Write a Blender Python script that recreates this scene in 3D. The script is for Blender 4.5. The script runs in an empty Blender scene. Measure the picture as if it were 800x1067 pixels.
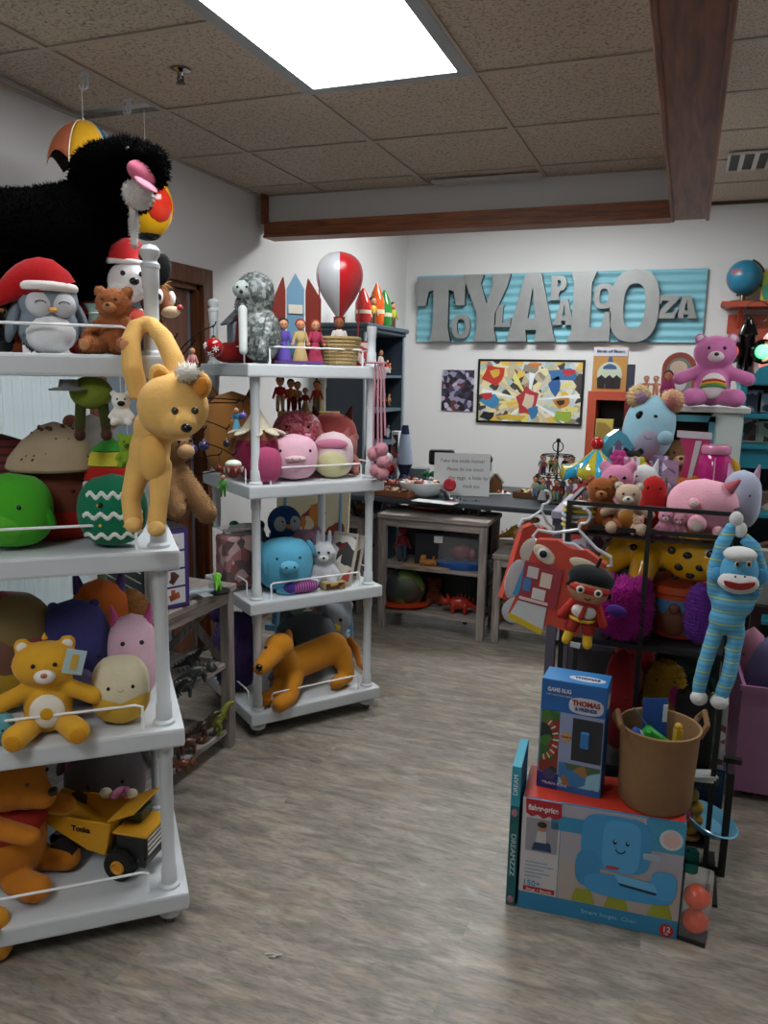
import bpy, bmesh, math, random
from mathutils import Vector, Matrix, Euler, noise
C = bpy.context.scene.collection
R = math.radians
PI = math.pi
rnd = random.Random(7)

# ---------------------------------------------------------------- camera maths (photo 800 x 1067)
CX, CY, FP = 400.0, 533.5, 818.35
r2 = Vector((0.93426649, 0.35608503, 0.01869687)); u2 = Vector((-0.07838333, 0.1539383, 0.98496652)); fw = Vector((-0.34785367, 0.92168674, -0.17173053))
O = Vector((0, 0, 1.5))
def ray(u, v): return fw + r2*((u-CX)/FP) - u2*((v-CY)/FP)
def at(u, v, X=None, Y=None, Z=None):
    d = ray(u, v)
    if X is not None: t = X/d.x
    elif Y is not None: t = Y/d.y
    else: t = (Z-1.5)/d.z
    return O + d*t
def proj(p):
    w = Vector(p)-O; k = w.dot(fw)
    return CX+FP*w.dot(r2)/k, CY-FP*w.dot(u2)/k, k
def mpp(p): return (Vector(p)-O).dot(fw)/FP          # metres per photo pixel at p
def on(u, Y, z):                                     # point at depth Y and height z in photo column u
    lo, hi = -6.0, 6.0
    for _ in range(50):
        m = (lo+hi)/2
        if proj((m, Y, z))[0] < u: lo = m
        else: hi = m
    return Vector(((lo+hi)/2, Y, z))
def face(p, off=0):                                  # z rotation that turns a thing's front (local -y) to the viewer side
    return math.atan2(-p[0], p[1]) + R(off)

# ---------------------------------------------------------------- materials
def lin(h):
    if not isinstance(h, str): return (*h[:3], 1)
    h = h.lstrip('#'); c = [int(h[i:i+2], 16)/255 for i in (0, 2, 4)]
    return (*[x/12.92 if x <= .04045 else ((x+.055)/1.055)**2.4 for x in c], 1)
MATS = {}
def newmat(key):
    m = bpy.data.materials.new(key); m.use_nodes = True
    nt = m.node_tree; return m, nt, nt.nodes['Principled BSDF'], nt.links
def nd(nt, t, **kw):
    n = nt.nodes.new(t)
    for k, v in kw.items(): setattr(n, k, v)
    return n
def mat(col, kind='plastic'):
    key = kind+'_'+str(col)
    if key in MATS: return MATS[key]
    m, nt, b, L = newmat(key); c = lin(col)
    b.inputs['Base Color'].default_value = c
    tc = nd(nt, 'ShaderNodeTexCoord')
    if kind in ('plush', 'cloth', 'card', 'metal', 'paint', 'felt'):
        sc, st, ro, amt = {'plush': (140, .35, .95, .16), 'felt': (260, .2, .9, .08), 'cloth': (300, .25, .85, .1), 'card': (60, .03, .55, .05), 'metal': (90, .08, .38, .2), 'paint': (35, .1, .5, .06)}[kind]
        n = nd(nt, 'ShaderNodeTexNoise'); n.inputs['Scale'].default_value = sc; n.inputs['Detail'].default_value = 3
        L.new(tc.outputs['Object'], n.inputs['Vector'])
        n2 = nd(nt, 'ShaderNodeTexNoise'); n2.inputs['Scale'].default_value = sc/8
        L.new(tc.outputs['Object'], n2.inputs['Vector'])
        mx = nd(nt, 'ShaderNodeMix', data_type='RGBA')
        mx.inputs['A'].default_value = (*[x*(1-amt) for x in c[:3]], 1)
        mx.inputs['B'].default_value = (*[min(1, x*(1+amt*.6)) for x in c[:3]], 1)
        L.new(n2.outputs['Fac'], mx.inputs['Factor']); L.new(mx.outputs['Result'], b.inputs['Base Color'])
        bp = nd(nt, 'ShaderNodeBump'); bp.inputs['Strength'].default_value = st; bp.inputs['Distance'].default_value = .004
        L.new(n.outputs['Fac'], bp.inputs['Height']); L.new(bp.outputs['Normal'], b.inputs['Normal'])
        b.inputs['Roughness'].default_value = ro
        if kind == 'plush': b.inputs['Sheen Weight'].default_value = .12; b.inputs['Specular IOR Level'].default_value = .2
        if kind == 'metal': b.inputs['Metallic'].default_value = .9
    elif kind == 'plastic': b.inputs['Roughness'].default_value = .35
    elif kind == 'gloss': b.inputs['Roughness'].default_value = .1
    elif kind == 'fur': b.inputs['Roughness'].default_value = 1; b.inputs['Specular IOR Level'].default_value = .05
    elif kind == 'satin': b.inputs['Roughness'].default_value = .25; b.inputs['Sheen Weight'].default_value = .3
    elif kind == 'chrome': b.inputs['Metallic'].default_value = 1; b.inputs['Roughness'].default_value = .12
    elif kind == 'clear':
        b.inputs['Transmission Weight'].default_value = .92; b.inputs['Roughness'].default_value = .08; b.inputs['IOR'].default_value = 1.08
    elif kind == 'glow':
        b.inputs['Emission Color'].default_value = c; b.inputs['Emission Strength'].default_value = 2.2
    m.diffuse_color = c
    MATS[key] = m; return m
def art(cols, scale=8, seed=0, kind='VORONOI'):
    key = 'art_%s_%s_%s' % ('_'.join(cols), scale, seed)
    if key in MATS: return MATS[key]
    m, nt, b, L = newmat(key[:60])
    tc = nd(nt, 'ShaderNodeTexCoord'); mp = nd(nt, 'ShaderNodeMapping'); mp.inputs['Location'].default_value = (seed*1.7, seed*3.1, seed*.9)
    mp.inputs['Scale'].default_value = (scale,)*3
    ns = nd(nt, 'ShaderNodeTexNoise'); ns.inputs['Scale'].default_value = 1.3
    ad = nd(nt, 'ShaderNodeMix', data_type='VECTOR'); ad.inputs['Factor'].default_value = .25
    v = nd(nt, 'ShaderNodeTexVoronoi'); rp = nd(nt, 'ShaderNodeValToRGB'); sp = nd(nt, 'ShaderNodeSeparateColor')
    L.new(tc.outputs['Object'], mp.inputs['Vector']); L.new(mp.outputs['Vector'], ns.inputs['Vector'])
    L.new(mp.outputs['Vector'], ad.inputs['A']); L.new(ns.outputs['Color'], ad.inputs['B']); L.new(ad.outputs['Result'], v.inputs['Vector'])
    v.inputs['Scale'].default_value = 1
    L.new(v.outputs['Color'], sp.inputs['Color']); L.new(sp.outputs['Red'], rp.inputs['Fac'])
    rp.color_ramp.interpolation = 'CONSTANT'
    el = rp.color_ramp.elements
    while len(el) < len(cols): el.new(.5)
    for i, c in enumerate(cols): el[i].position = i/len(cols); el[i].color = lin(c)
    L.new(rp.outputs['Color'], b.inputs['Base Color']); b.inputs['Roughness'].default_value = .5
    MATS[key] = m; return m
def stripes(cols, period, axis='Z', rough=.8, sharp=True):
    key = 'stripe_%s_%s_%s' % ('_'.join(cols), period, axis)
    if key in MATS: return MATS[key]
    m, nt, b, L = newmat(key[:60])
    tc = nd(nt, 'ShaderNodeTexCoord'); sx = nd(nt, 'ShaderNodeSeparateXYZ'); L.new(tc.outputs['Object'], sx.inputs[0])
    mm = nd(nt, 'ShaderNodeMath', operation='MULTIPLY'); mm.inputs[1].default_value = 1/period
    fr = nd(nt, 'ShaderNodeMath', operation='FRACT'); rp = nd(nt, 'ShaderNodeValToRGB'); rp.color_ramp.interpolation = 'CONSTANT'
    L.new(sx.outputs[axis], mm.inputs[0]); L.new(mm.outputs[0], fr.inputs[0]); L.new(fr.outputs[0], rp.inputs['Fac'])
    el = rp.color_ramp.elements
    while len(el) < len(cols): el.new(.5)
    for i, c in enumerate(cols): el[i].position = i/len(cols); el[i].color = lin(c)
    L.new(rp.outputs['Color'], b.inputs['Base Color']); b.inputs['Roughness'].default_value = rough
    MATS[key] = m; return m
def wood(c1, c2, axis='X', scale=6, rough=.55, key=None):
    key = key or 'wood_%s_%s_%s' % (c1, c2, axis)
    if key in MATS: return MATS[key]
    m, nt, b, L = newmat(key)
    tc = nd(nt, 'ShaderNodeTexCoord'); mp = nd(nt, 'ShaderNodeMapping')
    s = {'X': (1, 12, 12), 'Y': (12, 1, 12), 'Z': (12, 12, 1)}[axis]; mp.inputs['Scale'].default_value = s
    n = nd(nt, 'ShaderNodeTexNoise'); n.inputs['Scale'].default_value = scale; n.inputs['Detail'].default_value = 6; n.inputs['Distortion'].default_value = .6
    rp = nd(nt, 'ShaderNodeValToRGB'); rp.color_ramp.elements[0].position = .3; rp.color_ramp.elements[1].position = .7
    rp.color_ramp.elements[0].color = lin(c1); rp.color_ramp.elements[1].color = lin(c2)
    L.new(tc.outputs['Object'], mp.inputs['Vector']); L.new(mp.outputs['Vector'], n.inputs['Vector']); L.new(n.outputs['Fac'], rp.inputs['Fac'])
    L.new(rp.outputs['Color'], b.inputs['Base Color']); b.inputs['Roughness'].default_value = rough
    bp = nd(nt, 'ShaderNodeBump'); bp.inputs['Strength'].default_value = .15; L.new(n.outputs['Fac'], bp.inputs['Height']); L.new(bp.outputs['Normal'], b.inputs['Normal'])
    MATS[key] = m; return m

# ---------------------------------------------------------------- mesh building
def rotm(rot): return Euler(tuple(R(a) for a in rot)).to_matrix().to_4x4()
class MB:
    def __init__(s): s.bm = bmesh.new(); s.mi = 0
    def _mark(s, n0):
        if s.mi:
            s.bm.faces.ensure_lookup_table()
            for f in s.bm.faces[n0:]: f.material_index = s.mi
    def ell(s, c, r, rot=(0, 0, 0), seg=16, ring=None):
        n0 = len(s.bm.faces)
        r = (r, r, r) if not hasattr(r, '__len__') else r
        bmesh.ops.create_uvsphere(s.bm, u_segments=seg, v_segments=ring or max(6, seg*2//3), radius=1, matrix=Matrix.Translation(c) @ rotm(rot) @ Matrix.Diagonal((*r, 1)))
        s._mark(n0); return s
    def box(s, c, d, rot=(0, 0, 0), bev=0, seg=1):
        n0 = len(s.bm.faces)
        ret = bmesh.ops.create_cube(s.bm, size=1, matrix=Matrix.Translation(c) @ rotm(rot) @ Matrix.Diagonal((*d, 1)))
        if bev:
            es = list({e for v in ret['verts'] for e in v.link_edges})
            bmesh.ops.bevel(s.bm, geom=es, offset=min(bev, min(d)*.49), segments=seg, affect='EDGES', profile=.6)
        s._mark(n0); return s
    def cone(s, p, q, r0, r1=None, seg=14):
        n0 = len(s.bm.faces)
        p, q = Vector(p), Vector(q); d = q-p; r1 = r0 if r1 is None else r1
        if d.length < 1e-6: return s
        M = Matrix.Translation((p+q)/2) @ d.to_track_quat('Z', 'Y').to_matrix().to_4x4()
        bmesh.ops.create_cone(s.bm, cap_ends=True, segments=seg, radius1=max(r0, 1e-5), radius2=max(r1, 1e-5), depth=d.length, matrix=M)
        s._mark(n0); return s
    def cap(s, p, q, r0, r1=None, seg=14):
        r1 = r0 if r1 is None else r1
        s.cone(p, q, r0, r1, seg); s.ell(p, r0, seg=seg); s.ell(q, r1, seg=seg); return s
    def tube(s, pts, r, seg=8, closed=False):
        n0 = len(s.bm.faces)
        pts = [Vector(p) for p in pts]; n = len(pts); rr = r if hasattr(r, '__len__') else [r]*n
        rings = []; up = Vector((0.13, .21, .97)).normalized()
        for i, p in enumerate(pts):
            if closed: t = pts[(i+1) % n]-pts[i-1]
            else: t = pts[min(i+1, n-1)]-pts[max(i-1, 0)]
            t.normalize(); a = t.cross(up)
            if a.length < .05: a = t.cross(Vector((1, 0, 0)))
            a.normalize(); b = t.cross(a).normalized()
            if rings:                                  # keep frames aligned
                pa = rings[-1][1]; a = (pa - t*pa.dot(t)).normalized(); b = t.cross(a)
            rings.append(([s.bm.verts.new(p+(a*math.cos(2*PI*k/seg)+b*math.sin(2*PI*k/seg))*rr[i]) for k in range(seg)], a))
        m = n if closed else n-1
        for i in range(m):
            A, B = rings[i][0], rings[(i+1) % n][0]
            for k in range(seg): s.bm.faces.new((A[k], A[(k+1) % seg], B[(k+1) % seg], B[k]))
        if not closed: s.bm.faces.new(rings[0][0][::-1]); s.bm.faces.new(rings[-1][0])
        s._mark(n0); return s
    def lathe(s, prof, c=(0, 0, 0), rot=(0, 0, 0), seg=24, sx=1, sy=1):
        n0 = len(s.bm.faces); M = Matrix.Translation(c) @ rotm(rot); rings = []
        for r, z in prof:
            rings.append([s.bm.verts.new(M @ Vector((max(r, 1e-4)*sx*math.cos(2*PI*k/seg), max(r, 1e-4)*sy*math.sin(2*PI*k/seg), z))) for k in range(seg)])
        for A, B in zip(rings, rings[1:]):
            for k in range(seg): s.bm.faces.new((A[k], A[(k+1) % seg], B[(k+1) % seg], B[k]))
        s.bm.faces.new(rings[0][::-1]); s.bm.faces.new(rings[-1])
        s._mark(n0); return s
    def prism(s, poly, t, M=None, hole=None, side=0):           # polygon in local xz plane, thickness t along y (front at -t/2)
        n0 = len(s.bm.faces); M = M or Matrix()
        def ring(pl, y): return [s.bm.verts.new(M @ Vector((x, y, z))) for x, z in pl]
        if hole:
            # outer and hole polygons must have the same number of points
            A, B, a, b = ring(poly, -t/2), ring(poly, t/2), ring(hole, -t/2), ring(hole, t/2); n = len(A)
            for k in range(n):
                j = (k+1) % n
                s.bm.faces.new((A[k], A[j], a[j], a[k])); s.bm.faces.new((B[j], B[k], b[k], b[j]))
                for q in (s.bm.faces.new((A[j], A[k], B[k], B[j])), s.bm.faces.new((a[k], a[j], b[j], b[k]))): q.material_index = side
        else:
            A, B = ring(poly, -t/2), ring(poly, t/2); n = len(A)
            f1 = s.bm.faces.new(A); f2 = s.bm.faces.new(B[::-1])
            for k in range(n):
                j = (k+1) % n; s.bm.faces.new((A[j], A[k], B[k], B[j])).material_index = side
            f1.normal_update(); f2.normal_update()
            if n > 4: bmesh.ops.triangulate(s.bm, faces=[f1, f2])
        s._mark(n0); return s
    def torus(s, c, R0, r, rot=(0, 0, 0), seg=24, a0=0, a1=360, rs=8):
        M = Matrix.Translation(c) @ rotm(rot); full = (a1-a0) >= 360
        n = seg if full else seg+1
        return s.tube([M @ Vector((R0*math.cos(R(a0+(a1-a0)*i/seg)), R0*math.sin(R(a0+(a1-a0)*i/seg)), 0)) for i in range(n)], r, rs, closed=full)
    def flat(s, z=0):
        for v in s.bm.verts:
            if v.co.z < z: v.co.z = z
        return s
    def bend(s, fn):
        for v in s.bm.verts: v.co = fn(v.co)
        return s
    def build(s, name, m, parent=None, smooth=True, fuse=0, fur=None, mats=None, sub=0, sm=2, loc=None, rot=None):
        bmesh.ops.recalc_face_normals(s.bm, faces=s.bm.faces)
        me = bpy.data.meshes.new(name); s.bm.to_mesh(me); s.bm.free()
        for x in ([m] + (mats or [])): me.materials.append(x)
        if smooth: me.shade_smooth()
        o = bpy.data.objects.new(name, me); C.objects.link(o)
        if parent: o.parent = parent
        if loc: o.location = loc
        if rot: o.rotation_euler = tuple(R(a) for a in rot)
        if fuse:
            md = o.modifiers.new('r', 'REMESH'); md.mode = 'VOXEL'; md.voxel_size = fuse; md.use_smooth_shade = True
            ms = o.modifiers.new('s', 'SMOOTH'); ms.factor = .5; ms.iterations = sm*2
        elif smooth and not fuse:
            ANG.append(o)
        if sub:
            md = o.modifiers.new('sb', 'SUBSURF'); md.levels = md.render_levels = sub
        if fuse or sub: BAKE.append(o)
        if fur: FUR.append((o, fur)); 
        return o
BAKE, FUR, ANG = [], [], []
def finish():
    dg = bpy.context.evaluated_depsgraph_get(); dg.update()
    res = []
    for o in BAKE:
        me = bpy.data.meshes.new_from_object(o.evaluated_get(dg), depsgraph=dg); res.append((o, me))
    for o, me in res:
        o.modifiers.clear(); old = o.data; o.data = me
        for c in INST.get(old.name, []): c.modifiers.clear(); c.data = me
    for o in ANG:
        if o.data.users: o.data.set_sharp_from_angle(angle=R(38))
    for o, (n, ln, w) in FUR: add_fur(o, n, ln, w)
INST = {}
def add_fur(o, n, ln, w):                               # tufts of pile as real little spikes in the same mesh
    me = o.data; bm = bmesh.new(); bm.from_mesh(me); bm.faces.ensure_lookup_table()
    fs = list(bm.faces); tot = sum(f.calc_area() for f in fs); rr = random.Random(len(fs)); r3 = random.Random(5)
    for f in fs:
        k = n*f.calc_area()/tot; k = int(k)+(rr.random() < k-int(k))
        for _ in range(k):
            vs = [v.co for v in f.verts]; ws = [rr.random()+.05 for _ in vs]; t = sum(ws)
            p = sum((v*(a/t) for v, a in zip(vs, ws)), Vector())
            d = (f.normal + Vector((rr.uniform(-.7, .7), rr.uniform(-.7, .7), rr.uniform(-.9, .3)))).normalized()
            a = d.orthogonal().normalized()*w*rr.uniform(.6, 1.3); b = d.cross(a); L_ = ln*rr.uniform(.5, 1.2)
            base = p - f.normal*w*.5
            v = [bm.verts.new(base+a), bm.verts.new(base-a*.5+b*.87), bm.verts.new(base-a*.5-b*.87), bm.verts.new(base+d*L_)]
            mi = f.material_index
            for tri in ((0, 1, 3), (1, 2, 3), (2, 0, 3)):
                g = bm.faces.new([v[q] for q in tri]); g.smooth = True; g.material_index = mi
    bm.to_mesh(me); bm.free()

# ---------------------------------------------------------------- things
def tag(o, label=None, cat=None, group=None, kind=None):
    if label: o['label'] = label
    if cat: o['category'] = cat
    if group: o['group'] = group
    if kind: o['kind'] = kind
    return o
def thing(name, label, cat, loc, rz=0, group=None):
    o = bpy.data.objects.new(name, None); C.objects.link(o); o.location = loc; o.rotation_euler = (0, 0, rz)
    o.empty_display_size = .05
    return tag(o, label, cat, group)
def struct(name, mb, m, **kw):
    o = mb.build(name, m, **kw); o['kind'] = 'structure'; return o
def text(s, size, m, parent, loc, rot=(90, 0, 0), ext=.0008, name='lettering', ax='CENTER', width=None, bold=0):
    cu = bpy.data.curves.new(name, 'FONT'); cu.body = s; cu.size = size; cu.extrude = ext; cu.align_x = ax; cu.align_y = 'CENTER'; cu.offset = bold
    t = bpy.data.objects.new('tmp', cu); C.objects.link(t)
    dg = bpy.context.evaluated_depsgraph_get(); dg.update()
    me = bpy.data.meshes.new_from_object(t.evaluated_get(dg)); bpy.data.objects.remove(t); bpy.data.curves.remove(cu)
    if width:
        xs = [v.co.x for v in me.vertices]; w = max(xs)-min(xs)
        for v in me.vertices: v.co.x *= width/w
    me.materials.clear(); me.materials.append(m)
    o = bpy.data.objects.new(name, me); C.objects.link(o); o.parent = parent; o.location = loc; o.rotation_euler = tuple(R(a) for a in rot)
    return o
def dup(root, loc, rz=None, label=None, s=1):
    r = root.copy(); C.objects.link(r); r.location = loc
    if rz is not None: r.rotation_euler = (0, 0, rz)
    if label: r['label'] = label
    if s != 1: r.scale = (s, s, s)
    for ch in KIDS(root):
        c = ch.copy(); C.objects.link(c); c.parent = r; INST.setdefault(ch.data.name, []).append(c)
        for g in KIDS(ch):
            d = g.copy(); C.objects.link(d); d.parent = c; INST.setdefault(g.data.name, []).append(d)
    return r
def KIDS(o): return [x for x in bpy.data.objects if x.parent is o]
BLK = '#141414'; WHT = '#e8e6e2'
# ================================================================ THE SETTING
def floor_mat():
    m, nt, b, L = newmat('plank_floor')
    tc = nd(nt, 'ShaderNodeTexCoord')
    br = nd(nt, 'ShaderNodeTexBrick'); br.offset = .37; br.inputs['Scale'].default_value = 1
    br.inputs['Brick Width'].default_value = 1.22; br.inputs['Row Height'].default_value = .152; br.inputs['Mortar Size'].default_value = .0007
    br.inputs['Color1'].default_value = (.0, .0, .0, 1); br.inputs['Color2'].default_value = (1, 1, 1, 1); br.inputs['Mortar'].default_value = (.3, .3, .3, 1)
    L.new(tc.outputs['Object'], br.inputs['Vector'])
    sh = nd(nt, 'ShaderNodeMix', data_type='VECTOR'); sh.inputs['Factor'].default_value = .5
    L.new(tc.outputs['Object'], sh.inputs['A']); L.new(br.outputs['Color'], sh.inputs['B'])
    def streak(sc, det, scale, dist=.3):
        mp = nd(nt, 'ShaderNodeMapping'); mp.inputs['Scale'].default_value = sc
        L.new(sh.outputs['Result'], mp.inputs['Vector'])
        n = nd(nt, 'ShaderNodeTexNoise'); n.inputs['Scale'].default_value = scale; n.inputs['Detail'].default_value = det; n.inputs['Distortion'].default_value = dist
        L.new(mp.outputs['Vector'], n.inputs['Vector']); return n
    a = streak((2.8, 10, 1), 10, 3.6, 1.1); c = streak((7, 30, 1), 10, 7, .8); d = streak((2.2, 8, 1), 5, 3.4, .8)
    r1 = nd(nt, 'ShaderNodeValToRGB'); e = r1.color_ramp.elements
    e[0].position = .28; e[0].color = lin('#6c665e'); e[1].position = .72; e[1].color = lin('#a69d8f')
    k = e.new(.5); k.color = lin('#878075')
    L.new(a.outputs['Fac'], r1.inputs['Fac'])
    r2_ = nd(nt, 'ShaderNodeValToRGB'); e = r2_.color_ramp.elements; e[0].position = .33; e[0].color = (.58, .58, .58, 1); e[1].position = .56; e[1].color = (1.0, 1.0, 1.0, 1)
    L.new(c.outputs['Fac'], r2_.inputs['Fac'])
    m1 = nd(nt, 'ShaderNodeMix', data_type='RGBA', blend_type='MULTIPLY'); m1.inputs['Factor'].default_value = .8
    L.new(r1.outputs['Color'], m1.inputs['A']); L.new(r2_.outputs['Color'], m1.inputs['B'])
    r3 = nd(nt, 'ShaderNodeValToRGB'); e = r3.color_ramp.elements; e[0].position = .52; e[0].color = (0, 0, 0, 1); e[1].position = .72; e[1].color = (.3, .3, .3, 1)
    L.new(d.outputs['Fac'], r3.inputs['Fac'])
    m2 = nd(nt, 'ShaderNodeMix', data_type='RGBA'); L.new(r3.outputs['Color'], m2.inputs['Factor']); L.new(m1.outputs['Result'], m2.inputs['A']); m2.inputs['B'].default_value = lin('#a98a6c')
    # knots
    vo = nd(nt, 'ShaderNodeTexVoronoi'); vo.inputs['Scale'].default_value = 2.2; mpv = nd(nt, 'ShaderNodeMapping'); mpv.inputs['Scale'].default_value = (1, 1.7, 1)
    L.new(sh.outputs['Result'], mpv.inputs['Vector']); L.new(mpv.outputs['Vector'], vo.inputs['Vector'])
    r4 = nd(nt, 'ShaderNodeValToRGB'); e = r4.color_ramp.elements; e[0].position = .03; e[0].color = (.75, .75, .75, 1); e[1].position = .075; e[1].color = (0, 0, 0, 1)
    L.new(vo.outputs['Distance'], r4.inputs['Fac'])
    m3 = nd(nt, 'ShaderNodeMix', data_type='RGBA'); L.new(r4.outputs['Color'], m3.inputs['Factor']); L.new(m2.outputs['Result'], m3.inputs['A']); m3.inputs['B'].default_value = lin('#6a5c4c')
    # seams between planks
    m4 = nd(nt, 'ShaderNodeMix', data_type='RGBA'); L.new(br.outputs['Fac'], m4.inputs['Factor']); L.new(m3.outputs['Result'], m4.inputs['A']); m4.inputs['B'].default_value = lin('#857c6f')
    L.new(m4.outputs['Result'], b.inputs['Base Color']); b.inputs['Roughness'].default_value = .42
    bp = nd(nt, 'ShaderNodeBump'); bp.inputs['Strength'].default_value = .08; bp.inputs['Distance'].default_value = .003
    L.new(c.outputs['Fac'], bp.inputs['Height']); L.new(bp.outputs['Normal'], b.inputs['Normal'])
    return m
def wall_mat(c='#d4d4d3'):
    m, nt, b, L = newmat('wall_paint_'+c)
    tc = nd(nt, 'ShaderNodeTexCoord'); n = nd(nt, 'ShaderNodeTexNoise'); n.inputs['Scale'].default_value = 60; n.inputs['Detail'].default_value = 4
    L.new(tc.outputs['Object'], n.inputs['Vector']); bp = nd(nt, 'ShaderNodeBump'); bp.inputs['Strength'].default_value = .06; bp.inputs['Distance'].default_value = .003
    L.new(n.outputs['Fac'], bp.inputs['Height']); L.new(bp.outputs['Normal'], b.inputs['Normal'])
    b.inputs['Base Color'].default_value = lin(c); b.inputs['Roughness'].default_value = .7; return m
def tile_mat():
    m, nt, b, L = newmat('ceiling_tile')
    tc = nd(nt, 'ShaderNodeTexCoord'); n = nd(nt, 'ShaderNodeTexNoise'); n.inputs['Scale'].default_value = 90; n.inputs['Detail'].default_value = 3; n.inputs['Roughness'].default_value = .7
    L.new(tc.outputs['Object'], n.inputs['Vector'])
    rp = nd(nt, 'ShaderNodeValToRGB'); e = rp.color_ramp.elements; e[0].position = .33; e[0].color = lin('#857a6d'); e[1].position = .5; e[1].color = lin('#c9bba8')
    L.new(n.outputs['Fac'], rp.inputs['Fac']); L.new(rp.outputs['Color'], b.inputs['Base Color']); b.inputs['Roughness'].default_value = .95
    bp = nd(nt, 'ShaderNodeBump'); bp.inputs['Strength'].default_value = .8; bp.inputs['Distance'].default_value = .006
    L.new(n.outputs['Fac'], bp.inputs['Height']); L.new(bp.outputs['Normal'], b.inputs['Normal']); return m
WALL = wall_mat(); TILE = tile_mat()
XL, XR, YB, YF = -2.36, 2.4, 6.7, -2.6
ZC, ZH, YS = 2.49, 2.83, 4.15
struct('floor', MB().box(((XL+XR)/2, (YB+YF)/2, -.05), (XR-XL+.4, YB-YF+.4, .1)), floor_mat(), smooth=False)
dy0, dy1, dz1 = 2.78, 3.53, 1.93                 # door opening in the left wall
w = MB()
w.box((XL-.1, (YF+dy0)/2, 1.5), (.2, dy0-YF, 3.0)); w.box((XL-.1, (dy1+YB+.2)/2, 1.5), (.2, YB+.2-dy1, 3.0)); w.box((XL-.1, (dy0+dy1)/2, (dz1+3)/2), (.2, dy1-dy0, 3-dz1))
struct('wall_left', w, WALL, smooth=False)
struct('wall_back', MB().box(((XL+XR)/2, YB+.1, 1.5), (XR-XL, .2, 3.0)), WALL, smooth=False)
struct('wall_right', MB().box((XR+.1, (YB+YF)/2, 1.5), (.2, YB-YF+.4, 3.0)), WALL, smooth=False)
struct('wall_front', MB().box(((XL+XR)/2, YF-.1, 1.5), (XR-XL, .2, 3.0)), WALL, smooth=False)
# low ceiling of tiles over the front of the shop, one tile left ajar; the light fixture replaces two tiles
BX0, BX1 = -.135, .037
gx = [-1.9615 + .61*i for i in range(-1, 4)]; gy = [1.5073 + .61*j for j in range(-7, 6)]
xs = [XL] + [x for x in gx if XL+.05 < x < BX0-.02] + [BX0+.01]; ys = [YF] + [y for y in gy if YF+.05 < y < YS-.03] + [YS]
lights_at = [(i, j) for i in range(len(xs)-1) for j in range(len(ys)-1) if abs(xs[i]-(-1.3515)) < .02 and (2.1 < (ys[j]+ys[j+1])/2 < 2.7 or 1.5 < (ys[j]+ys[j+1])/2 < 2.1 or -.95 < (ys[j]+ys[j+1])/2 < .2)]
t = MB()
for i in range(len(xs)-1):
    for j in range(len(ys)-1):
        if (i, j) in lights_at: continue
        x0, x1, y0, y1 = xs[i], xs[i+1], ys[j], ys[j+1]
        cx, cy = (x0+x1)/2, (y0+y1)/2
        ajar = i == 0 and abs((y0+y1)/2-2.422) < .05
        if ajar: t.box((cx-.0, cy-.05, ZC+.035), (x1-x0-.02, y1-y0-.02, .016), rot=(-3.2, 0, 0))
        else: t.box((cx, cy, ZC+.01), (x1-x0-.004, y1-y0-.004, .016))
struct('ceiling', t, TILE, smooth=False)
g = MB()
for x in xs[:-1]: g.box((x+(.012 if x == XL else 0), (YF+YS)/2, ZC-.002), (.024, YS-YF, .006))
for y in ys:
    if abs(y-2.1173) < .02: g.box(((XL-1.3515)/2, y, ZC-.002), (-1.3515-XL, .022, .005)); g.box(((BX0-.7415)/2, y, ZC-.002), (BX0+.7415, .022, .005)); continue
    g.box(((XL+BX0)/2, y, ZC-.002), (BX0-XL, .022 if y < 3.8 else .016, .005))
struct('ceiling_trim', g, mat('#b5aa9b', 'paint'), smooth=False).name = 'trim_1'
struct('ceiling', MB().box(((XL+BX0)/2, (YF+YS)/2, ZC+.32), (BX0-XL, YS-YF, .02)), mat('#39342e', 'paint'), smooth=False)   # slab above the tiles
# higher ceiling to the right of the beam and over the back
t = MB(); hx = [BX1-.02, .5, 1.11, 1.72, 2.33, XR]
hy = [YF]+[6.7-.61*k for k in range(15, 0, -1)]+[YB]
for i in range(len(hx)-1):
    for j in range(len(hy)-1): t.box(((hx[i]+hx[i+1])/2, (hy[j]+hy[j+1])/2, ZH+.01), (hx[i+1]-hx[i]-.004, hy[j+1]-hy[j]-.004, .016))
hx2 = [XL, -1.9615, -1.3515, -.7415, -.1315, BX1-.02]; hy2 = [y for y in hy if y > YS]
hy2 = [YS]+hy2
for i in range(len(hx2)-1):
    for j in range(len(hy2)-1): t.box(((hx2[i]+hx2[i+1])/2, (hy2[j]+hy2[j+1])/2, ZH+.01), (hx2[i+1]-hx2[i]-.004, hy2[j+1]-hy2[j]-.004, .016))
struct('ceiling', t, TILE, smooth=False)
g = MB()
for y in hy: g.box(((BX1+XR)/2, y, ZH-.002), (XR-BX1, .022, .005))
for x in hx[1:-1]: g.box((x, (YF+YB)/2, ZH-.002), (.022, YB-YF, .005))
struct('trim_2', g, mat('#a79d8f', 'paint'), smooth=False)
struct('wall_bulkhead', MB().box(((XL+BX0)/2, YS+.06, (2.33+ZH)/2), (BX0-XL, .11, ZH-2.33)), WALL, smooth=False)
struct('wall_bulkhead_side', MB().box(((BX0+BX1)/2, (YF+YS)/2, (2.36+ZH)/2), (BX1-BX0-.03, YS-YF, ZH-2.36)), WALL, smooth=False)
BEAM = wood('#5c2e16', '#95572e', 'X', 5, .5, 'beam_x'); BEAMY = wood('#4f2a18', '#8a5332', 'Y', 3, .5, 'beam_y')
b = MB(); b.box(((XL+.06+BX0)/2, YS-.0, 2.2925), (BX0-XL-.06, .12, .085)); b.box((XL+.03+.02, YS-.03, 2.41), (.022, .05, .16)); b.box(((XL+.06+BX0)/2, YS-.066, 2.257), (BX0-XL-.06, .012, .014))
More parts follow.
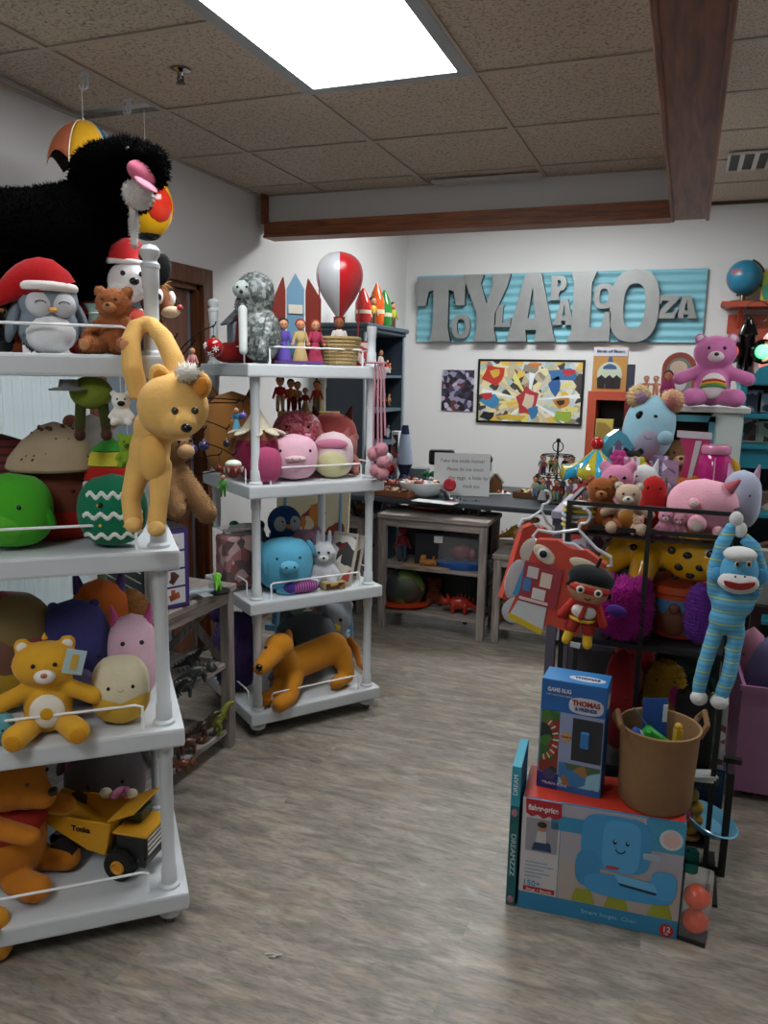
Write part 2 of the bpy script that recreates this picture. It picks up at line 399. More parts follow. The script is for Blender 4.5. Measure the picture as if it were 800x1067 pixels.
struct('trim_3', b, BEAM, smooth=False)
b = MB(); b.box(((BX0+BX1)/2, (YF+YS+.08)/2, 2.315), (BX1-BX0-.03, YS+.08-YF, .10))
for sx in (BX0+.008, BX1-.008): b.box((sx, (YF+YS+.08)/2, 2.32), (.016, YS+.08-YF, .13), bev=.004)
struct('trim_4', b, BEAMY, smooth=False)
struct('trim_5', MB().box((.037+(XR-.037)/2, YB-.008, ZH-.012), (XR-.04, .016, .024)), mat('#4b3a2e', 'paint'), smooth=False)
for nm, c, d in (('baseboard_left', (XL+.006, (dy1+.09+YB)/2, .05), (.012, YB-dy1-.09, .1)), ('baseboard_back', (0, YB-.006, .05), (XR-XL, .012, .1)), ('baseboard_right', (XR-.006, 2, .05), (.012, 9.3, .1))):
    struct(nm, MB().box(c, d), mat('#5c554e', 'paint'), smooth=False)
# door in the left wall: brown casing, slate door leaf
DW = wood('#43240f', '#713f20', 'Z', 5, .4, 'door_wood')
d = MB(); f = .085
d.box((XL+.012, dy1+f/2, (dz1+f)/2), (.03, f, dz1+f), bev=.003); d.box((XL+.012, dy0-f/2, (dz1+f)/2), (.03, f, dz1+f), bev=.003); d.box((XL+.012, (dy0+dy1)/2, dz1+f/2), (.03, dy1-dy0-.001, f), bev=.003)
d.box((XL-.09, dy1-.012, dz1/2), (.18, .024, dz1)); d.box((XL-.09, dy0+.012, dz1/2), (.18, .024, dz1)); d.box((XL-.09, (dy0+dy1)/2, dz1-.012), (.18, dy1-dy0, .024))
fr = struct('door_frame', d, DW, smooth=False); fr.name = 'trim_6'
dr = struct('door_1', MB().box((XL-.06, (dy0+dy1)/2, dz1/2-.01), (.04, dy1-dy0-.05, dz1-.03), bev=.004), mat('#6e7d88', 'paint'), smooth=False)
MB().box((XL-.036, dy1-.16, dz1/2), (.012, .19, dz1-.05), bev=.003).build('door_stile', DW, dr, smooth=False)
MB().cone((XL-.04, dy0+.09, .95), (XL+.0, dy0+.09, .95), .01).ell((XL+.01, dy0+.09, .95), .026).build('door_handle', mat('#b9a36a', 'chrome'), dr)

# ceiling light, vents, sprinkler, hooks
def emit(c, s, key):
    m, nt, b, L = newmat(key); b.inputs['Base Color'].default_value = (1, 1, 1, 1); b.inputs['Emission Color'].default_value = c; b.inputs['Emission Strength'].default_value = s; return m
LIT = emit((.95, .97, 1, 1), 13, 'light_diffuser')
LITB = emit((.96, .99, 1, 1), 26, 'light_diffuser_back')
def ceiling_light(x0, x1, y0, y1, z, label, lm=None):
    t = thing('ceiling_light', label, 'light', ((x0+x1)/2, (y0+y1)/2, z), 0, 'flat ceiling light panels'); W, D = x1-x0, y1-y0
    m = MB()
    for s in (-1, 1): m.box((s*(W/2-.022), 0, .0), (.044, D, .012)); m.box((0, s*(D/2-.022), .0), (W-.088, .044, .012))
    m.box((0, 0, .07), (W, D, .008)); m.build('frame', mat('#9aa3a6', 'paint'), t, smooth=False)
    MB().box((0, 0, .0), (W-.088, D-.088, .008)).build('diffuser', lm or LIT, t, smooth=False)
ceiling_light(-1.3515, -.7415, 1.5073, 2.7273, ZC, 'large bright white light panel set in the tiled ceiling')
ceiling_light(-1.3515, -.7415, -.93, .29, ZC, 'added unseen white light panel in the tiled ceiling over the front of the shop')  # out of view, added to help light the front of the room
for k, (a, c) in enumerate((((-1.25, 5.0), 'over the sales counter'), ((.55, 5.2), 'over the back corner'), ((1.15, 1.5), 'over the right aisle'))):
    pass
ceiling_light(-1.55, -.33, 4.95, 5.56, ZH-.008, 'white light panel in the high ceiling over the sales counter', LITB)
ceiling_light(1.11, 1.72, 2.4, 3.62, ZH-.008, 'white light panel in the high ceiling over the right aisle')
def vent(c, W, D, label, n, along):
    t = thing('ceiling_vent', label, 'vent', c); m = MB()
    for s in (-1, 1): m.box((s*(W/2-.008), 0, 0), (.016, D, .012)); m.box((0, s*(D/2-.008), 0), (W-.032, .016, .012))
    m.build('frame', mat('#c9c4bb', 'paint'), t, smooth=False)
    MB().box((0, 0, .004), (W-.02, D-.02, .003)).build('backing', mat('#15130f', 'paint'), t, smooth=False)
    for k in range(n):
        q = -.5+(k+1)/(n+1)
        MB().box((0, q*D, -.002) if along else (q*W, 0, -.002), (W-.03, .014, .006) if along else (.026, D-.03, .006)).build('slat', mat('#d2cdc4', 'paint'), t, smooth=False)
vent((-1.02, YS-.075, ZC-.012), .56, .085, 'long slim white slot vent beside the bulkhead', 2, True)
vent((.24, 5.5, ZH-.014), .24, .42, 'square striped ceiling vent right of the beam', 2, False)
p = at(188, 72, Z=ZC)
sp = thing('ceiling_sprinkler', 'small chrome fire sprinkler head in a ceiling tile', 'sprinkler', (p.x, p.y, ZC))
MB().lathe([(.035, 0), (.034, -.006), (.012, -.012), (.01, -.022)], seg=16).build('escutcheon', mat('#8b8680', 'chrome'), sp)
MB().torus((0, 0, -.03), .011, .003, rot=(90, 0, 0)).cone((0, 0, -.03), (0, 0, -.04), .004).lathe([(.016, -.044), (.014, -.041)], seg=12).build('deflector', mat('#4d4a46', 'metal'), sp)
# ================================================================ FURNITURE
WP = mat('#c6cbcd', 'paint')
class Shelf:
    def __init__(s, o, a, b): s.o = Vector((*o, 0)); s.a = Vector((*a, 0)).normalized(); s.b = Vector((*b, 0)).normalized()
    def w(s, a, b, z): p = s.o+s.a*a+s.b*b; p.z = z; return p
    def col(s, u, b, z):                              # point of the shelf b behind the front posts, height z, in photo column u
        lo, hi = -.9, 1.6; f = lambda a: proj(s.w(a, b, z))[0]; inc = f(hi) > f(lo)
        for _ in range(50):
            m = (lo+hi)/2
            if (f(m) < u) == inc: lo = m
            else: hi = m
        return s.w((lo+hi)/2, b, z)
TIER = [.11, .585, 1.06, 1.535]
def white_shelf(label, o, ang, W, D, tops, rails):
    # local x along the front (0..W), local y back (0..D); posts at the corners
    t = thing('display_shelf', label, 'shelf', (o[0], o[1], 0), ang, 'white painted four-tier display shelves')
    ov = .048
    for k, z in enumerate(TIER):
        m = MB().box((W/2, D/2, z-.026), (W+2*ov, D+2*ov, .052), bev=.008, seg=2)
        m.build('shelf_board', WP, t, smooth=False)
    for ci, (x, y) in enumerate(((0, 0), (W, 0), (0, D), (W, D))):
        m = MB(); zt = tops[ci]
        for k, z in enumerate(TIER):
            z1 = (TIER[k+1]-.052) if k < 3 else zt
            if z1 <= z+.02: continue
            m.lathe([(.028, z), (.028, z+.008), (.021, z+.014), (.0205, z+.055), (.0175, z+.06), (.0175, z1-.05), (.0205, z1-.045), (.021, z1)], c=(x, y, 0), seg=20)
        m.build('post', WP, t)
        if zt > TIER[3]+.03 and abs(zt-1.70) > .001:
            MB().lathe([(.018, zt-.004), (.023, zt+.002), (.023, zt+.01), (.017, zt+.016), (.017, zt+.022), (.023, zt+.03), (.024, zt+.042), (.016, zt+.052), (.003, zt+.056)], c=(x, y, 0), seg=20).build('finial', WP, t)
        f = MB().lathe([(.026, .06), (.018, .055), (.02, .051), (.031, .046), (.034, .037), (.029, .028), (.013, .022)], c=(x, y, 0), seg=20).build('foot', WP, t)
        MB().cone((x-.01, y, .0145), (x+.01, y, .0145), .0145).build('caster', mat('#555250', 'plastic'), f)
    for k, z in enumerate(TIER):
        if k not in rails: continue
        h = .066; m = MB(); y = -.02
        for (p, q) in (((.055, y), (W-.055, y)), ((-.02, .055), (-.02, D-.05)), ((W+.02, .055), (W+.02, D-.05))):
            m2 = MB().tube([(p[0], p[1], z), (p[0], p[1], z+h-.006), (p[0]+(q[0]-p[0])*.02, p[1]+(q[1]-p[1])*.02, z+h), (q[0]-(q[0]-p[0])*.02, q[1]-(q[1]-p[1])*.02, z+h), (q[0], q[1], z+h-.006), (q[0], q[1], z)], .0035)
            m2.build('rail', mat('#eceeee', 'plastic'), t)
    return t
La, Lb = Vector((-.757, -.654)), Vector((-.654, .757))
LS = Shelf((-1.22, 1.62), La, Lb)
LW, LD = .95, .42
lo = LS.w(LW, 0, 0)
white_shelf('white four-tier display shelf packed with plush toys at the left edge of the photo', lo, math.atan2(.654, .757), LW, LD, [1.62, 1.74, 1.62, 1.62], (0, 1, 2, 3))
MS = Shelf((-1.575, 2.72), (.606, .795), (-.795, .606))
MW, MD = .528, .45
white_shelf('narrow white four-tier display shelf of plush toys in the middle of the room', MS.o, math.atan2(.795, .606), MW, MD, [1.545, 1.70, 1.755, 1.62], (0, 1, 2, 3))

GW = wood('#6f655f', '#a19791', 'X', 5, .65, 'grey_wood_x'); GWZ = wood('#6f655f', '#a19791', 'Z', 5, .65, 'grey_wood_z')
def console(label, loc, rz, W, D, H, shelves, brace=False, back=False):
    t = thing('console_table', label, 'table', loc, rz, 'weathered grey wooden console tables')
    MB().box((W/2, D/2, H-.014), (W, D, .028), bev=.004).build('table_top', GW, t, smooth=False)
    for z in shelves: MB().box((W/2, D/2, z-.011), (W-.05, D-.05, .022), bev=.003).build('shelf', GW, t, smooth=False)
    for x in (.03, W-.03):
        for y in (.03, D-.03): MB().box((x, y, (H-.028)/2), (.042, .042, H-.028), bev=.003).build('leg', GWZ, t, smooth=False)
    for y in (.022, D-.022): MB().box((W/2, y, H-.05), (W-.1, .018, .042)).build('apron', GW, t, smooth=False)
    if back: MB().box((W/2, D-.004, H/2+.03), (W-.08, .008, H-.14)).build('back_panel', mat('#1c1a1a', 'paint'), t, smooth=False)  # added dark sheet standing in for the shade behind the shelves
    if brace:
        z0, z1 = shelves[-1], H-.03
        for s in (-1, 1):
            a = math.atan2((z1-z0), (D-.1)); l = math.hypot(z1-z0, D-.1)*.97
            MB().box((W-.02-.012*s, D/2, (z0+z1)/2), (.016, l, .03), rot=(math.degrees(a)*s, 0, 0)).build('cross_brace', GWZ, t, smooth=False)
    return t
# left console stands with its front towards +x
console('weathered grey console table with cross brace between the two white shelves', (-1.60, 1.87, 0), R(90), .74, .38, .68, (.08, .36), True)
console('weathered grey console table with three levels under the black counter', (-1.64, 4.235, 0), 0, .665, .36, .70, (.12, .395), back=True)
console('weathered grey console table right of the first under the counter, half hidden by hanging costumes', (-.95, 4.25, 0), 0, .60, .34, .52, (.10, .30))
console('weathered grey console table behind the middle white shelf in the shade', (-2.33, 4.45, 0), R(0), .52, .30, .62, (.10, .35), back=True)

# black sales counter
DK = mat('#23272b', 'paint')
t = thing('sales_counter', 'long black-topped sales counter before the back wall', 'counter', (-1.2, 4.72, 0))
MB().box((.05, .04, .765), (1.66, .84, .03), bev=.004).build('counter_top', mat('#2b3238', 'paint'), t, smooth=False)
for x in (-.7, .05, .62):
    MB().tube([(x, -.32, .75), (x+.05, -.02, .4), (x+.1, .3, .02)], .014).tube([(x, .36, .75), (x+.02, 0, .4), (x, -.3+.05, .02)], .014).build('trestle_leg', DK, t)

# dark blue bookcase along the left wall
BB = mat('#26323d', 'paint')
t = thing('bookcase', 'tall dark blue bookcase against the left wall by the far corner', 'bookcase', (-2.17, 5.25, 0))
W2, L2, H2 = .35, .76, 1.82
for y, nm in ((-L2/2, 'side_panel'), (L2/2, 'side_panel')): MB().box((0, y, H2/2), (W2, .022, H2)).build(nm, BB, t, smooth=False)
MB().box((-W2/2+.008, 0, H2/2), (.012, L2-.02, H2)).build('back_panel', mat('#1d2730', 'paint'), t, smooth=False)
MB().box((.008, 0, H2+.0), (W2+.05, L2+.06, .03), bev=.006).box((.004, 0, H2-.028), (W2+.025, L2+.03, .03), bev=.008).build('crown', mat('#3c4c58', 'paint'), t, smooth=False)
for z in (.09, .45, .78, 1.02, 1.26, 1.5): MB().box((0, 0, z-.01), (W2-.01, L2-.03, .02)).build('shelf', mat('#4a5a66', 'paint'), t, smooth=False)
MB().box((W2/2+.004, L2/2, H2/2-.02), (.012, .03, H2-.05)).box((W2/2+.004, -L2/2, H2/2-.02), (.012, .03, H2-.05)).build('face_frame', mat('#8a949a', 'paint'), t, smooth=False)

# corrugated white panel on the left wall behind the shelf
m = MB(); n = 64; y0, y1 = 1.1, 2.62; pts = []
bm = m.bm; prev = None
for k in range(n*4+1):
    y = y0+(y1-y0)*k/(n*4); x = XL+.022+.009*math.sin(2*PI*k/8)
    a = [bm.verts.new((x, y, .02)), bm.verts.new((x, y, 1.52)), bm.verts.new((x-.004, y, 1.52)), bm.verts.new((x-.004, y, .02))]
    if prev:
        for q in range(4): bm.faces.new((prev[q], prev[(q+1) % 4], a[(q+1) % 4], a[q]))
    else: bm.faces.new(a)
    prev = a
bm.faces.new(prev[::-1])
tag(m.build('corrugated_panel', mat('#c9d6d8', 'paint')), 'white corrugated sheet standing against the wall behind the left shelf', 'panel')

# black wire rack at the right
RK = mat('#0d0d0e', 'paint')
RX0, RX1, RY, RD = -.305, .165, 2.40, .42
RZ = [.06, .33, .62, .98]
t = thing('wire_rack', 'black metal tiered rack crammed with small toys at the right', 'rack', (0, RY, 0))
def bar(p, q, w=.014): return MB().box(((p[0]+q[0])/2, (p[1]+q[1])/2, (p[2]+q[2])/2), tuple(max(abs(p[i]-q[i]), w)+ (0 if abs(p[i]-q[i]) > w else 0) for i in range(3)))
for x in (RX0, -.072, RX1):
    bar((x, 0, 0), (x, 0, 1.137)).build('upright', RK, t, smooth=False)
for x in (RX0, RX1): bar((x, RD, 0), (x, RD, 1.137)).build('upright', RK, t, smooth=False)
for z in (1.13, 1.06, .705, .305):
    m = bar((RX0, 0, z), (RX1, 0, z), .012 if z > 1 else .016)
    m.box(((RX0+RX1)/2, RD, z), (RX1-RX0, .012, .012)); m.box((RX0, RD/2, z), (.012, RD, .012)); m.box((RX1, RD/2, z), (.012, RD, .012)); m.build('rail', RK, t, smooth=False)
for z in (1.04, .715, .31, .10): MB().box(((RX0+RX1)/2, RD/2, z-.004), (RX1-RX0, RD, .006)).build('shelf_board', mat('#19191b', 'paint'), t, smooth=False)
m = bar((RX1+.05, .03, .0), (RX1+.05, .03, .34), .02); m.box((RX1, .03, .012), (.12, .016, .016)); m.box((RX1+.02, .12, .34), (.13, .02, .016)); m.box((RX1+.02, -.0, .004), (.03, .28, .008)); m.build('outrigger', RK, t, smooth=False)
# ================================================================ TOY KIT
EYE = mat('#0a0a0a', 'gloss'); STITCH = mat('#1a1512', 'cloth')
def P(c): return mat(c, 'plush')
def S(n, p): return n*mpp(p)
def eyes(T, pts, r, m=None, name='eye', white=None):
    for p in pts:
        if white:
            MB().ell(p, (white, white*.5, white*1.15), seg=12).build('eye_white', mat('#f4f2ee', 'plastic'), T)
            MB().ell((p[0], p[1]-white*.45, p[2]), (r, r*.5, r), seg=10).build(name, m or EYE, T)
        else: MB().ell(p, (r, r*.6, r), seg=10).build(name, m or EYE, T)
def bear(label, loc, s, col, muz=None, belly=None, pad=None, rz=None, group=None, name='teddy_bear', cat='plush toy', ear=.085, fur=None, nose='#1a1412', shirt=None, headw=.25, bands=None, arms='down', snout=1.0, cheeks=None):
    T = thing(name, label, cat, loc, face(loc) if rz is None else rz, group); p = P(col)
    m = MB().ell((0, 0, .27*s), (.23*s, .2*s, .27*s)).ell((0, -.02*s, .7*s), (headw*s, .22*s, .225*s))
    if ear:
        for k in (-1, 1): m.ell((k*.2*s, .01*s, .88*s), (ear*s, .05*s, ear*s))
    for k in (-1, 1):
        if arms == 'down': m.cap((k*.17*s, -.04*s, .45*s), (k*.35*s, -.16*s, .24*s), .085*s, .08*s)
        elif arms == 'out': m.cap((k*.17*s, -.04*s, .46*s), (k*.42*s, -.1*s, .36*s), .08*s, .09*s)
        m.cap((k*.14*s, -.08*s, .12*s), (k*.27*s, -.36*s, .12*s), .11*s, .12*s)
    m.flat(0); m.build('body', p, T, fuse=.022*s, fur=fur)
    MB().ell((0, -.21*s, .645*s), (.1*s*snout, .08*s, .075*s)).build('muzzle', P(muz or col), T)
    MB().ell((0, -.285*s, .675*s), (.032*s, .02*s, .024*s), seg=10).build('nose', mat(nose, 'satin'), T)
    eyes(T, [(k*.095*s, -.225*s, .755*s) for k in (-1, 1)], .022*s)
    if ear:
        for k in (-1, 1): MB().ell((k*.2*s, -.035*s, .885*s), (ear*.6*s, .02*s, ear*.6*s), seg=12).build('inner_ear', P(muz or col), T)
    if belly: MB().ell((0, -.16*s, .27*s), (.16*s, .065*s, .17*s)).build('belly_patch', P(belly), T)
    if bands:
        for i, c in enumerate(bands):
            z = .35*s-i*.035*s; w = .155*s*math.sqrt(max(.1, 1-((z-.27*s)/(.18*s))**2))
            MB().tube([(w*q/4, -.232*s+.045*s*(q/4)**2*1.2, z-.035*s*(q/4)**2) for q in range(-4, 5)], .0185*s, 6).build('belly_stripe', P(c), T)
    if pad:
        for k in (-1, 1): MB().ell((k*.27*s+k*.01*s, -.47*s, .12*s), (.075*s, .02*s, .08*s), rot=(0, 0, k*8), seg=12).build('foot_pad', P(pad), T)
    if shirt:
        MB().ell((0, 0, .36*s), (.255*s, .225*s, .19*s)).build('shirt', mat(shirt, 'cloth'), T)
    return T
def egg(w, d, h, p=2.5, n=16):                          # profile of a flat-footed round plush
    out = []
    for i in range(n+1):
        t = -1+2*i/n; r = (1-abs(t)**p)**(1/p)
        out.append((r, t))
    return out
class Sq:                                               # surface of the round plush body
    def __init__(s, w, d, h, p): s.w, s.d, s.h, s.p = w/2, d/2, h/2, p
    def y(s, x, z):
        t = min(.999, abs((z-s.h)/s.h)); r = (1-t**s.p)**(1/s.p); q = r*r-(x/s.w)**2
        return -s.d*math.sqrt(max(0, q))
def squish(label, loc, w, h, col, rz=None, d=None, name='round_plush', cat='plush toy', group=None, p=2.5, eye=(.17, .55), er=.03, smile=False, belly=None, ears=None, earc=None, snout=None, cap=None, patch=None, bodymat=None, roll=0, fur=None, fins=None, brows=None):
    d = d or w*.8; T = thing(name, label, cat, loc, face(loc) if rz is None else rz, group); sf = Sq(w, d, h, p)
    if roll: T.rotation_euler = Euler((0, R(roll), T.rotation_euler.z))
    m = MB(); m.lathe([(r*w/2, h/2+t*h/2) for r, t in egg(w, d, h, p)], seg=28, sy=d/w)
    m.build('body', bodymat or P(col), T, fur=fur)
    if eye:
        ex, ez = eye[0]*w, eye[1]*h
        eyes(T, [(k*ex, sf.y(ex, ez)+er*w*.1, ez) for k in (-1, 1)], er*w)
    if smile:
        MB().tube([(q*.012*w, sf.y(q*.012*w, (eye[1]-.05)*h)-.001, (eye[1]-.05)*h+abs(q)*abs(q)*.0012*h) for q in range(-4, 5)], .004*w, 5).build('mouth', STITCH, T)
    if belly:
        bw, bh, bz = (belly[1:]+(.5, .45, .25)[len(belly)-1:]) if len(belly) < 4 else belly[1:4]
        # patch follows the body: a slightly larger egg, clipped to an ellipse on the front
        m = MB(); n = 14; rows = []
        for i in range(n+1):
            row = []
            for j in range(n+1):
                a, b = -1+2*i/n, -1+2*j/n; l = max(abs(a), abs(b)); q = math.hypot(a, b) or 1; a, b = a*l/q, b*l/q
                x, z = a*bw*w/2, bz*h+b*bh*h/2; row.append(m.bm.verts.new((x, sf.y(x, z)-.004*w-.002*(l < .99), z)))
            rows.append(row)
        for i in range(n):
            for j in range(n): m.bm.faces.new((rows[i][j], rows[i+1][j], rows[i+1][j+1], rows[i][j+1]))
        m.build('belly_patch', P(belly[0]), T)
    if snout:
        c, sw, sh, sz = snout
        MB().ell((0, sf.y(0, sz*h)+.0*w, sz*h), (sw*w/2, .07*w, sh*h/2)).build('snout', P(c), T)
        for k in (-1, 1): MB().ell((k*sw*w*.18, sf.y(0, sz*h)-.066*w, sz*h), (.014*w, .01*w, .018*w), seg=8).build('nostril', STITCH, T)
    if ears:
        for k in (-1, 1):
            if ears == 'round': MB().ell((k*.36*w, 0, .93*h), (.14*w, .05*w, .14*w)).build('ear', P(earc or col), T)
            elif ears == 'fluffy': MB().ell((k*.36*w, 0, .98*h), (.17*w, .1*w, .17*w)).build('ear', P(earc or col), T, fur=(900, .03*w+.008, .002))
            elif ears == 'point': MB().cone((k*.3*w, 0, .88*h), (k*.38*w, 0, 1.1*h), .11*w, .02*w).build('ear', P(earc or col), T)
            elif ears == 'flop': MB().ell((k*.47*w, -.02*w, .78*h), (.07*w, .06*w, .17*h), rot=(0, -k*25, 0)).build('ear', P(earc or col), T)
            elif ears == 'small': MB().ell((k*.28*w, -.05*w, .95*h), (.07*w, .04*w, .06*w)).build('ear', P(earc or col), T)
    if fins:
        for k in (-1, 1): MB().ell((k*.49*w, -.05*w, .42*h), (.06*w, .07*w, .17*h), rot=(0, k*-18, 0)).build('flipper', P(fins), T)
    return T
def figure(label, loc, s, top, bottom, skin='#c98f6b', hair='#2a1a12', rz=None, group=None, name='doll', cat='doll', skirt=False, arms='down', hat=None, shoes='#222222'):
    T = thing(name, label, cat, loc, face(loc) if rz is None else rz, group)
    if skirt: MB().lathe([(.2*s, .0), (.19*s, .06*s), (.12*s, .3*s), (.075*s, .46*s)], seg=14, sy=.8).build('skirt', mat(bottom, 'cloth'), T)
    else:
        m = MB()
        for k in (-1, 1): m.cap((k*.075*s, 0, .07*s), (k*.06*s, 0, .44*s), .05*s, .07*s, 10)
        m.mi = 1
        for k in (-1, 1): m.ell((k*.08*s, -.03*s, .035*s), (.05*s, .085*s, .035*s), seg=10)
        m.build('legs', mat(bottom, 'cloth'), T, mats=[mat(shoes, 'plastic')])
    m = MB().ell((0, 0, .57*s), (.125*s, .085*s, .17*s), seg=12)
    e = {'down': (.2, -.05, .4), 'out': (.33, -.02, .62), 'up': (.26, 0, .9)}[arms]
    for k in (-1, 1): m.cap((k*.11*s, 0, .66*s), (k*e[0]*s, e[1]*s, e[2]*s), .045*s, .035*s, 8)
    m.mi = 1
    for k in (-1, 1): m.ell((k*e[0]*s, e[1]*s, e[2]*s), .04*s, seg=8)
    m.build('torso', mat(top, 'cloth'), T, mats=[mat(skin, 'felt')])
    m = MB().ell((0, -.005*s, .86*s), (.115*s, .11*s, .13*s), seg=14).cone((0, 0, .7*s), (0, 0, .8*s), .04*s)
    m.build('head', mat(skin, 'felt'), T)
    MB().ell((0, .025*s, .895*s), (.128*s, .115*s, .125*s), seg=14).build('hair', mat(hair, 'cloth'), T)
    eyes(T, [(k*.042*s, -.108*s, .865*s) for k in (-1, 1)], .014*s)
    if hat: MB().cone((0, .01*s, .95*s), (.03*s, .03*s, 1.16*s), .12*s, .02*s).build('hat', mat(hat, 'felt'), T)
    return T
def tiny(label, loc, s, col, col2=None, rz=None, group=None, name='small_plush', cat='plush toy', ears='round', fur=None):
    T = thing(name, label, cat, loc, face(loc) if rz is None else rz, group)
    m = MB().ell((0, 0, .26*s), (.27*s, .22*s, .26*s), seg=12).ell((0, -.03*s, .68*s), (.26*s, .22*s, .24*s), seg=12)
    for k in (-1, 1):
        m.cap((k*.15*s, -.08*s, .1*s), (k*.22*s, -.3*s, .1*s), .1*s, .1*s, 8).cap((k*.18*s, -.05*s, .42*s), (k*.3*s, -.18*s, .26*s), .07*s, .07*s, 8)
        if ears == 'round': m.ell((k*.2*s, 0, .89*s), (.1*s, .05*s, .1*s), seg=10)
        if ears == 'long': m.ell((k*.12*s, .02*s, 1.0*s), (.06*s, .04*s, .2*s), seg=10)
    m.flat(0).build('body', P(col), T, fuse=.035*s, fur=fur)
    MB().ell((0, -.21*s, .62*s), (.11*s, .07*s, .08*s), seg=10).build('muzzle', P(col2 or col), T)
    MB().ell((0, -.28*s, .64*s), (.03*s, .02*s, .025*s), seg=8).build('nose', EYE, T)
    eyes(T, [(k*.1*s, -.225*s, .74*s) for k in (-1, 1)], .028*s)
    return T
def dino(label, loc, s, col, rz=0, kind='rex', group=None, name='toy_dinosaur', cat='toy dinosaur', col2=None):
    # s = length; faces local -x
    T = thing(name, label, cat, loc, rz, group); p = mat(col, 'plastic'); m = MB()
    if kind == 'rex':
        m.ell((0, 0, .34*s), (.2*s, .1*s, .13*s), rot=(0, 20, 0)).cap((-.12*s, 0, .42*s), (-.27*s, 0, .58*s), .09*s, .065*s).ell((-.34*s, 0, .6*s), (.11*s, .06*s, .06*s)).cap((.12*s, 0, .28*s), (.48*s, 0, .16*s), .08*s, .015*s)
        for k in (-1, 1): m.cap((.02*s, k*.07*s, .3*s), (-.04*s, k*.09*s, .16*s), .07*s, .045*s).cap((-.04*s, k*.09*s, .16*s), (.02*s, k*.09*s, .03*s), .04*s, .03*s).ell((-.04*s, k*.09*s, .02*s), (.08*s, .04*s, .022*s)).cap((-.16*s, k*.07*s, .38*s), (-.22*s, k*.08*s, .3*s), .025*s, .018*s)
    else:
        m.ell((0, 0, .25*s), (.24*s, .12*s, .14*s)).cap((.18*s, 0, .24*s), (.5*s, 0, .1*s), .08*s, .015*s)
        if kind == 'long': m.cap((-.18*s, 0, .3*s), (-.3*s, 0, .55*s), .07*s, .045*s).cap((-.3*s, 0, .55*s), (-.4*s, 0, .62*s), .045*s, .035*s)
        else: m.ell((-.32*s, 0, .26*s), (.13*s, .08*s, .09*s)); m.ell((-.24*s, 0, .34*s), (.03*s, .14*s, .13*s), rot=(0, -25, 0)); m.cone((-.36*s, .05*s, .32*s), (-.45*s, .07*s, .44*s), .022*s, .004*s).cone((-.36*s, -.05*s, .32*s), (-.45*s, -.07*s, .44*s), .022*s, .004*s)
        for x in (-.14, .14):
            for k in (-1, 1): m.cap((x*s, k*.08*s, .2*s), (x*s, k*.1*s, .03*s), .055*s, .04*s)
    m.flat(0).build('body', p, T, fuse=.018*s)
    q = MB()
    for i in range(7): x = -.15+.09*i; q.cone((x*s, 0, (.4-.03*abs(i-2))*s if kind != 'rex' else (.5-.045*i)*s), (x*s+.02*s, 0, (.48-.03*abs(i-2))*s if kind != 'rex' else (.58-.05*i)*s), .025*s, .002*s, 6)
    q.build('back_spikes', mat(col2 or col, 'plastic'), T)
    hx, hz = {'rex': (-.37, .63), 'long': (-.42, .64), 'tri': (-.38, .3)}[kind]
    eyes(T, [(hx*s, k*.05*s, hz*s) for k in (-1, 1)], .014*s, m=mat('#d9b020', 'gloss'))
    return T
def boxy(label, loc, w, d, h, col, rz=None, front=None, name='toy_box', cat='box', group=None, bev=.001, lid=None, top=None, side=None, tilt=0):
    T = thing(name, label, cat, loc, face(loc) if rz is None else rz, group)
    if tilt: T.rotation_euler = Euler((R(tilt), 0, T.rotation_euler.z))
    MB().box((0, 0, h/2), (w, d, h), bev=bev).build('carton', mat(col, 'card'), T, smooth=False)
    if front: MB().box((0, -d/2-.0006, h*.5), (w*.9, .0012, h*.86)).build('front_print', front, T, smooth=False)
    if top: MB().box((0, 0, h+.0006), (w*.96, d*.96, .0012)).build('top_print', top, T, smooth=False)
    if side: MB().box((w/2+.0006, 0, h*.5), (.0012, d*.9, h*.86)).build('side_print', side, T, smooth=False)
    return T
def ornament(label, top, r, col, name='hanging_ornament', group=None, kind='ball', m=None, drop=.03, col2=None):
    top = Vector(top); T = thing(name, label, 'ornament', top, 0, group)
    MB().tube([(0, 0, 0), (0, .002, -drop*.5), (0, 0, -drop)], .0012, 5).torus((0, 0, .0), .004, .001, rot=(90, 0, 0), seg=10, rs=5).build('hook', mat('#2a2a2a', 'metal'), T)
    MB().cone((0, 0, -drop-.01), (0, 0, -drop+.001), r*.25, r*.2).build('cap', mat('#b9b39a', 'chrome'), T)
    MB().ell((0, 0, -drop-.006-r), r, seg=20).build('globe', m or mat(col, 'gloss'), T)
    if col2:
        q = MB()
        for k in range(8):
            a = 2*PI*k/8; q.cone((math.cos(a)*r*.98, math.sin(a)*r*.98, -drop-.006-r*.75), (math.cos(a)*r*1.02, math.sin(a)*r*1.02, -drop-.006-r*1.3), r*.2, r*.02, 6)
        q.ell((0, 0, -drop-.006-r*.42), (r*.92, r*.92, r*.5), seg=16); q.build('icing', mat(col2, 'gloss'), T)
    return T
def pack(label, loc, w, h, card, blob, rz=None, group=None, name='blister_pack', cat='packaged toy', tilt=-6):
    T = thing(name, label, cat, loc, face(loc) if rz is None else rz, group); T.rotation_euler = Euler((R(tilt), 0, T.rotation_euler.z))
    MB().box((0, 0, h/2), (w, .002, h)).build('backing_card', card if not isinstance(card, str) else mat(card, 'card'), T, smooth=False)
    MB().box((0, -.016, h*.42), (w*.74, .03, h*.62), bev=.006).build('blister', mat('#ffffff', 'clear'), T, smooth=False)
    MB().ell((0, -.014, h*.3), (w*.22, .011, h*.17), seg=12).ell((0, -.014, h*.53), (w*.15, .01, h*.1), seg=12).build('figure', mat(blob, 'plastic'), T)
    return T
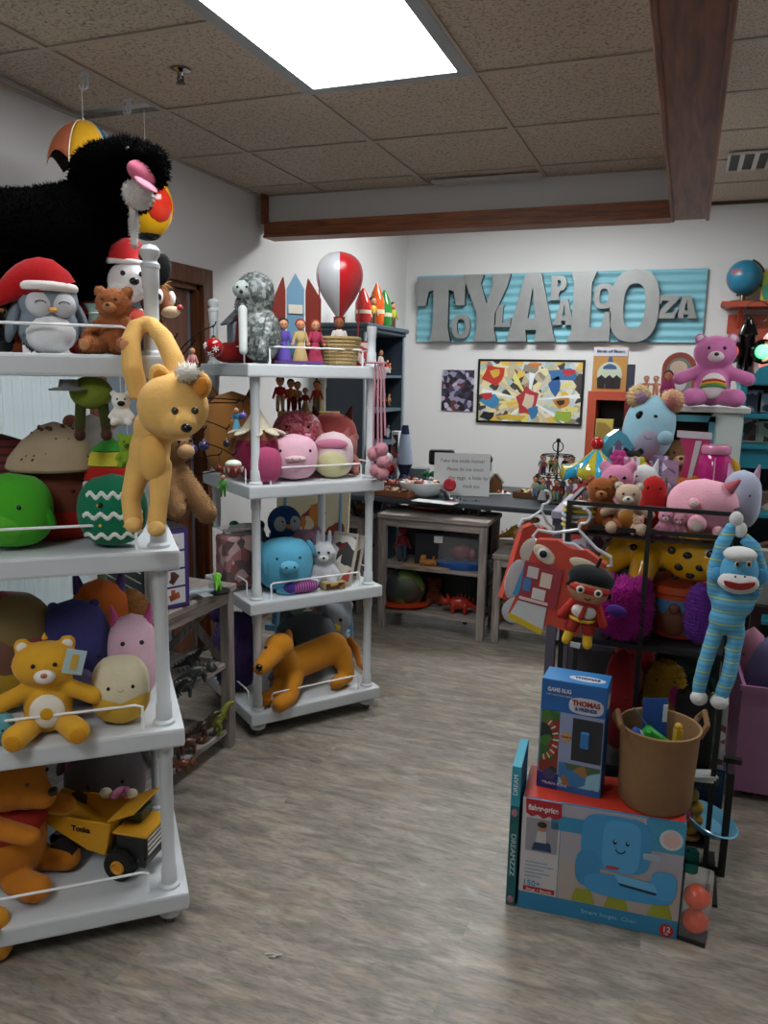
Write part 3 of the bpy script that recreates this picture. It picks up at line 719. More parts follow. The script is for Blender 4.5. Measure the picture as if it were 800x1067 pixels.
def santa_hat(T, c, w, h, tip, brim=.03):
    c = Vector(c); tip = Vector(tip); mid = (c+Vector((0, 0, h)) + tip)/2 + Vector((0, 0, h*.35))
    pts = [c, c+Vector((0, 0, h*.45)), mid, tip]; 
    pp = []; rr = []
    for i in range(10):
        t = i/9; a = (1-t)**3; b = 3*(1-t)**2*t; cc = 3*(1-t)*t*t; d = t**3
        pp.append(pts[0]*a+pts[1]*b+pts[2]*cc+pts[3]*d); rr.append(w/2*(1-t)**.75+.006)
    hat = MB().tube(pp, rr, 18).build('hat', mat('#b3191c', 'plush'), T)
    MB().torus(c, w/2*.98, brim, seg=22, rs=10).build('hat_brim', mat('#ece8e4', 'plush'), hat)
    MB().ell(tip, brim*1.5, seg=12).build('pompom', mat('#ece8e4', 'plush'), hat)
# ================================================================ LEFT SHELF
def fx(loc):                                             # map photo column/row at depth Y to coordinates local to loc
    loc = Vector(loc)
    return lambda u, v, Y: at(u, v, Y=Y)-loc
# --- big black shaggy dog on top
loc = LS.w(.5, .26, 1.537); T = thing('plush_dog', 'big shaggy black plush dog with open pink mouth on top of the left shelf', 'plush toy', loc)
q = fx(loc); Y0 = 1.66; k_ = .0024
m = MB(); 
m.cap(q(-60, 262, 1.42), q(60, 258, 1.66), .135, .14).cap(q(60, 250, 1.66), q(104, 224, 1.74), .13, .095).cap(q(104, 224, 1.74), q(110, 190, 1.74), .084, .082)
m.ell(q(120, 182, 1.74), (.115, .1, .078)).cap(q(130, 168, 1.72), q(160, 168, 1.66), .058, .034).cap(q(132, 200, 1.72), q(146, 210, 1.68), .05, .026).ell(q(165, 176, 1.66), (.022, .03, .05))
for a, c in (((90, 300), (96, 345)), ((40, 300), (40, 350)), ((0, 300), (0, 350))): m.cap(q(*a, 1.8), q(*c, 1.84), .05, .045)
m.build('body', mat('#040404', 'fur'), T, fuse=.012, fur=(26000, .015, .0024))
MB().ell(q(144, 203, 1.65), (.034, .04, .03), rot=(0, 35, 0)).build('chin', P('#dcd8d2'), T, fur=(900, .009, .002))
MB().ell(q(152, 182, 1.655), (.044, .05, .027), rot=(0, 34, 0)).build('palate', mat('#d8708c', 'felt'), T)
MB().ell(q(152, 192, 1.625), (.03, .03, .008), rot=(0, 38, 0)).build('tongue', mat('#e8a0b4', 'felt'), T)
MB().cap(q(139, 214, 1.665), q(140, 255, 1.66), .011, .008).build('chest_blaze', P('#dcd8d2'), T, fur=(600, .008, .0018))
MB().ell(q(133, 155, 1.64), .006, seg=8).build('eye', EYE, T)
# --- penguin with santa hat
loc = LS.col(52, .06, 1.537); s = S(86, loc)
T = thing('plush_penguin', 'grey and white plush penguin wearing a red santa hat on the top shelf', 'plush toy', loc, face(loc, 10))
m = MB().ell((0, 0, .3*s), (.36*s, .28*s, .32*s)).ell((0, 0, .62*s), (.36*s, .3*s, .3*s)).flat(0); m.build('body', P('#7f8b95'), T, fuse=.025*s)
MB().ell((0, -.08*s, .24*s), (.3*s, .25*s, .26*s)).flat(0).build('belly', P('#dedfe0'), T)
for k in (-1, 1):
    MB().ell((k*.13*s, -.23*s, .56*s), (.15*s, .09*s, .15*s)).build('cheek', P('#c9ccd0'), T)
    MB().tube([((k*.13+.06*math.cos(a))*s, -.325*s, (.56+.03*math.sin(a))*s) for a in [PI*i/6 for i in range(7)]], .006*s, 5).build('closed_eye', STITCH, T)
    MB().ell((k*.39*s, .02*s, .36*s), (.07*s, .14*s, .26*s), rot=(0, -k*14, 0)).build('wing', P('#77828d'), T)
MB().ell((0, -.32*s, .49*s), (.05*s, .05*s, .03*s), seg=10).build('beak', mat('#d8a04a', 'felt'), T)
santa_hat(T, (-.02*s, 0, .76*s), .66*s, .3*s, (-.62*s, -.1*s, .5*s), .055*s)
# --- striped folded towels / books at the far left edge
for i, (c, l) in enumerate((('#c65a2c', 'orange'), ('#d9cfc0', 'cream'), ('#8c3f28', 'rust'))):
    p = LS.col(2, .28, 1.537+.04*i+.09)
boxy('small orange gift box behind the santa-hat penguin', LS.col(4, .3, 1.537), .09, .08, .17, '#b4582e', front=art(['#c9642f', '#e0d8ca', '#7c2f1c'], 22, 3), name='gift_box')
bear('black and white plush cow at the far left of the top shelf', LS.col(-6, .1, 1.537), .11, '#161616', muz='#c7803a', name='plush_cow')
# --- white-faced plush with santa hat and black ears
loc = LS.col(136, .2, 1.537); s = S(112, loc)
T = thing('plush_dog', 'white-faced plush with black ears and a small red santa hat behind the shelf post', 'plush toy', loc, face(loc, 8))
m = MB().ell((0, 0, .22*s), (.2*s, .17*s, .24*s)).ell((0, .02*s, .7*s), (.2*s, .18*s, .2*s)); m.cap((-.17*s, 0, .35*s), (-.28*s, -.06*s, .2*s), .05*s).cap((.17*s, 0, .35*s), (.28*s, -.06*s, .2*s), .05*s)
m.flat(0).build('body', P('#121212'), T, fuse=.025*s)
MB().ell((0, -.06*s, .66*s), (.19*s, .16*s, .19*s)).ell((-.05*s, -.12*s, .58*s), (.15*s, .1*s, .09*s)).build('face', P('#e4e2e0'), T, fuse=.02*s)
for k in (-1, 1): MB().ell((k*.3*s, .03*s, .8*s), (.1*s, .05*s, .15*s), rot=(0, k*12, 0)).build('ear', P('#101010'), T)
MB().ell((.02*s, -.25*s, .65*s), (.045*s, .03*s, .035*s), seg=10).build('nose', EYE, T)
eyes(T, [(-.07*s, -.2*s, .72*s), (.09*s, -.2*s, .72*s)], .024*s)
MB().ell((0, -.02*s, .3*s), (.21*s, .18*s, .14*s)).build('shirt', mat('#a8301f', 'cloth'), T)
santa_hat(T, (-.04*s, 0, .83*s), .34*s, .16*s, (.15*s, .05*s, .95*s), .025*s)
# --- curly brown teddy
loc = LS.col(121, .02, 1.537); bear('small curly orange-brown teddy bear sitting by the shelf post', loc, S(72, loc), '#a9663c', muz='#b87c4e', pad='#c08a5e', rz=face(loc, -18), fur=(2500, .006, .0025))
loc = LS.col(103, .1, 1.537); T = thing('gift_bag', 'mint green cloth gift bag behind the curly teddy bear', 'bag', loc, face(loc, 20)); s = S(52, loc)
MB().lathe([(.16*s, 0), (.2*s, .1*s), (.22*s, .5*s), (.15*s, .8*s), (.26*s, .98*s)], seg=14, sy=.6).build('pouch', mat('#9fc0b4', 'cloth'), T)
MB().torus((0, 0, .8*s), .15*s, .02*s).build('ribbon', mat('#cfdad2', 'cloth'), T)
loc = LS.col(92, .22, 1.537); tiny('small red plush between the penguin and the black-eared plush', loc, S(60, loc), '#8a2417', '#6e1a10')
# --- chipmunk behind the post
loc = LS.col(164, .34, 1.537); s = S(84, loc); T = thing('plush_chipmunk', 'brown plush chipmunk with tan hair tuft and red nose looking right', 'plush toy', loc, face(loc, 55))
MB().ell((0, 0, .24*s), (.17*s, .15*s, .25*s)).ell((0, 0, .68*s), (.17*s, .2*s, .2*s)).cap((0, -.1*s, .62*s), (0, -.24*s, .56*s), .09*s, .06*s).flat(0).build('body', P('#7a4a2c'), T, fuse=.025*s)
MB().ell((0, -.2*s, .55*s), (.09*s, .13*s, .075*s)).build('muzzle', P('#d9bd9a'), T); MB().ell((0, -.34*s, .6*s), .035*s, seg=10).build('nose', mat('#b3202a', 'satin'), T)
for k in (-1, 1): MB().ell((k*.13*s, -.14*s, .72*s), (.05*s, .05*s, .09*s)).build('eye_white', mat('#efece4', 'felt'), T); MB().ell((k*.165*s, -.17*s, .71*s), (.02*s, .025*s, .04*s), seg=8).build('eye', EYE, T)
MB().ell((0, .02*s, .88*s), (.1*s, .12*s, .06*s)).build('hair_tuft', P('#c9975a'), T, fur=(300, .035, .003))
# --- white lampshade beyond
loc = Vector((-2.15, 1.72, 1.93)); p = at(8, 210, Y=1.9)
T = thing('wall_sconce', 'white drum shade wall lamp above the shaggy black dog', 'lamp', (XL+.001, 2.04, 2.0), 0)
MB().box((.012, 0, 0), (.02, .08, .1), bev=.004).cone((.02, 0, 0), (.07, 0, 0), .008).build('wall_bracket', mat('#c9c6c0', 'metal'), T)
MB().lathe([(.075, -.06), (.075, .06), (.071, .06), (.071, -.055)], c=(.11, 0, 0), seg=28).build('lamp_shade', mat('#e9e6df', 'cloth'), T)
# --- hanging paper umbrella and beach ball
def hookat(x, y, label):
    T = thing('ceiling_hook', label, 'hook', (x, y, ZC-.004)); MB().box((0, 0, -.004), (.035, .02, .008), bev=.003).box((0, .004, -.028), (.022, .006, .05), bev=.003).build('plate', mat('#c3c6cb', 'plastic'), T, smooth=False)
    for k in (-1, 1): MB().tube([(k*.007, 0, -.045), (k*.007, -.008, -.058), (k*.007, -.018, -.056), (k*.007, -.02, -.045)], .0028, 6).build('prong', mat('#c3c6cb', 'plastic'), T)
hu = at(88, 74, Z=ZC); hb = at(133, 101, Z=ZC)
hookat(hu.x, hu.y, 'clear plastic ceiling hook holding the umbrella string'); hookat(hb.x, hb.y, 'clear plastic ceiling hook holding the beach ball string')
pt = on(71.5, 2.29, 2.3); r = .12
T = thing('hanging_umbrella', 'small paper umbrella in orange, yellow and blue panels hanging from the ceiling', 'umbrella', (hu.x, hu.y-.018, 2.165), R(62))
cols = ['#d9a312', '#20506b', '#a8301f', '#141414', '#1b1b1b', '#d97a55']
n = 6
for i in range(n):
    m = MB(); rows = []
    for j in range(7):
        a = 2*PI*(i+j/6)/n-2.35; row = []
        for k in range(9):
            e = k/8*1.5; sc = .085*(abs(j-3)/3)*(0) ; z = r*math.cos(e)*1.35; rr = r*math.sin(e)*(1-.05*math.sin(PI*j/6))
            if k == 8: z += .035*math.sin(PI*j/6)
            if k == 7: z += .012*math.sin(PI*j/6)
            row.append(m.bm.verts.new((rr*math.cos(a), rr*math.sin(a), z)))
        rows.append(row)
    for j in range(6):
        for k in range(8): m.bm.faces.new((rows[j][k], rows[j+1][k], rows[j+1][k+1], rows[j][k+1]))
    o = m.build('canopy_panel', mat(cols[i], 'cloth'), T); sd = o.modifiers.new('t', 'SOLIDIFY'); sd.thickness = .0015
    a = 2*PI*i/n-2.35; MB().tube([(r*1.01*math.sin(e)*math.cos(a), r*1.01*math.sin(e)*math.sin(a), r*1.35*math.cos(e)) for e in [1.55*q/8 for q in range(9)]], .0022, 5).build('rib', mat('#e6dcc0', 'plastic'), T)
MB().cone((0, 0, r*1.33), (0, 0, r*1.42), .004).cone((0, 0, -.09), (0, 0, r*1.33), .003).build('shaft', mat('#e6dcc0', 'plastic'), T)
MB().cone((0, 0, r*1.42), (0, 0, ZC-.055-2.165), .0013, seg=6).build('string', mat('#d9d5cc', 'cloth'), T)
zb = at(153, 215, Y=hb.y-.018).z; T = thing('beach_ball', 'toy beach ball of red discs on yellow hanging behind the black dog', 'ball', (at(153, 215, Y=hb.y-.018).x, hb.y-.018, zb), R(-10))
MB().ell((0, 0, 0), (.095, .095, .118), seg=28).build('ball_skin', mat('#d9a312', 'gloss'), T)
for a in (-100, -10, 80, 170):
    m = MB(); ca, sa = math.cos(R(a)), math.sin(R(a)); m.ell((0, 0, 0), (.058, .03, .068), rot=(0, 0, a+90))
    for v in m.bm.verts: v.co += Vector((ca*.07, sa*.07, .0))
    m.build('red_disc', mat('#c4301c', 'gloss'), T)
MB().ell((0, 0, -.098), (.05, .05, .024)).build('bottom_cap', mat('#161616', 'gloss'), T)
MB().cone((0, 0, .115), (0, 0, ZC-.055-zb), .0013, seg=6).build('string', mat('#d9d5cc', 'cloth'), T)

# --- lion cub plush hanging by its arms from the post
loc = at(160, 470, Y=1.52); q = fx(loc)
T = thing('plush_lion_cub', 'golden plush lion cub hanging by its long arms from the left shelf post', 'plush toy', loc); GC = P('#deb064')
m = MB(); a = [(146, 415, 1.54), (138, 385, 1.53), (136, 355, 1.55), (142, 341, 1.575), (152, 337, 1.59)]
b_ = [(158, 338, 1.59), (170, 352, 1.57), (181, 375, 1.55), (187, 400, 1.53), (176, 425, 1.55)]
m.tube([q(*x) for x in a], [.024, .025, .023, .022, .018], 12).tube([q(*x) for x in b_], [.018, .023, .025, .026, .024], 12).ell(q(*a[-1]), .019).ell(q(*b_[0]), .019).ell(q(*b_[-1]), .024)
m.ell(q(156, 470, 1.53), (.05, .045, .07), rot=(0, 12, 0)).ell(q(162, 446, 1.53), (.055, .045, .05))
m.ell(q(180, 424, 1.50), (.085, .072, .074)).cap(q(186, 438, 1.47), q(192, 442, 1.445), .04, .028)
m.cap(q(145, 486, 1.52), q(136, 520, 1.49), .03, .023).cap(q(136, 520, 1.49), q(139, 542, 1.475), .022, .023)
m.cap(q(167, 486, 1.52), q(166, 520, 1.49), .028, .022).cap(q(166, 520, 1.49), q(163, 546, 1.475), .021, .022)
m.build('body', GC, T, fuse=.006)
for (u, v, k) in ((166, 393, -1), (209, 402, 1)):
    MB().ell(q(u, v, 1.5), (.027, .014, .03), rot=(0, k*20, 0)).build('ear', GC, T); MB().ell(q(u+1, v+1, 1.483), (.018, .008, .021), rot=(0, k*20, 0)).build('inner_ear', P('#c07a2a'), T)
MB().ell(q(196, 388, 1.48), (.024, .02, .016)).build('hair_tuft', P('#f2eee4'), T, fur=(350, .014, .0016))
MB().ell(q(194, 446, 1.412), (.013, .01, .01), seg=10).build('nose', EYE, T)
for (u, v) in ((182, 428), (203, 428)):
    MB().ell(q(u, v, 1.43), (.009, .005, .008), seg=10).build('eye', mat('#3a2c1c', 'gloss'), T)
MB().ell(q(139, 547, 1.455), (.022, .018, .018)).build('paw', P('#e3b76e'), T); MB().ell(q(163, 551, 1.455), (.022, .018, .018)).build('paw', P('#e3b76e'), T)
MB().ell(q(158, 478, 1.493), (.035, .02, .055)).build('belly_patch', P('#dcab5c'), T)
# brown plush legs behind it
loc = LS.col(184, .35, 1.06); T = thing('plush_dog', 'tan plush dog with fuzzy paws sitting behind the hanging lion cub', 'plush toy', loc, face(loc, 40)); s = S(105, loc)
MB().ell((0, .0, .3*s), (.2*s, .17*s, .3*s)).cap((0, -.1*s, .45*s), (.12*s, -.3*s, .1*s), .1*s, .11*s).cap((-.1*s, 0, .5*s), (-.15*s, -.2*s, .15*s), .08*s).ell((0, 0, .75*s), (.17*s, .16*s, .18*s)).flat(0).build('body', P('#8d6a45'), T, fuse=.03*s, fur=(2500, .008, .002))
MB().ell((0, -.16*s, .7*s), (.09*s, .08*s, .07*s)).build('muzzle', P('#a98560'), T); eyes(T, [(.07*s, -.15*s, .8*s), (-.07*s, -.15*s, .8*s)], .02*s)
# --- toys hanging from the underside of the top tier
def hang(T, x, h): MB().cone((x[0], x[1], x[2]), (x[0], x[1], x[2]+h), .0012, seg=5).build('string', mat('#d9d5cc', 'cloth'), T)
loc = LS.col(98, .02, 1.30); s = .2
T = thing('plush_elf', 'green-suited plush elf with dark boots dangling under the top shelf', 'plush toy', loc, face(loc))
MB().ell((0, 0, .145), (.05, .035, .04)).build('tunic', P('#76862c'), T)
m = MB()
for k in (-1, 1): m.cap((k*.025, 0, .12), (k*.03, -.005, .06), .013, .012)
m.build('legs', P('#3a3f16'), T)
for k in (-1, 1): MB().ell((k*.03, -.012, .045), (.014, .022, .016), seg=10).build('boot', mat('#4a2418', 'felt'), T)
hang(T, (0, 0, .17), .007)
T = thing('plush_hat', 'small grey felt hat tucked under the top shelf', 'hat', LS.col(72, .0, 1.45), face(loc)); MB().lathe([(.045, 0), (.045, .004), (.024, .008), (.02, .026)], seg=18, sy=.8).build('brim', mat('#6c6e6c', 'felt'), T); hang(T, (0, 0, .024), .004)
for u, v0, c, c2, l in ((127, 1.37, '#e4e2dc', '#141414', 'black and white plush cow dangling beside the hanging lion cub'), (134, 1.27, '#7fa22c', '#4a6a18', 'lime green plush frog dangling beside the hanging lion cub')):
    loc = LS.col(u, -.045, v0); T = tiny(l, loc, .085, c, c2, name='plush_cow' if c == '#e4e2dc' else 'plush_frog'); hang(T, (0, 0, .078), 1.484-.078-v0)

# --- second tier (z 1.06): green round plush, mushroom hat plush, pink-eared mouse, christmas tree
Z = 1.062
loc = LS.col(14, .08, Z); squish('bright green round frog plush on the second shelf at the photo edge', loc, S(84, loc), S(78, loc), '#46a826', rz=face(loc, -25), eye=(.25, .6), er=.03, belly=('#55b030', .5, .4, .3), fins='#2f8a1c', smile=True)
loc = LS.col(62, .2, Z); w = S(82, loc); h = S(118, loc); T = squish('brown round plush with a speckled beige mushroom cap', loc, w, h*.86, '#6d3a28', eye=(.18, .5), er=.025, name='plush_mushroom')
MB().lathe([(.56*w, h*.60), (.58*w, h*.62), (.54*w, h*.7), (.38*w, h*.84), (.15*w, h*.97), (.02*w, h)], seg=28).lathe([(.5*w, h*.6), (.56*w, h*.605)], seg=28).build('mushroom_cap', P('#a89478'), T)
dots = MB(); rr_ = random.Random(3)
for k in range(34):
    a = rr_.uniform(0, 2*PI); t = rr_.uniform(.0, 1); x = .54*w+(.15*w-.54*w)*t; z = h*(.7+.27*t) if t > .4 else h*(.68+.3*t); dots.ell((x*math.cos(a), x*math.sin(a), z), .006, seg=6)
dots.build('speckle', mat('#5a3520', 'felt'), T)
MB().lathe([(.40*w, .0), (.495*w, h*.07), (.512*w, h*.22), (.512*w, h*.25), (.49*w, h*.25)], seg=28, sy=.8).build('red_base', P('#9c1f16'), T)
loc = LS.col(8, .26, Z); squish('dark red striped round plush with a tufted stem behind the green plush', loc, S(62, loc), S(104, loc), '#5c1c18', name='round_plush', bodymat=stripes(['#6e1f1a', '#6e1f1a', '#2a1412'], .02))
loc = LS.col(100, .26, Z); w = S(54, loc); T = squish('grey mouse plush with round pink ears behind the green tree plush', loc, w, S(120, loc), '#a9a49e', eye=None, ears='round', earc='#a8685a', name='plush_mouse')
loc2 = LS.col(113, .16, Z)
T = thing('knit_hat', 'rainbow knitted hat stacked behind the green tree plush', 'hat', LS.col(118, .14, Z), face(loc2)); w = S(56, loc2); h = S(112, loc2)
for i, c in enumerate(['#2f7d3a', '#a31f1a', '#e8e4dc', '#b3221d', '#c9c040', '#3f9a3a']):
    z0, z1 = h*(.15+.13*i), h*(.15+.13*(i+1)); r0 = w/2*math.sqrt(max(.02, 1-(max(0, i-2)/4)**2)); r1 = w/2*math.sqrt(max(.02, 1-(max(0, i-1)/4)**2))
    MB().lathe([(r0*.9, z0), (r0, z0+.004), ((r0+r1)/2*1.01, (z0+z1)/2), (r1, z1-.004), (r1*.9, z1)], seg=22).build('knit_band', P(c), T)
MB().lathe([(w*.4, 0), (w*.48, .01), (w*.5, h*.15)], seg=22).build('brim', P('#2c6a8c'), T)
loc = LS.col(119, .03, Z); w = S(70, loc); h = S(76, loc); T = squish('teal green round christmas tree plush with white garlands', loc, w, h, '#14704f', eye=(.16, .62), er=.04, name='plush_tree', p=2.2)
sf = Sq(w, w*.8, h, 2.2)
for z in (.2, .48, .75):
    m = MB(); n = 30
    for i in range(n):
        x = (-.42+.84*i/(n-1))*w*(1-abs(z-.35)*.5); zz = z*h+.03*h*math.sin(i*.95); m.ell((x, sf.y(x, zz)-.001, zz), (.024*w, .012*w, .034*h), seg=8)
    m.build('garland', P('#dfe5df'), T)
for x, z in ((-.18, .35), (.15, .33), (-.2, .62), (.28, .6)): MB().ell((x*w, sf.y(x*w, z*h), z*h), .022*w, seg=8).build('bead', mat('#d9b12c', 'felt'), T)

# --- third tier (z .585)
Z = .587
loc = LS.col(6, .22, Z); w = S(112, loc); squish('large tie-dye round plush in brown, pink, teal and yellow', loc, w, S(126, loc), '#8c7a4a', eye=None, d=w*.75, bodymat=art(['#6a5a3a', '#7c6a3c', '#9c3a48', '#2c7c84', '#b8952e', '#6c4a3c'], 9, 2), p=2.3)
loc = LS.col(52, .035, Z); T = bear('sunny yellow plush bear with white belly and hang tag on the third shelf', loc, S(106, loc), '#d6a02c', muz='#e6e0d6', belly='#e2dccb', pad='#c98a20', rz=face(loc, -5), headw=.31, nose='#b0563c', arms='out')
s = S(106, loc); MB().ell((0, -.225*s, .27*s), (.06*s, .012*s, .06*s), seg=14).build('sun_badge', P('#cf9a1e'), T)
MB().lathe([(.012*s, 0), (.03*s, .03*s), (.0, .09*s)], c=(0, 0, .92*s), seg=8).build('hair_tuft', P('#d6a02c'), T)
tg = MB().box((.27*s, -.27*s, .78*s), (.18*s, .003, .24*s), rot=(0, 15, 0)).build('hang_tag', mat('#a9c0c2', 'card'), T, smooth=False)
MB().box((.27*s, -.27*s-.003, .78*s), (.06*s, .002, .15*s), rot=(0, 15, 0)).build('tag_print', mat('#c9a23c', 'card'), tg, smooth=False)
loc = LS.col(82, .2, Z); w = S(70, loc); T = squish('indigo blue round plush whale behind the yellow bear', loc, w, S(112, loc), '#3a3a70', eye=(.3, .5), er=.03, belly=('#8f88b8', .5, .35, .25), ears='small', name='plush_whale')
loc = LS.col(108, .3, Z); squish('orange and purple striped round plush behind the blue whale plush', loc, S(62, loc), S(116, loc), '#c8672a', ears='point', earc='#4d3a6a', name='plush_fox')
loc = LS.col(136, .32, Z); squish('shaggy tan plush behind the pink-faced plush', loc, S(46, loc), S(98, loc), '#b07c44', eye=(.2, .7), fur=(3000, .014, .002), name='plush_lion')
loc = LS.col(140, .17, Z); T = squish('pink and white round cat plush behind the banana plush', loc, S(50, loc), S(94, loc), '#d9b4c4', eye=(.18, .72), er=.05, ears='point', earc='#c95a94', name='plush_cat')
loc = LS.col(127, .04, Z); w = S(58, loc); h = S(72, loc); T = squish('cream round plush wrapped in yellow banana peel petals', loc, w, h, '#d9cfae', eye=(.2, .62), er=.035, smile=True, name='plush_banana')
m = MB(); n = 40
for i in range(n):
    a0, a1 = 2*PI*i/n, 2*PI*(i+1)/n; f = lambda a: h*(.40+.07*abs(math.sin(a*2)))
    rad = lambda z: w/2*1.03*(1-abs((z-h/2)/(h/2))**2.5)**(1/2.5)
    prev = None
    for j in range(9):
        z0 = h*.02+(f(a0)-h*.02)*j/8; z1 = h*.02+(f(a1)-h*.02)*j/8
        q_ = (m.bm.verts.new((rad(z0)*math.cos(a0), rad(z0)*math.sin(a0)*.82, z0)), m.bm.verts.new((rad(z1)*math.cos(a1), rad(z1)*math.sin(a1)*.82, z1)))
        if prev: m.bm.faces.new((prev[0], prev[1], q_[1], q_[0]))
        prev = q_
bmesh.ops.remove_doubles(m.bm, verts=m.bm.verts, dist=.0005)
m.build('banana_peel', P('#d2a83c'), T)
loc = LS.col(-4, .0, Z); squish('pale teal round plush at the very edge of the third shelf', loc, S(38, loc), S(34, loc), '#5a9aa4')

# --- bottom tier (z .11)
Z = .112
loc = LS.col(14, .16, Z); s = S(146, loc)
T = thing('teddy_bear', 'large honey-orange plush bear in a red shirt on the bottom shelf', 'plush toy', loc, face(loc, 52)); OR = P('#b8701c'); T.scale = (1.22, 1.15, 1)
m = MB().ell((0, 0, .3*s), (.22*s, .2*s, .3*s)).ell((0, -.03*s, .76*s), (.2*s, .2*s, .19*s)).cap((0, -.15*s, .7*s), (0, -.24*s, .67*s), .12*s, .08*s)
for k in (-1, 1): m.ell((k*.17*s, .03*s, .93*s), (.06*s, .03*s, .06*s)).cap((k*.16*s, -.04*s, .52*s), (k*.17*s, -.27*s, .5*s), .07*s, .06*s).cap((k*.12*s, -.12*s, .1*s), (k*.15*s, -.27*s, .1*s), .085*s, .09*s)
m.flat(0).build('body', OR, T, fuse=.014*s)
MB().ell((0, -.31*s, .72*s), (.035*s, .025*s, .03*s), seg=12).build('nose', EYE, T); eyes(T, [(k*.09*s, -.21*s, .81*s) for k in (-1, 1)], .014*s)
MB().ell((0, 0, .46*s), (.235*s, .21*s, .13*s)).build('shirt', mat('#a3200f', 'cloth'), T)
loc = LS.w(.44, -.12, .0); 
loc = on(2, 1.30, .10); T = thing('plush_paw', 'golden plush duck standing on the floor before the left shelf, cut by the photo edge', 'plush toy', LS.w(.62, -.12, .0)); 
p0 = at(-1, 1000, Z=0); T.location = p0; T.scale = (.78,)*3
MB().ell((0, 0, .07), (.05, .05, .07)).ell((0, -.01, .155), (.042, .04, .042)).flat(0).build('body', P('#c78a1e'), T, fuse=.008)
MB().cone((.0, -.04, .15), (0, -.075, .145), .014, .006).build('beak', mat('#c9561c', 'felt'), T); T.name = 'plush_duck'; T.rotation_euler.z = face(p0)
loc = LS.col(112, .36, Z); squish('dark grey round elephant plush at the back of the bottom shelf', loc, S(80, loc), S(100, loc), '#4e4a4c', eye=(.2, .6), ears='flop', name='plush_elephant')
loc = LS.col(75, .34, Z); T = thing('toy_wand', 'magenta plastic toy wand standing behind the dump truck', 'toy wand', loc); MB().cone((0, 0, 0), (0, 0, .33), .009).ell((0, 0, .33), .02).build('rod', mat('#a02a6a', 'plastic'), T)
loc = LS.col(124, .2, Z+.0)
T = thing('rope_toy', 'pink and cream knotted rope toy lying on the dump truck bed', 'toy', LS.col(118, .19, Z+.172), R(20))
m = MB(); m.tube([(.05*math.cos(t)*.5+.01*t, .015*math.sin(2*t), .008+.02*abs(math.sin(t))) for t in [i*.35 for i in range(14)]], .009, 8); m.build('rope', mat('#c87aa0', 'cloth'), T)
MB().ell((-.02, 0, .02), (.018, .015, .016)).ell((.055, 0, .02), (.016, .015, .014)).build('knot', mat('#d9cbb0', 'cloth'), T)
# dump truck, length along local x, cab at +x
loc = LS.col(109, .17, Z); T = thing('toy_dump_truck', 'yellow and black toy dump truck with tipping bed on the bottom shelf', 'toy truck', loc, R(8)); YE = mat('#c7901a', 'paint'); BKP = mat('#0e0e0f', 'plastic')
s = S(122, loc)/1.0
MB().box((0, 0, .19*s), (.9*s, .26*s, .1*s), bev=.01).build('chassis', BKP, T, smooth=False)
for x in (-.26, .27):
    for y in (-1, 1):
        wq = MB().lathe([(.10*s, -.05*s), (.125*s, -.045*s), (.13*s, -.02*s), (.13*s, .02*s), (.125*s, .045*s), (.10*s, .05*s)], c=(x*s, y*.19*s, .13*s), rot=(90, 0, 0), seg=26).build('wheel', mat('#101010', 'cloth'), T)
        MB().lathe([(.06*s, -.012*s), (.06*s, .012*s), (.045*s, .02*s), (.03*s, .008*s)], c=(x*s, y*.235*s, .13*s), rot=(90 if y < 0 else -90, 0, 0), seg=20).build('hub', mat('#c98a1c', 'plastic'), wq)
# bed: tapered tub rising to the back, with canopy over the cab
bed = MB(); prof = [(-.52, .44), (-.1, .24), (.12, .21), (.2, .38), (.22, .46)]
M_ = Matrix()
for y in (-.2, .2): bed.prism([(x*s, z*s) for x, z in [(-.52, .47), (-.02, .23), (.14, .2), (.2, .48)]], .012*s, Matrix.Translation((0, y*s, 0)))
bed.box((-.27*s, 0, .345*s), (.57*s, .4*s, .012*s), rot=(0, 25.6, 0)); bed.box((.06*s, 0, .215*s), (.17*s, .4*s, .012*s), rot=(0, 10, 0)); bed.box((.17*s, 0, .34*s), (.012*s, .4*s, .29*s), rot=(0, 12, 0))
bed.box((.3*s, 0, .56*s), (.26*s, .42*s, .014*s), rot=(0, -24, 0)).box((-.16*s, .2*s, .475*s), (.72*s, .02*s, .014*s)).box((-.16*s, -.2*s, .475*s), (.72*s, .02*s, .014*s))
bo = bed.build('dump_bed', YE, T, smooth=False)
text('Tonka', .066*s, mat('#201512', 'plastic'), T, (-.07*s, -.208*s, .4*s), name='lettering', ext=.0006, bold=.001)
MB().box((.36*s, 0, .29*s), (.28*s, .36*s, .2*s), bev=.006).build('engine_block', BKP, T, smooth=False)
MB().box((.36*s, 0, .4*s), (.31*s, .38*s, .025*s), bev=.003).build('hood', YE, T, smooth=False)
MB().box((.3*s, .06*s, .475*s), (.16*s, .2*s, .12*s), bev=.006).build('cab_window', mat('#0d2a18', 'gloss'), T, smooth=False)
MB().box((.47*s, 0, .17*s), (.06*s, .4*s, .09*s), bev=.006).build('bumper', BKP, T, smooth=False)
gr = MB()
for i in range(4): gr.box((.504*s, .0, (.235+.042*i)*s), (.008*s, .3*s, .018*s))
gr.build('grille', mat('#d9d6cc', 'plastic'), T, smooth=False)
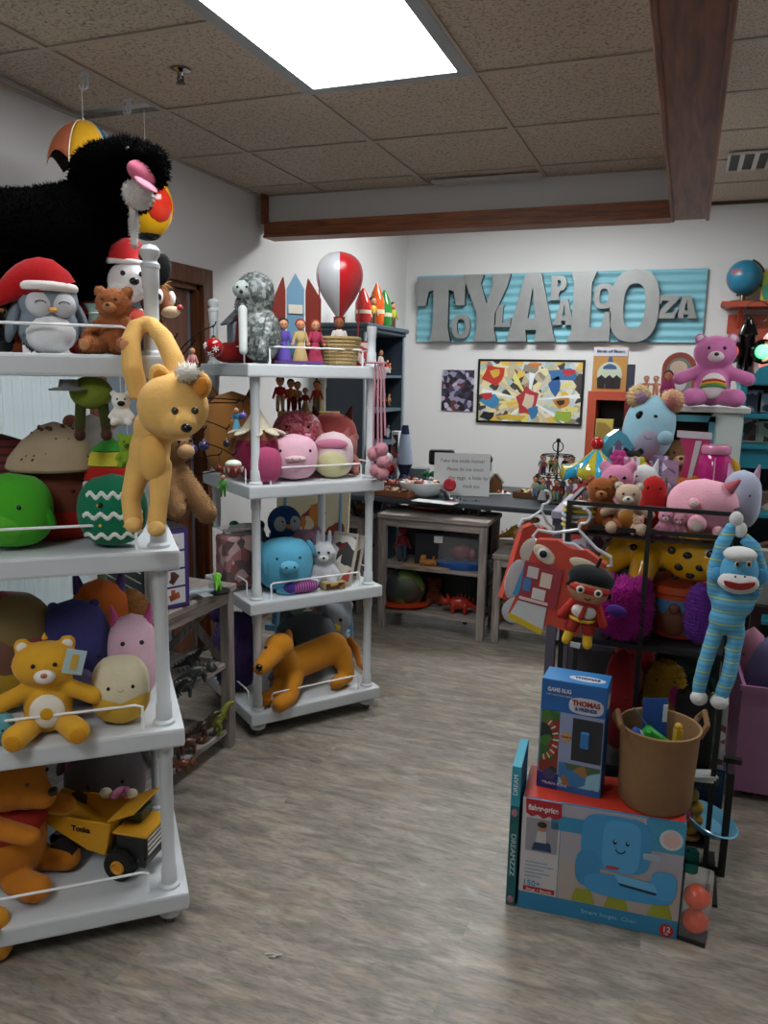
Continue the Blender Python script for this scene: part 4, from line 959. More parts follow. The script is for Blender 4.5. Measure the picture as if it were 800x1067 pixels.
# ================================================================ MIDDLE SHELF
def M(u, b, z): return MS.col(u, b, z)
Z = 1.537
loc = M(249, .16, Z); T = thing('christmas_stocking', 'dark red felt boot standing on the top left of the middle shelf', 'ornament', loc, face(loc)); s = S(46, loc)
MB().ell((-.25*s, 0, .22*s), (.34*s, .25*s, .24*s)).cap((.15*s, 0, .2*s), (.18*s, 0, .85*s), .26*s, .24*s).flat(0).build('boot', P('#7c1715'), T, fuse=.05*s)
MB().torus((.18*s, 0, .98*s), .22*s, .07*s).build('cuff', P('#8e2a26'), T)
loc = M(267, .05, Z); s = S(92, loc); T = thing('plush_sloth', 'mottled grey fur plush sloth with white arms sitting over the front post', 'plush toy', loc+Vector((0, 0, .004)), face(loc, -10))
FM = art(['#6d7573', '#8e9693', '#4d5452', '#a9afab', '#5f6664'], 110, 4)
MB().ell((.05*s, 0, .3*s), (.24*s, .2*s, .3*s)).ell((0, -.02*s, .78*s), (.21*s, .19*s, .2*s)).cap((-.08*s, 0, .6*s), (.05*s, 0, .7*s), .16*s).flat(0).build('body', FM, T, fuse=.03*s, fur=(5000, .008, .0018))
MB().ell((-.12*s, -.14*s, .78*s), (.11*s, .08*s, .1*s)).build('face', P('#a9b2b0'), T); eyes(T, [(-.16*s, -.215*s, .8*s), (-.06*s, -.215*s, .8*s)], .014*s); MB().ell((-.12*s, -.225*s, .75*s), .022*s, seg=8).build('nose', EYE, T)
MB().cap((-.12*s, -.15*s, .56*s), (-.1*s, -.24*s, .12*s), .05*s, .045*s).build('arm', P('#c9cfcb'), T); MB().cap((.18*s, -.12*s, .5*s), (.1*s, -.26*s, .1*s), .05*s, .045*s).build('arm', FM, T)
# little house behind
loc = M(258, .32, Z); T = thing('toy_house', 'grey toy bird house with pitched roof behind the mottled plush', 'toy house', loc, face(loc, 15)); s = S(52, loc)
MB().prism([(-.35*s, 0), (.35*s, 0), (.35*s, .75*s), (0, 1.1*s), (-.35*s, .75*s)], .5*s).build('house_body', mat('#7c8890', 'paint'), T, smooth=False)
for k in (-1, 1): MB().box((k*.24*s, 0, .97*s), (.62*s, .62*s, .04*s), rot=(0, k*45, 0)).build('roof', mat('#59636b', 'paint'), T, smooth=False)
# pop-up castle doll display
loc = M(308, .12, Z); rz = MS_r = math.atan2(.795, .606); T = thing('doll_house', 'tall folding cardboard castle in blue and red with two dolls inside', 'doll house', loc, face(loc, 8)); s = S(90, loc)
for x, w_, c, h0, h1, ry in ((-.2, .19, '#7b2a1e', .72, .9, 30), (0, .2, '#5f87a0', .92, .92, 0), (.2, .19, '#7b2a1e', .9, .8, -35)):
    MB().prism([(-w_*s/2, 0), (w_*s/2, 0), (w_*s/2, h1*s*.92), (0 if ry == 0 else (-w_*s/2+.01 if x > 0 else w_*s/2-.01), (1.02 if ry == 0 else .97)*s), (-w_*s/2, h0*s*.92)], .02*s, Matrix.Translation((x*s, .02*s-abs(x)*.2*s, 0)) @ rotm((0, 0, ry))).build('wall_panel', mat(c, 'card'), T, smooth=False)
MB().box((0, -.14*s, .02*s), (.56*s, .34*s, .03*s)).build('base', mat('#5c3a7c', 'card'), T, smooth=False)
MB().box((0, -.0*s, .62*s), (.16*s, .012*s, .1*s)).build('sign_plate', mat('#c9c3b0', 'card'), T, smooth=False)
for x, c, l in ((-.17, '#5a46a0', 'doll in a violet gown in the folding castle'), (.19, '#a02c4c', 'doll in a crimson gown in the folding castle'), (.02, '#b9a06a', 'doll in a yellow dress standing between the two castle gowns')):
    q_ = T.matrix_basis @ Vector((x*s, -.24*s, .037*s)); figure(l, q_, .46*s, c, c, hair='#1c100a' if x < 0 else '#8a3018', skirt=True, rz=T.rotation_euler.z)
# hot-air balloon + basket with doll
loc = M(353, .06, Z); s = S(114, loc); T = thing('toy_hot_air_balloon', 'red and silver satin hot-air balloon over a wicker basket on the middle shelf', 'toy balloon', loc, face(loc))
ns = 8; prof = [(.025, 0), (.05, .04), (.11, .12), (.18, .23), (.212, .33), (.212, .42), (.175, .51), (.1, .56), (.02, .575)]
for i in range(ns):
    m = MB(); a0 = 2*PI*i/ns+.0; rows = []
    for r_, z_ in prof:
        rows.append([m.bm.verts.new((r_*s*(1+.03*math.sin(PI*j/4))*math.cos(a0+2*PI*j/4/ns), r_*s*(1+.03*math.sin(PI*j/4))*math.sin(a0+2*PI*j/4/ns), (z_+.42)*s)) for j in range(5)])
    for A, B in zip(rows, rows[1:]):
        for j in range(4): m.bm.faces.new((A[j], A[j+1], B[j+1], B[j]))
    c = '#b01218' if i in (6, 7, 2, 3) else '#b3b6b9'
    if i in (0, 1): c = '#b01218'
    o = m.build('balloon_gore', mat(c, 'satin'), T, sub=1)
MB().lathe([(.04*s, .36*s), (.055*s, .43*s), (.05*s, .43*s), (.035*s, .37*s)], seg=16).build('skirt', mat('#a31418', 'satin'), T)
for x, y in ((-.17, -.1), (.17, -.1), (-.17, .1), (.17, .1)): MB().tube([(x*s, y*s, .26*s), (x*1.05*s, y*s, .55*s), (x*1.1*s, y*s, .8*s)], .004*s, 5).build('cord', mat('#8c1418', 'cloth'), T)
m = MB()
for i in range(8):
    z = .02*s+.031*s*i; m.torus((0, 0, z), (.145+.006*i)*s, .018*s, seg=28, rs=6)
for i in range(18):
    a = 2*PI*i/18; m.cone((.15*s*math.cos(a), .15*s*math.sin(a), 0), (.2*s*math.cos(a), .2*s*math.sin(a), .24*s), .008*s, seg=5)
m.lathe([(.13*s, .0), (.17*s, .22*s), (.12*s, .2*s), (.02*s, .05*s)], seg=20); m.build('basket', mat('#a08a5c', 'cloth'), T)
q_ = T.matrix_basis @ Vector((0, -.02*s, .015*s)); figure('doll in a white coat and black curly hair sitting in the balloon basket', q_+Vector((0, 0, .0)), .42*s, '#c9c2bc', '#8c2a24', skin='#8a5538', hair='#0c0a09', rz=T.rotation_euler.z)
loc = M(378, .36, Z); boxy('red doll box beside the wicker balloon basket', M(376, .2, Z), .07, .06, .11, '#a2262c', front=art(['#b3343a', '#e0d2c8', '#5a1a1c'], 30, 6), name='doll_box')

# --- tier z 1.06: figures above the yellow box, squishy plushes in front
Z = 1.062
loc = M(243, .26, Z); T = squish('tan and brown round fox plush at the back left of the middle shelf', loc, S(58, loc), S(88, loc), '#9c6a34', name='plush_fox', eye=None, ears='point', earc='#5c3a22')
loc = M(268, .09, Z); w = S(48, loc); T = squish('magenta and brown round elf plush wearing a cream petal hat', loc, w, S(54, loc), '#7c1c3c', eye=(.2, .72), er=.03, name='plush_elf')
s = w; m = MB().lathe([(.03*s, 1.62*s), (.1*s, 1.5*s), (.22*s, 1.3*s), (.34*s, 1.12*s)], seg=20)
for k in range(8):
    a = 2*PI*k/8; m.ell((.44*s*math.cos(a), .44*s*math.sin(a), 1.08*s), (.2*s, .13*s, .045*s), rot=(0, 18, math.degrees(a)))
m.build('petal_hat', P('#c9c0a8'), T); MB().lathe([(.45*w, .62*w), (.46*w, .8*w), (.4*w, 1.08*w)], seg=22, sy=.8).build('face_band', P('#8c5a44'), T)
loc = M(277, .015, Z); squish('small hot pink round plush squeezed beside the front post', loc, S(34, loc), S(38, loc), '#a8486c', eye=None)
# yellow case with figurines
loc = M(322, .36, Z); w = S(62, loc); h = S(60, loc); boxy('mustard yellow storage case behind the round plushes', loc, w, .12, h, '#c9a83a', name='storage_case', rz=face(loc, -4))
for u, hh, t_, b_, l in ((292, 36, '#a3201c', '#c9b48a', 'fireman figurine in red on the yellow case'), (303, 33, '#c2762a', '#7c2018', 'red and gold santa figurine on the yellow case'), (318, 24, '#8c1c1c', '#b3a06a', 'small round red figurine on the yellow case'), (330, 31, '#a33a1a', '#6b5a3c', 'brown hatted figurine at the right end of the yellow case'), (310, 30, '#b3a58c', '#5c2418', 'tan coated figurine in the middle of the yellow case')):
    p_ = M(u, .345 if u != 310 else .385, Z+h+.001); figure(l, p_, S(hh, p_), t_, b_, name='figurine', cat='figurine', skirt=u == 318)
loc = M(310, .24, Z); squish('pink leopard-spotted round plush behind the pale pink one', loc, S(54, loc), S(66, loc), '#b84a5c', bodymat=art(['#c9586c', '#d98a98', '#8c2a3a', '#c9586c'], 120, 5), eye=(.2, .75))
loc = M(346, .24, Z); squish('salmon round plush with dark pointed ears behind the pastel plush', loc, S(52, loc), S(62, loc), '#b85a54', ears='point', earc='#4a2420', eye=None)
loc = M(306, .06, Z); w = S(50, loc); T = squish('pale pink round pig plush with a cream snout in front', loc, w, S(48, loc), '#e0b2c2', eye=(.30, .66), er=.035, snout=('#dcc0c0', .42, .14, .5), ears='small', earc='#c9849a', rz=face(loc, 6), name='plush_pig')
loc = M(347, .06, Z); w = S(42, loc); T = squish('pastel rainbow round plush with a pink eye mask', loc, w, S(48, loc), '#d8c0c4', eye=(.14, .78), er=.055, ears='point', earc='#9c5a58', belly=('#d3cfa0', .8, .6, .3), name='plush_koala', rz=face(loc, -6))
MB().ell((0, -.36*w, .86*w), (.4*w, .06*w, .13*w)).build('eye_mask', P('#c47a94'), T)
loc = M(361, .13, Z); tiny('fuzzy brown and pink plush leaning at the right of the pastel plush', loc, S(44, loc), '#a36a62', '#c98a8a')
# --- tier z .585
Z = .587
loc = M(248, .22, Z); w = S(34, loc); T = thing('display_case', 'clear plastic case of red boxed sweets on the middle shelf', 'case', loc, face(loc, 25))
MB().box((0, 0, .13), (.17, .14, .26), bev=.003).build('case', mat('#ffffff', 'clear'), T, smooth=False)
MB().box((0, 0, .12), (.15, .12, .22), bev=.01).build('contents', art(['#7c2424', '#a35a5a', '#4a1c1c', '#c9a09a'], 30, 7), T, smooth=False)
loc = M(258, .3, Z+.0); bear('deep green plush frog behind the clear case', loc, S(66, loc), '#2c5a4a', headw=.3, name='plush_frog')
loc = M(296, .27, Z); s = S(78, loc); T = thing('plush_penguin', 'royal blue plush penguin with a pale belly behind the light blue round plush', 'plush toy', loc, face(loc, 15))
MB().ell((0, 0, .33*s), (.28*s, .22*s, .34*s)).ell((0, -.02*s, .76*s), (.23*s, .2*s, .22*s)).flat(0).build('body', P('#1c4676'), T, fuse=.03*s)
MB().ell((.03*s, -.1*s, .33*s), (.2*s, .16*s, .27*s)).build('belly_patch', P('#a9b0b4'), T)
for k in (-1, 1): MB().ell((k*.09*s, -.17*s, .76*s), (.09*s, .06*s, .1*s)).build('cheek', P('#b3b8bc'), T); MB().ell((k*.28*s, 0, .36*s), (.06*s, .12*s, .22*s), rot=(0, -k*15, 0)).build('wing', P('#173c68'), T)
MB().cone((0, -.2*s, .73*s), (0, -.29*s, .71*s), .035*s, .006*s).build('beak', mat('#c98a2c', 'felt'), T); eyes(T, [(-.08*s, -.225*s, .8*s), (.08*s, -.225*s, .8*s)], .015*s)
loc = M(297, .08, Z); w = S(58, loc); T = squish('fluffy light blue round elephant plush with curled trunk', loc, w, S(56, loc), '#5cacca', eye=(.2, .68), er=.025, ears='flop', earc='#53a0be', name='plush_elephant', fur=(3000, .004, .0015), rz=face(loc, 10))
MB().ell((0, -.44*w, .52*w), (.17*w, .12*w, .11*w)).build('trunk', P('#66b4d0'), T)
for k in (-1, 1): MB().ell((k*.07*w, -.55*w, .54*w), .02*w, seg=8).build('nostril', STITCH, T); 
MB().ell((0, -.2*w, .05*w), (.2*w, .2*w, .1*w)).flat(.0).build('foot', P('#5cacca'), T)
loc = M(317, .0, Z); T = thing('plush_caterpillar', 'purple and magenta striped plush caterpillar lying at the shelf edge', 'plush toy', loc, R(50)); s = S(32, loc)
MB().tube([(-.45*s, 0, .2*s), (-.2*s, 0, .22*s), (.1*s, 0, .22*s), (.42*s, 0, .2*s)], [.16*s, .2*s, .2*s, .15*s], 14).build('body', stripes(['#5a2a6c', '#b3609c'], .011, 'X'), T); MB().ell((-.5*s, 0, .23*s), .21*s).build('head', P('#4a3a8c'), T)
loc = M(337, .07, Z); T = tiny('white fluffy plush lamb beside the light blue elephant', loc, S(50, loc), '#c3c6c9', '#d9d9d6', name='plush_lamb', ears='long', fur=(1800, .006, .0015))
loc = M(318, .2, Z); tiny('dusty pink plush behind the white lamb', loc, S(58, loc), '#8c6878', '#a38490', name='plush_rabbit')
# picture puzzles leaning
for u, b, w_, h_, c, pal, l in ((352, .06, .13, .23, '#b9b3a6', ['#7c2c26', '#c9c2b3', '#3a3a3a', '#a3433a', '#e0ddd4'], 'tall board book with a red and black cover leaning on the white lamb'), (361, .14, .12, .2, '#c9c4b8', ['#a8a49a', '#5c4a3c', '#8c2a2a', '#d9d6cc'], 'picture board book leaning behind the red and black one')):
    loc = M(u, b, Z); boxy(l, loc, w_, .018, h_, c, front=art(pal, 26, u), name='picture_book', cat='book', rz=face(loc, -35), tilt=-18)
loc = M(347, .0, Z+.002); boxy('yellow and brown picture card lying at the right of the middle shelf', loc, .10, .05, .03, '#b3a06a', front=art(['#c9a23c', '#4a2c24', '#8c6a3c'], 30, 9), name='card_box', rz=R(50))
# boxes seen behind the shelf: blue easel with picture boards (stands on the floor behind)
T = thing('display_easel', 'light blue folding easel of picture boards behind the middle shelf', 'easel', (-1.80, 3.70, 0), R(8)); EB = mat('#6f9fbe', 'paint')
for k in (-1, 1):
    MB().cone((k*.17, -.12, .0), (k*.15, .03, .98), .012).build('leg', EB, T); MB().cone((k*.17, .2, .0), (k*.15, .05, .98), .012).build('leg', EB, T)
for z, h_, pal, sd in ((.26, .18, ['#c9c2a6', '#b3442c', '#4a6a3a', '#5c86a0', '#2c2c2c'], 1), (.5, .2, ['#d9d3bc', '#8c8a3c', '#a33a2c', '#c9cfc9'], 2), (.78, .24, ['#d6cfae', '#c9762c', '#8c3a20', '#d9d0b4', '#d6cfae'], 3)):
    y = -.1+.13*z
    MB().box((0, y, z), (.40, .02, h_), rot=(-8, 0, 0)).build('picture_board', art(pal, 16, sd), T, smooth=False); MB().box((0, y-.02, z-h_/2-.015), (.46, .05, .03), rot=(0, 0, 0)).build('ledge', EB, T, smooth=False)
MB().box((0, .03, .93), (.42, .02, .08)).build('header', mat('#b8502c', 'card'), T, smooth=False)
# --- bottom tier: golden plush lion cub lying, purple fuzzy plush, grey plush
Z = .112
loc = M(318, .1, Z); T = thing('plush_lion_cub', 'orange plush lion cub standing on the bottom shelf of the middle unit', 'plush toy', loc, 0); q = fx(loc); OC = P('#bf7d1c')
c_ = lambda u, b, z: MS.col(u, b, z)-loc
m = MB()
m.cap(c_(300, .09, .235), c_(347, .13, .265), .07, .072).ell(c_(302, .09, .225), (.068, .062, .085)).cap(c_(300, .07, .26), c_(291, .04, .35), .052, .04).ell(c_(291, .0, .37), (.062, .065, .055)).cap(c_(284, -.03, .35), c_(272, -.08, .325), .045, .034)
m.cap(c_(307, .05, .2), c_(302, -.02, .14), .042, .034).cap(c_(302, -.02, .14), c_(292, -.06, .14), .034, .036)
m.cap(c_(296, .1, .19), c_(286, .04, .14), .038, .03).cap(c_(286, .04, .145), c_(276, .01, .142), .03, .032)
m.cap(c_(355, .1, .24), c_(362, .05, .16), .055, .034).cap(c_(361, .05, .15), c_(350, .02, .143), .034, .031)
m.build('body', OC, T, fuse=.009)
MB().tube([c_(363, .12, .3), c_(371, .08, .26), c_(374, .04, .2), c_(380, .0, .185)], [.02, .017, .012, .008], 10).build('tail', P('#a3611a'), T)
MB().ell(c_(300, .03, .385), (.02, .045, .035), rot=(20, 0, 20)).build('ear', P('#a86a18'), T); MB().ell(c_(270, -.115, .34), .014, seg=8).build('nose', EYE, T); MB().ell(c_(277, -.03, .385), .008, seg=8).build('eye', EYE, T)
loc = M(246, .24, Z); squish('dark purple shaggy plush at the back left of the bottom tier', loc, S(46, loc), S(84, loc), '#4a3a70', fur=(2500, .014, .002), ears='fluffy', eye=(.2, .7))
loc = M(320, .3, Z); squish('slate grey round plush at the back of the bottom tier', loc, S(66, loc), S(62, loc), '#5c666e', ears='small', eye=(.2, .6))
loc = M(347, .3, Z); tiny('pale grey plush dragon behind the orange lion cub', loc, S(72, loc), '#8b9298', '#c9b13c', name='plush_dragon')
loc = M(292, .2, Z); tiny('white and pink plush rabbit behind the legs of the orange lion cub', loc, S(36, loc), '#b09a9e', '#c9a4ac', name='plush_rabbit', ears='long')
# pink pompom strands hanging from the right front post
T = thing('pompom_garland', 'pink yarn pompom strands hanging from the right post of the middle shelf', 'garland', MS.w(MW-.01, -.06, 1.55)); 
for i, (dx, L_) in enumerate(((-.006, .36), (.008, .33), (.02, .38), (.03, .3))): MB().tube([(dx, 0, 0), (dx*1.3, -.006, -L_*.5), (dx*1.5, 0, -L_)], .0045, 6).build('strand', mat('#b3848f', 'cloth'), T)
for x, z in ((.0, -.38), (.03, -.36), (.042, -.41), (.012, -.45), (.035, -.46)): MB().ell((x, -.01, z), .03, seg=12).build('pompom', P('#c48a94'), T, fur=(500, .008, .0018))
MB().torus((-.015, .02, .0), .045, .004, rot=(0, 0, 0)).build('loop', mat('#b3848f', 'cloth'), T)

# ================================================================ ORNAMENT STAND between the shelves (stands on the grey console)
sl = Vector((-1.74, 2.36, .682)); T = thing('ornament_tree', 'black twisted wire tree stand for hanging christmas ornaments on the grey console', 'ornament stand', sl); WM = mat('#1b1918', 'metal'); q = fx(sl)
MB().lathe([(.09, 0), (.09, .008), (.02, .016), (.008, .05)], seg=24).build('base', WM, T); MB().tube([(0, 0, .01), (.004, 0, .4), (-.004, 0, .7), (0, 0, .93)], .006).build('pole', WM, T)
orn = []
def branch(z0, u, v, Y, up=.04):
    e = q(u, v, Y); s0 = Vector((0, 0, z0)); md = (s0+e)/2+Vector((0, 0, up))
    pts = [s0.lerp(md, t).lerp(md.lerp(e, t), t) for t in [i/8 for i in range(9)]]; pts += [e+Vector((.008, 0, .006)), e+Vector((.012, 0, .016))]
    MB().tube(pts, .0022, 6).build('branch', WM, T); return sl+e
ob = dict(group=None)
p_ = branch(.8, 222, 340, 2.25, .06); ornament('red glass ball ornament with white snowflakes hanging high on the wire tree', p_, .031, '#8c1418', name='glass_ornament')
o = bpy.data.objects[-1] if False else None
Tsn = [x for x in bpy.data.objects if x.get('label', '').startswith('red glass ball ornament with white')][0]
for a, b2 in ((-25, 10), (45, -10), (10, -45)):
    m = MB(); rr = .0318; n_ = Vector((math.sin(R(a))*math.cos(R(b2)), -math.cos(R(a))*math.cos(R(b2)), math.sin(R(b2)))); cc = Vector((0, 0, -.036-.031))+n_*rr; t1 = n_.orthogonal().normalized(); t2 = n_.cross(t1)
    for k in range(3): d = t1*math.cos(PI*k/3)+t2*math.sin(PI*k/3); m.cone(cc-d*.011, cc+d*.011, .0016, seg=5)
    m.build('snowflake', mat('#e0dcd8', 'plastic'), Tsn)
p_ = branch(.55, 243, 474, 2.25, .06); ornament('green, white and red striped ball ornament with icing points', p_, .030, '#7c2a20', name='glass_ornament', col2='#cfd6c6', drop=.012)
for z0, u, v, r_, c, l in ((.62, 200, 452, .018, '#4a3c6c', 'deep violet ball ornament beside the tan dog paw'), (.64, 212, 448, .018, '#3a3560', 'indigo ball ornament hanging right of the violet one'), (.78, 182, 352, .013, '#8c8c9c', 'silver ball ornament high on the wire tree'),
        (.3, 176, 512, .020, '#3a3a5c', 'navy ball ornament low on the wire tree'), (.42, 204, 506, .014, '#6b2c7c', 'small purple ball ornament low on the wire tree'), (.45, 228, 474, .010, '#7c1c1c', 'tiny dark red ball ornament left of the striped ball'), (.7, 253, 418, .012, '#5c54a0', 'small lilac ball ornament near the middle shelf post'), (.66, 236, 447, .013, '#20242c', 'black lantern ornament near the middle shelf post')):
    ornament(l, branch(z0, u, v, 2.3, .03), r_, c, name='glass_ornament')
for z0, u, v, h_, t_, b_, l in ((.75, 200, 358, .085, '#c98a8c', '#b3343a', 'pink santa doll ornament dangling from the wire tree'), (.35, 192, 500, .09, '#a3a3a8', '#7c2424', 'grey and red nutcracker ornament dangling low on the wire tree'), (.68, 246, 420, .075, '#2c6a8c', '#5a9ab0', 'blue snow maiden ornament dangling near the middle shelf'), (.2, 205, 513, .08, '#4c8c3c', '#6aa04a', 'green elf ornament dangling by the wrestling box'), (.4, 232, 490, .08, '#4f9a3c', '#3a7c2c', 'translucent green soldier ornament under the striped ball'), (.72, 188, 372, .07, '#9c9ca0', '#5c5c62', 'silver birdcage ornament left of the pink santa')):
    p_ = branch(z0, u, v, 2.3, .02); o = figure(l, p_-Vector((0, 0, h_+.012)), h_, t_, b_, name='hanging_doll', cat='ornament', skirt='maiden' in l)
    MB().tube([(0, 0, h_*.95), (0, 0, h_+.012)], .001, 5).build('loop', WM, o)

# ================================================================ LEFT CONSOLE TOYS
TZ = .682
W_, D_, H_ = .36, .17, .285; ra = R(-25); E1 = Vector((-1.66, 2.12, TZ)); fd, sd_ = Vector((math.cos(ra), math.sin(ra), 0)), Vector((-math.sin(ra), math.cos(ra), 0))
T = thing('toy_box', 'large purple and green wrestling playset box on the grey console', 'box', E1-fd*W_/2+sd_*D_/2, ra)
MB().box((0, 0, H_/2), (W_, D_, H_), bev=.001).build('carton', mat('#191c26', 'card'), T, smooth=False)
MB().box((0, -D_/2-.0006, H_/2), (W_-.02, .0012, H_-.02)).build('front_print', art(['#20242c', '#1c3c1c', '#3a5a2c', '#7c5a3c', '#15161c', '#8c8a60', '#20242c'], 14, 5), T, smooth=False)
MB().box((W_/2+.0006, 0, H_/2), (.0012, D_-.004, H_-.01)).build('side_panel', mat('#3a2a6c', 'card'), T, smooth=False)
for i in range(4):
    pc = MB().box((W_/2+.0015, .025, .045+i*.064), (.0012, .085, .056)).build('picture', mat('#c9c9cc', 'card'), T, smooth=False)
    MB().box((W_/2+.0025, .025, .043+i*.064), (.0012, .04, .022), rot=(35*i+15, 0, 0)).box((W_/2+.0025, .02, .05+i*.064), (.0012, .016, .036)).build('picture_figure', mat(['#a3502c', '#5c3a2c', '#7c6a4a', '#8c4a30'][i], 'card'), pc, smooth=False)
MB().box((W_/2+.0018, -.055, .05), (.0012, .04, .07)).build('green_print', mat('#2c6a3c', 'card'), T, smooth=False)
for k in range(3): MB().cone((-.16, -D_/2-.003, .09+k*.035), (.16, -D_/2-.003, .07+k*.035), .003, seg=6).build('ring_rope', mat('#b9c0a8', 'card'), T)
loc = on(206, 2.36, TZ); T = thing('toy_airplane', 'pale grey toy jet lying in front of the green frog', 'toy plane', loc, R(60)); m = MB().ell((0, 0, .022), (.07, .014, .014)).box((.01, 0, .02), (.04, .13, .004)).box((.055, 0, .035), (.02, .003, .03)); m.build('fuselage', mat('#8c979c', 'plastic'), T)
loc = on(226, 2.46, TZ); T = dino('bright lime green toy chameleon on a black disc on the grey console', loc+Vector((0, 0, .008)), .13, '#5aa81c', rz=R(-60), kind='tri', col2='#7cc42c', name='toy_chameleon', cat='toy'); MB().lathe([(.05, -.008), (.05, 0)], seg=20).build('disc', mat('#14161a', 'plastic'), T)
dspec = [(180, 2.13, .362, .16, '#1d2220', 'rex'), (192, 2.22, .362, .15, '#232a28', 'long'), (206, 2.35, .362, .17, '#2c302c', 'tri'), (199, 2.42, .362, .15, '#1c201e', 'rex'),
         (178, 2.25, .082, .17, '#3a2416', 'long'), (196, 2.33, .082, .16, '#4a2f1c', 'tri'), (212, 2.44, .082, .17, '#3c2a1e', 'rex'), (226, 2.5, .082, .19, '#6a6f1e', 'rex'), (190, 2.2, .082, .12, '#6a3a22', 'tri')]
names_ = ['black rearing toy dinosaur at the left of the middle console level', 'dark green long-necked toy dinosaur on the middle console level', 'charcoal horned toy dinosaur at the front of the middle console level', 'blackish toy dinosaur at the back of the middle console level',
          'dark brown long-necked toy dinosaur at the left of the low console level', 'brown horned toy dinosaur on the low console level', 'umber rearing toy dinosaur on the low console level', 'olive yellow toy dinosaur with raised head at the right of the low console level', 'small russet toy dinosaur at the front of the low console level']
for (u, Y, z, L_, c, k), l in zip(dspec, names_): dino(l, on(u, Y, z), L_, c, rz=R(200+u % 60), kind=k, group='toy dinosaurs on the grey console')
tag(MB().box((0, 0, 0), (.035, .02, .002), rot=(0, 8, 0)).build('price_tag', mat('#c9cfd3', 'card'), None, smooth=False, loc=(-1.68, 2.3, .0815)), 'small white price tag lying on the low console level', 'tag')
# ================================================================ BACK WALL
def wy(u, v, Y): return at(u, v, Y=Y)
a = wy(437, 288, YB); b = wy(731, 357, YB); cx, cz = (a.x+b.x)/2, (a.z+b.z)/2; W_, H_ = b.x-a.x, a.z-b.z
SG = thing('wall_sign', 'corrugated aqua wall sign with galvanized letters reading TOYLAPALOOZA', 'sign', (cx, YB-.03, cz))
m = MB(); n = 96; prev = None
for k in range(n+1):
    z = -H_/2+H_*k/n; y = .006*math.sin(2*PI*k/12); v = [m.bm.verts.new((-W_/2, y, z)), m.bm.verts.new((W_/2, y, z)), m.bm.verts.new((W_/2, y+.004, z)), m.bm.verts.new((-W_/2, y+.004, z))]
    if prev: [m.bm.faces.new((prev[q], prev[(q+1) % 4], v[(q+1) % 4], v[q])) for q in range(4)]
    else: m.bm.faces.new(v)
    prev = v
m.bm.faces.new(prev[::-1]); m.build('corrugated_board', mat('#78b4c2', 'paint'), SG)
GLY = {'T': ([(0, 1), (1, 1), (1, .56), (.82, .56), (.76, .78), (.66, .8), (.66, .22), (.72, .0), (.28, 0), (.34, .22), (.34, .8), (.24, .78), (.18, .56), (0, .56)], None),
 'L': ([(.02, 1), (.62, 1), (.52, .84), (.52, .2), (.78, .2), (.86, .42), (1, .42), (1, 0), (0, 0), (.1, .14), (.1, .86)], None),
 'Y': ([(0, 1), (.44, 1), (.38, .86), (.52, .56), (.64, .86), (.6, 1), (1, 1), (.94, .82), (.7, .42), (.7, .16), (.76, 0), (.26, 0), (.32, .16), (.32, .42), (.06, .86)], None),
 'Z': ([(.04, 1), (1, 1), (1, .84), (.42, .24), (.78, .24), (.84, .4), (1, .4), (1, 0), (0, 0), (0, .16), (.56, .76), (.24, .76), (.2, .62), (.04, .62)], None)}
GLY['A'] = ([(.34, 1), (.68, 1), (.94, .16), (1, 0), (.6, 0), (.64, .2), (.38, .2), (.42, 0), (0, 0), (.06, .16)], [(.495, .82), (.525, .82), (.61, .38), (.615, .35), (.6, .34), (.58, .34), (.44, .34), (.42, .34), (.405, .35), (.41, .38)])
GLY['P'] = ([(0, 1), (.7, 1), (.92, .9), (1, .74), (.98, .56), (.84, .42), (.62, .38), (.56, .2), (.62, 0), (0, 0), (.08, .16), (.08, .84)], [(.44, .82), (.56, .82), (.64, .78), (.67, .72), (.66, .64), (.62, .58), (.56, .55), (.46, .55), (.44, .6), (.44, .66), (.44, .72), (.44, .78)])
def ov(w=1, n=24, p=2.6): return [(.5+.5*w*abs(math.cos(2*PI*i/n))**(2/p)*math.copysign(1, math.cos(2*PI*i/n)), .5+.5*(w if w == 1 else w*1.25)*abs(math.sin(2*PI*i/n))**(2/p)*math.copysign(1, math.sin(2*PI*i/n))) for i in range(n)]
GLY['O'] = (ov(), [( .5+(x-.5)*.44, .5+(z-.5)*.62) for x, z in ov()])
GAL = mat('#8f9190', 'metal'); GAL.node_tree.nodes['Principled BSDF'].inputs['Metallic'].default_value = .35; GALD = mat('#2c2e30', 'metal')
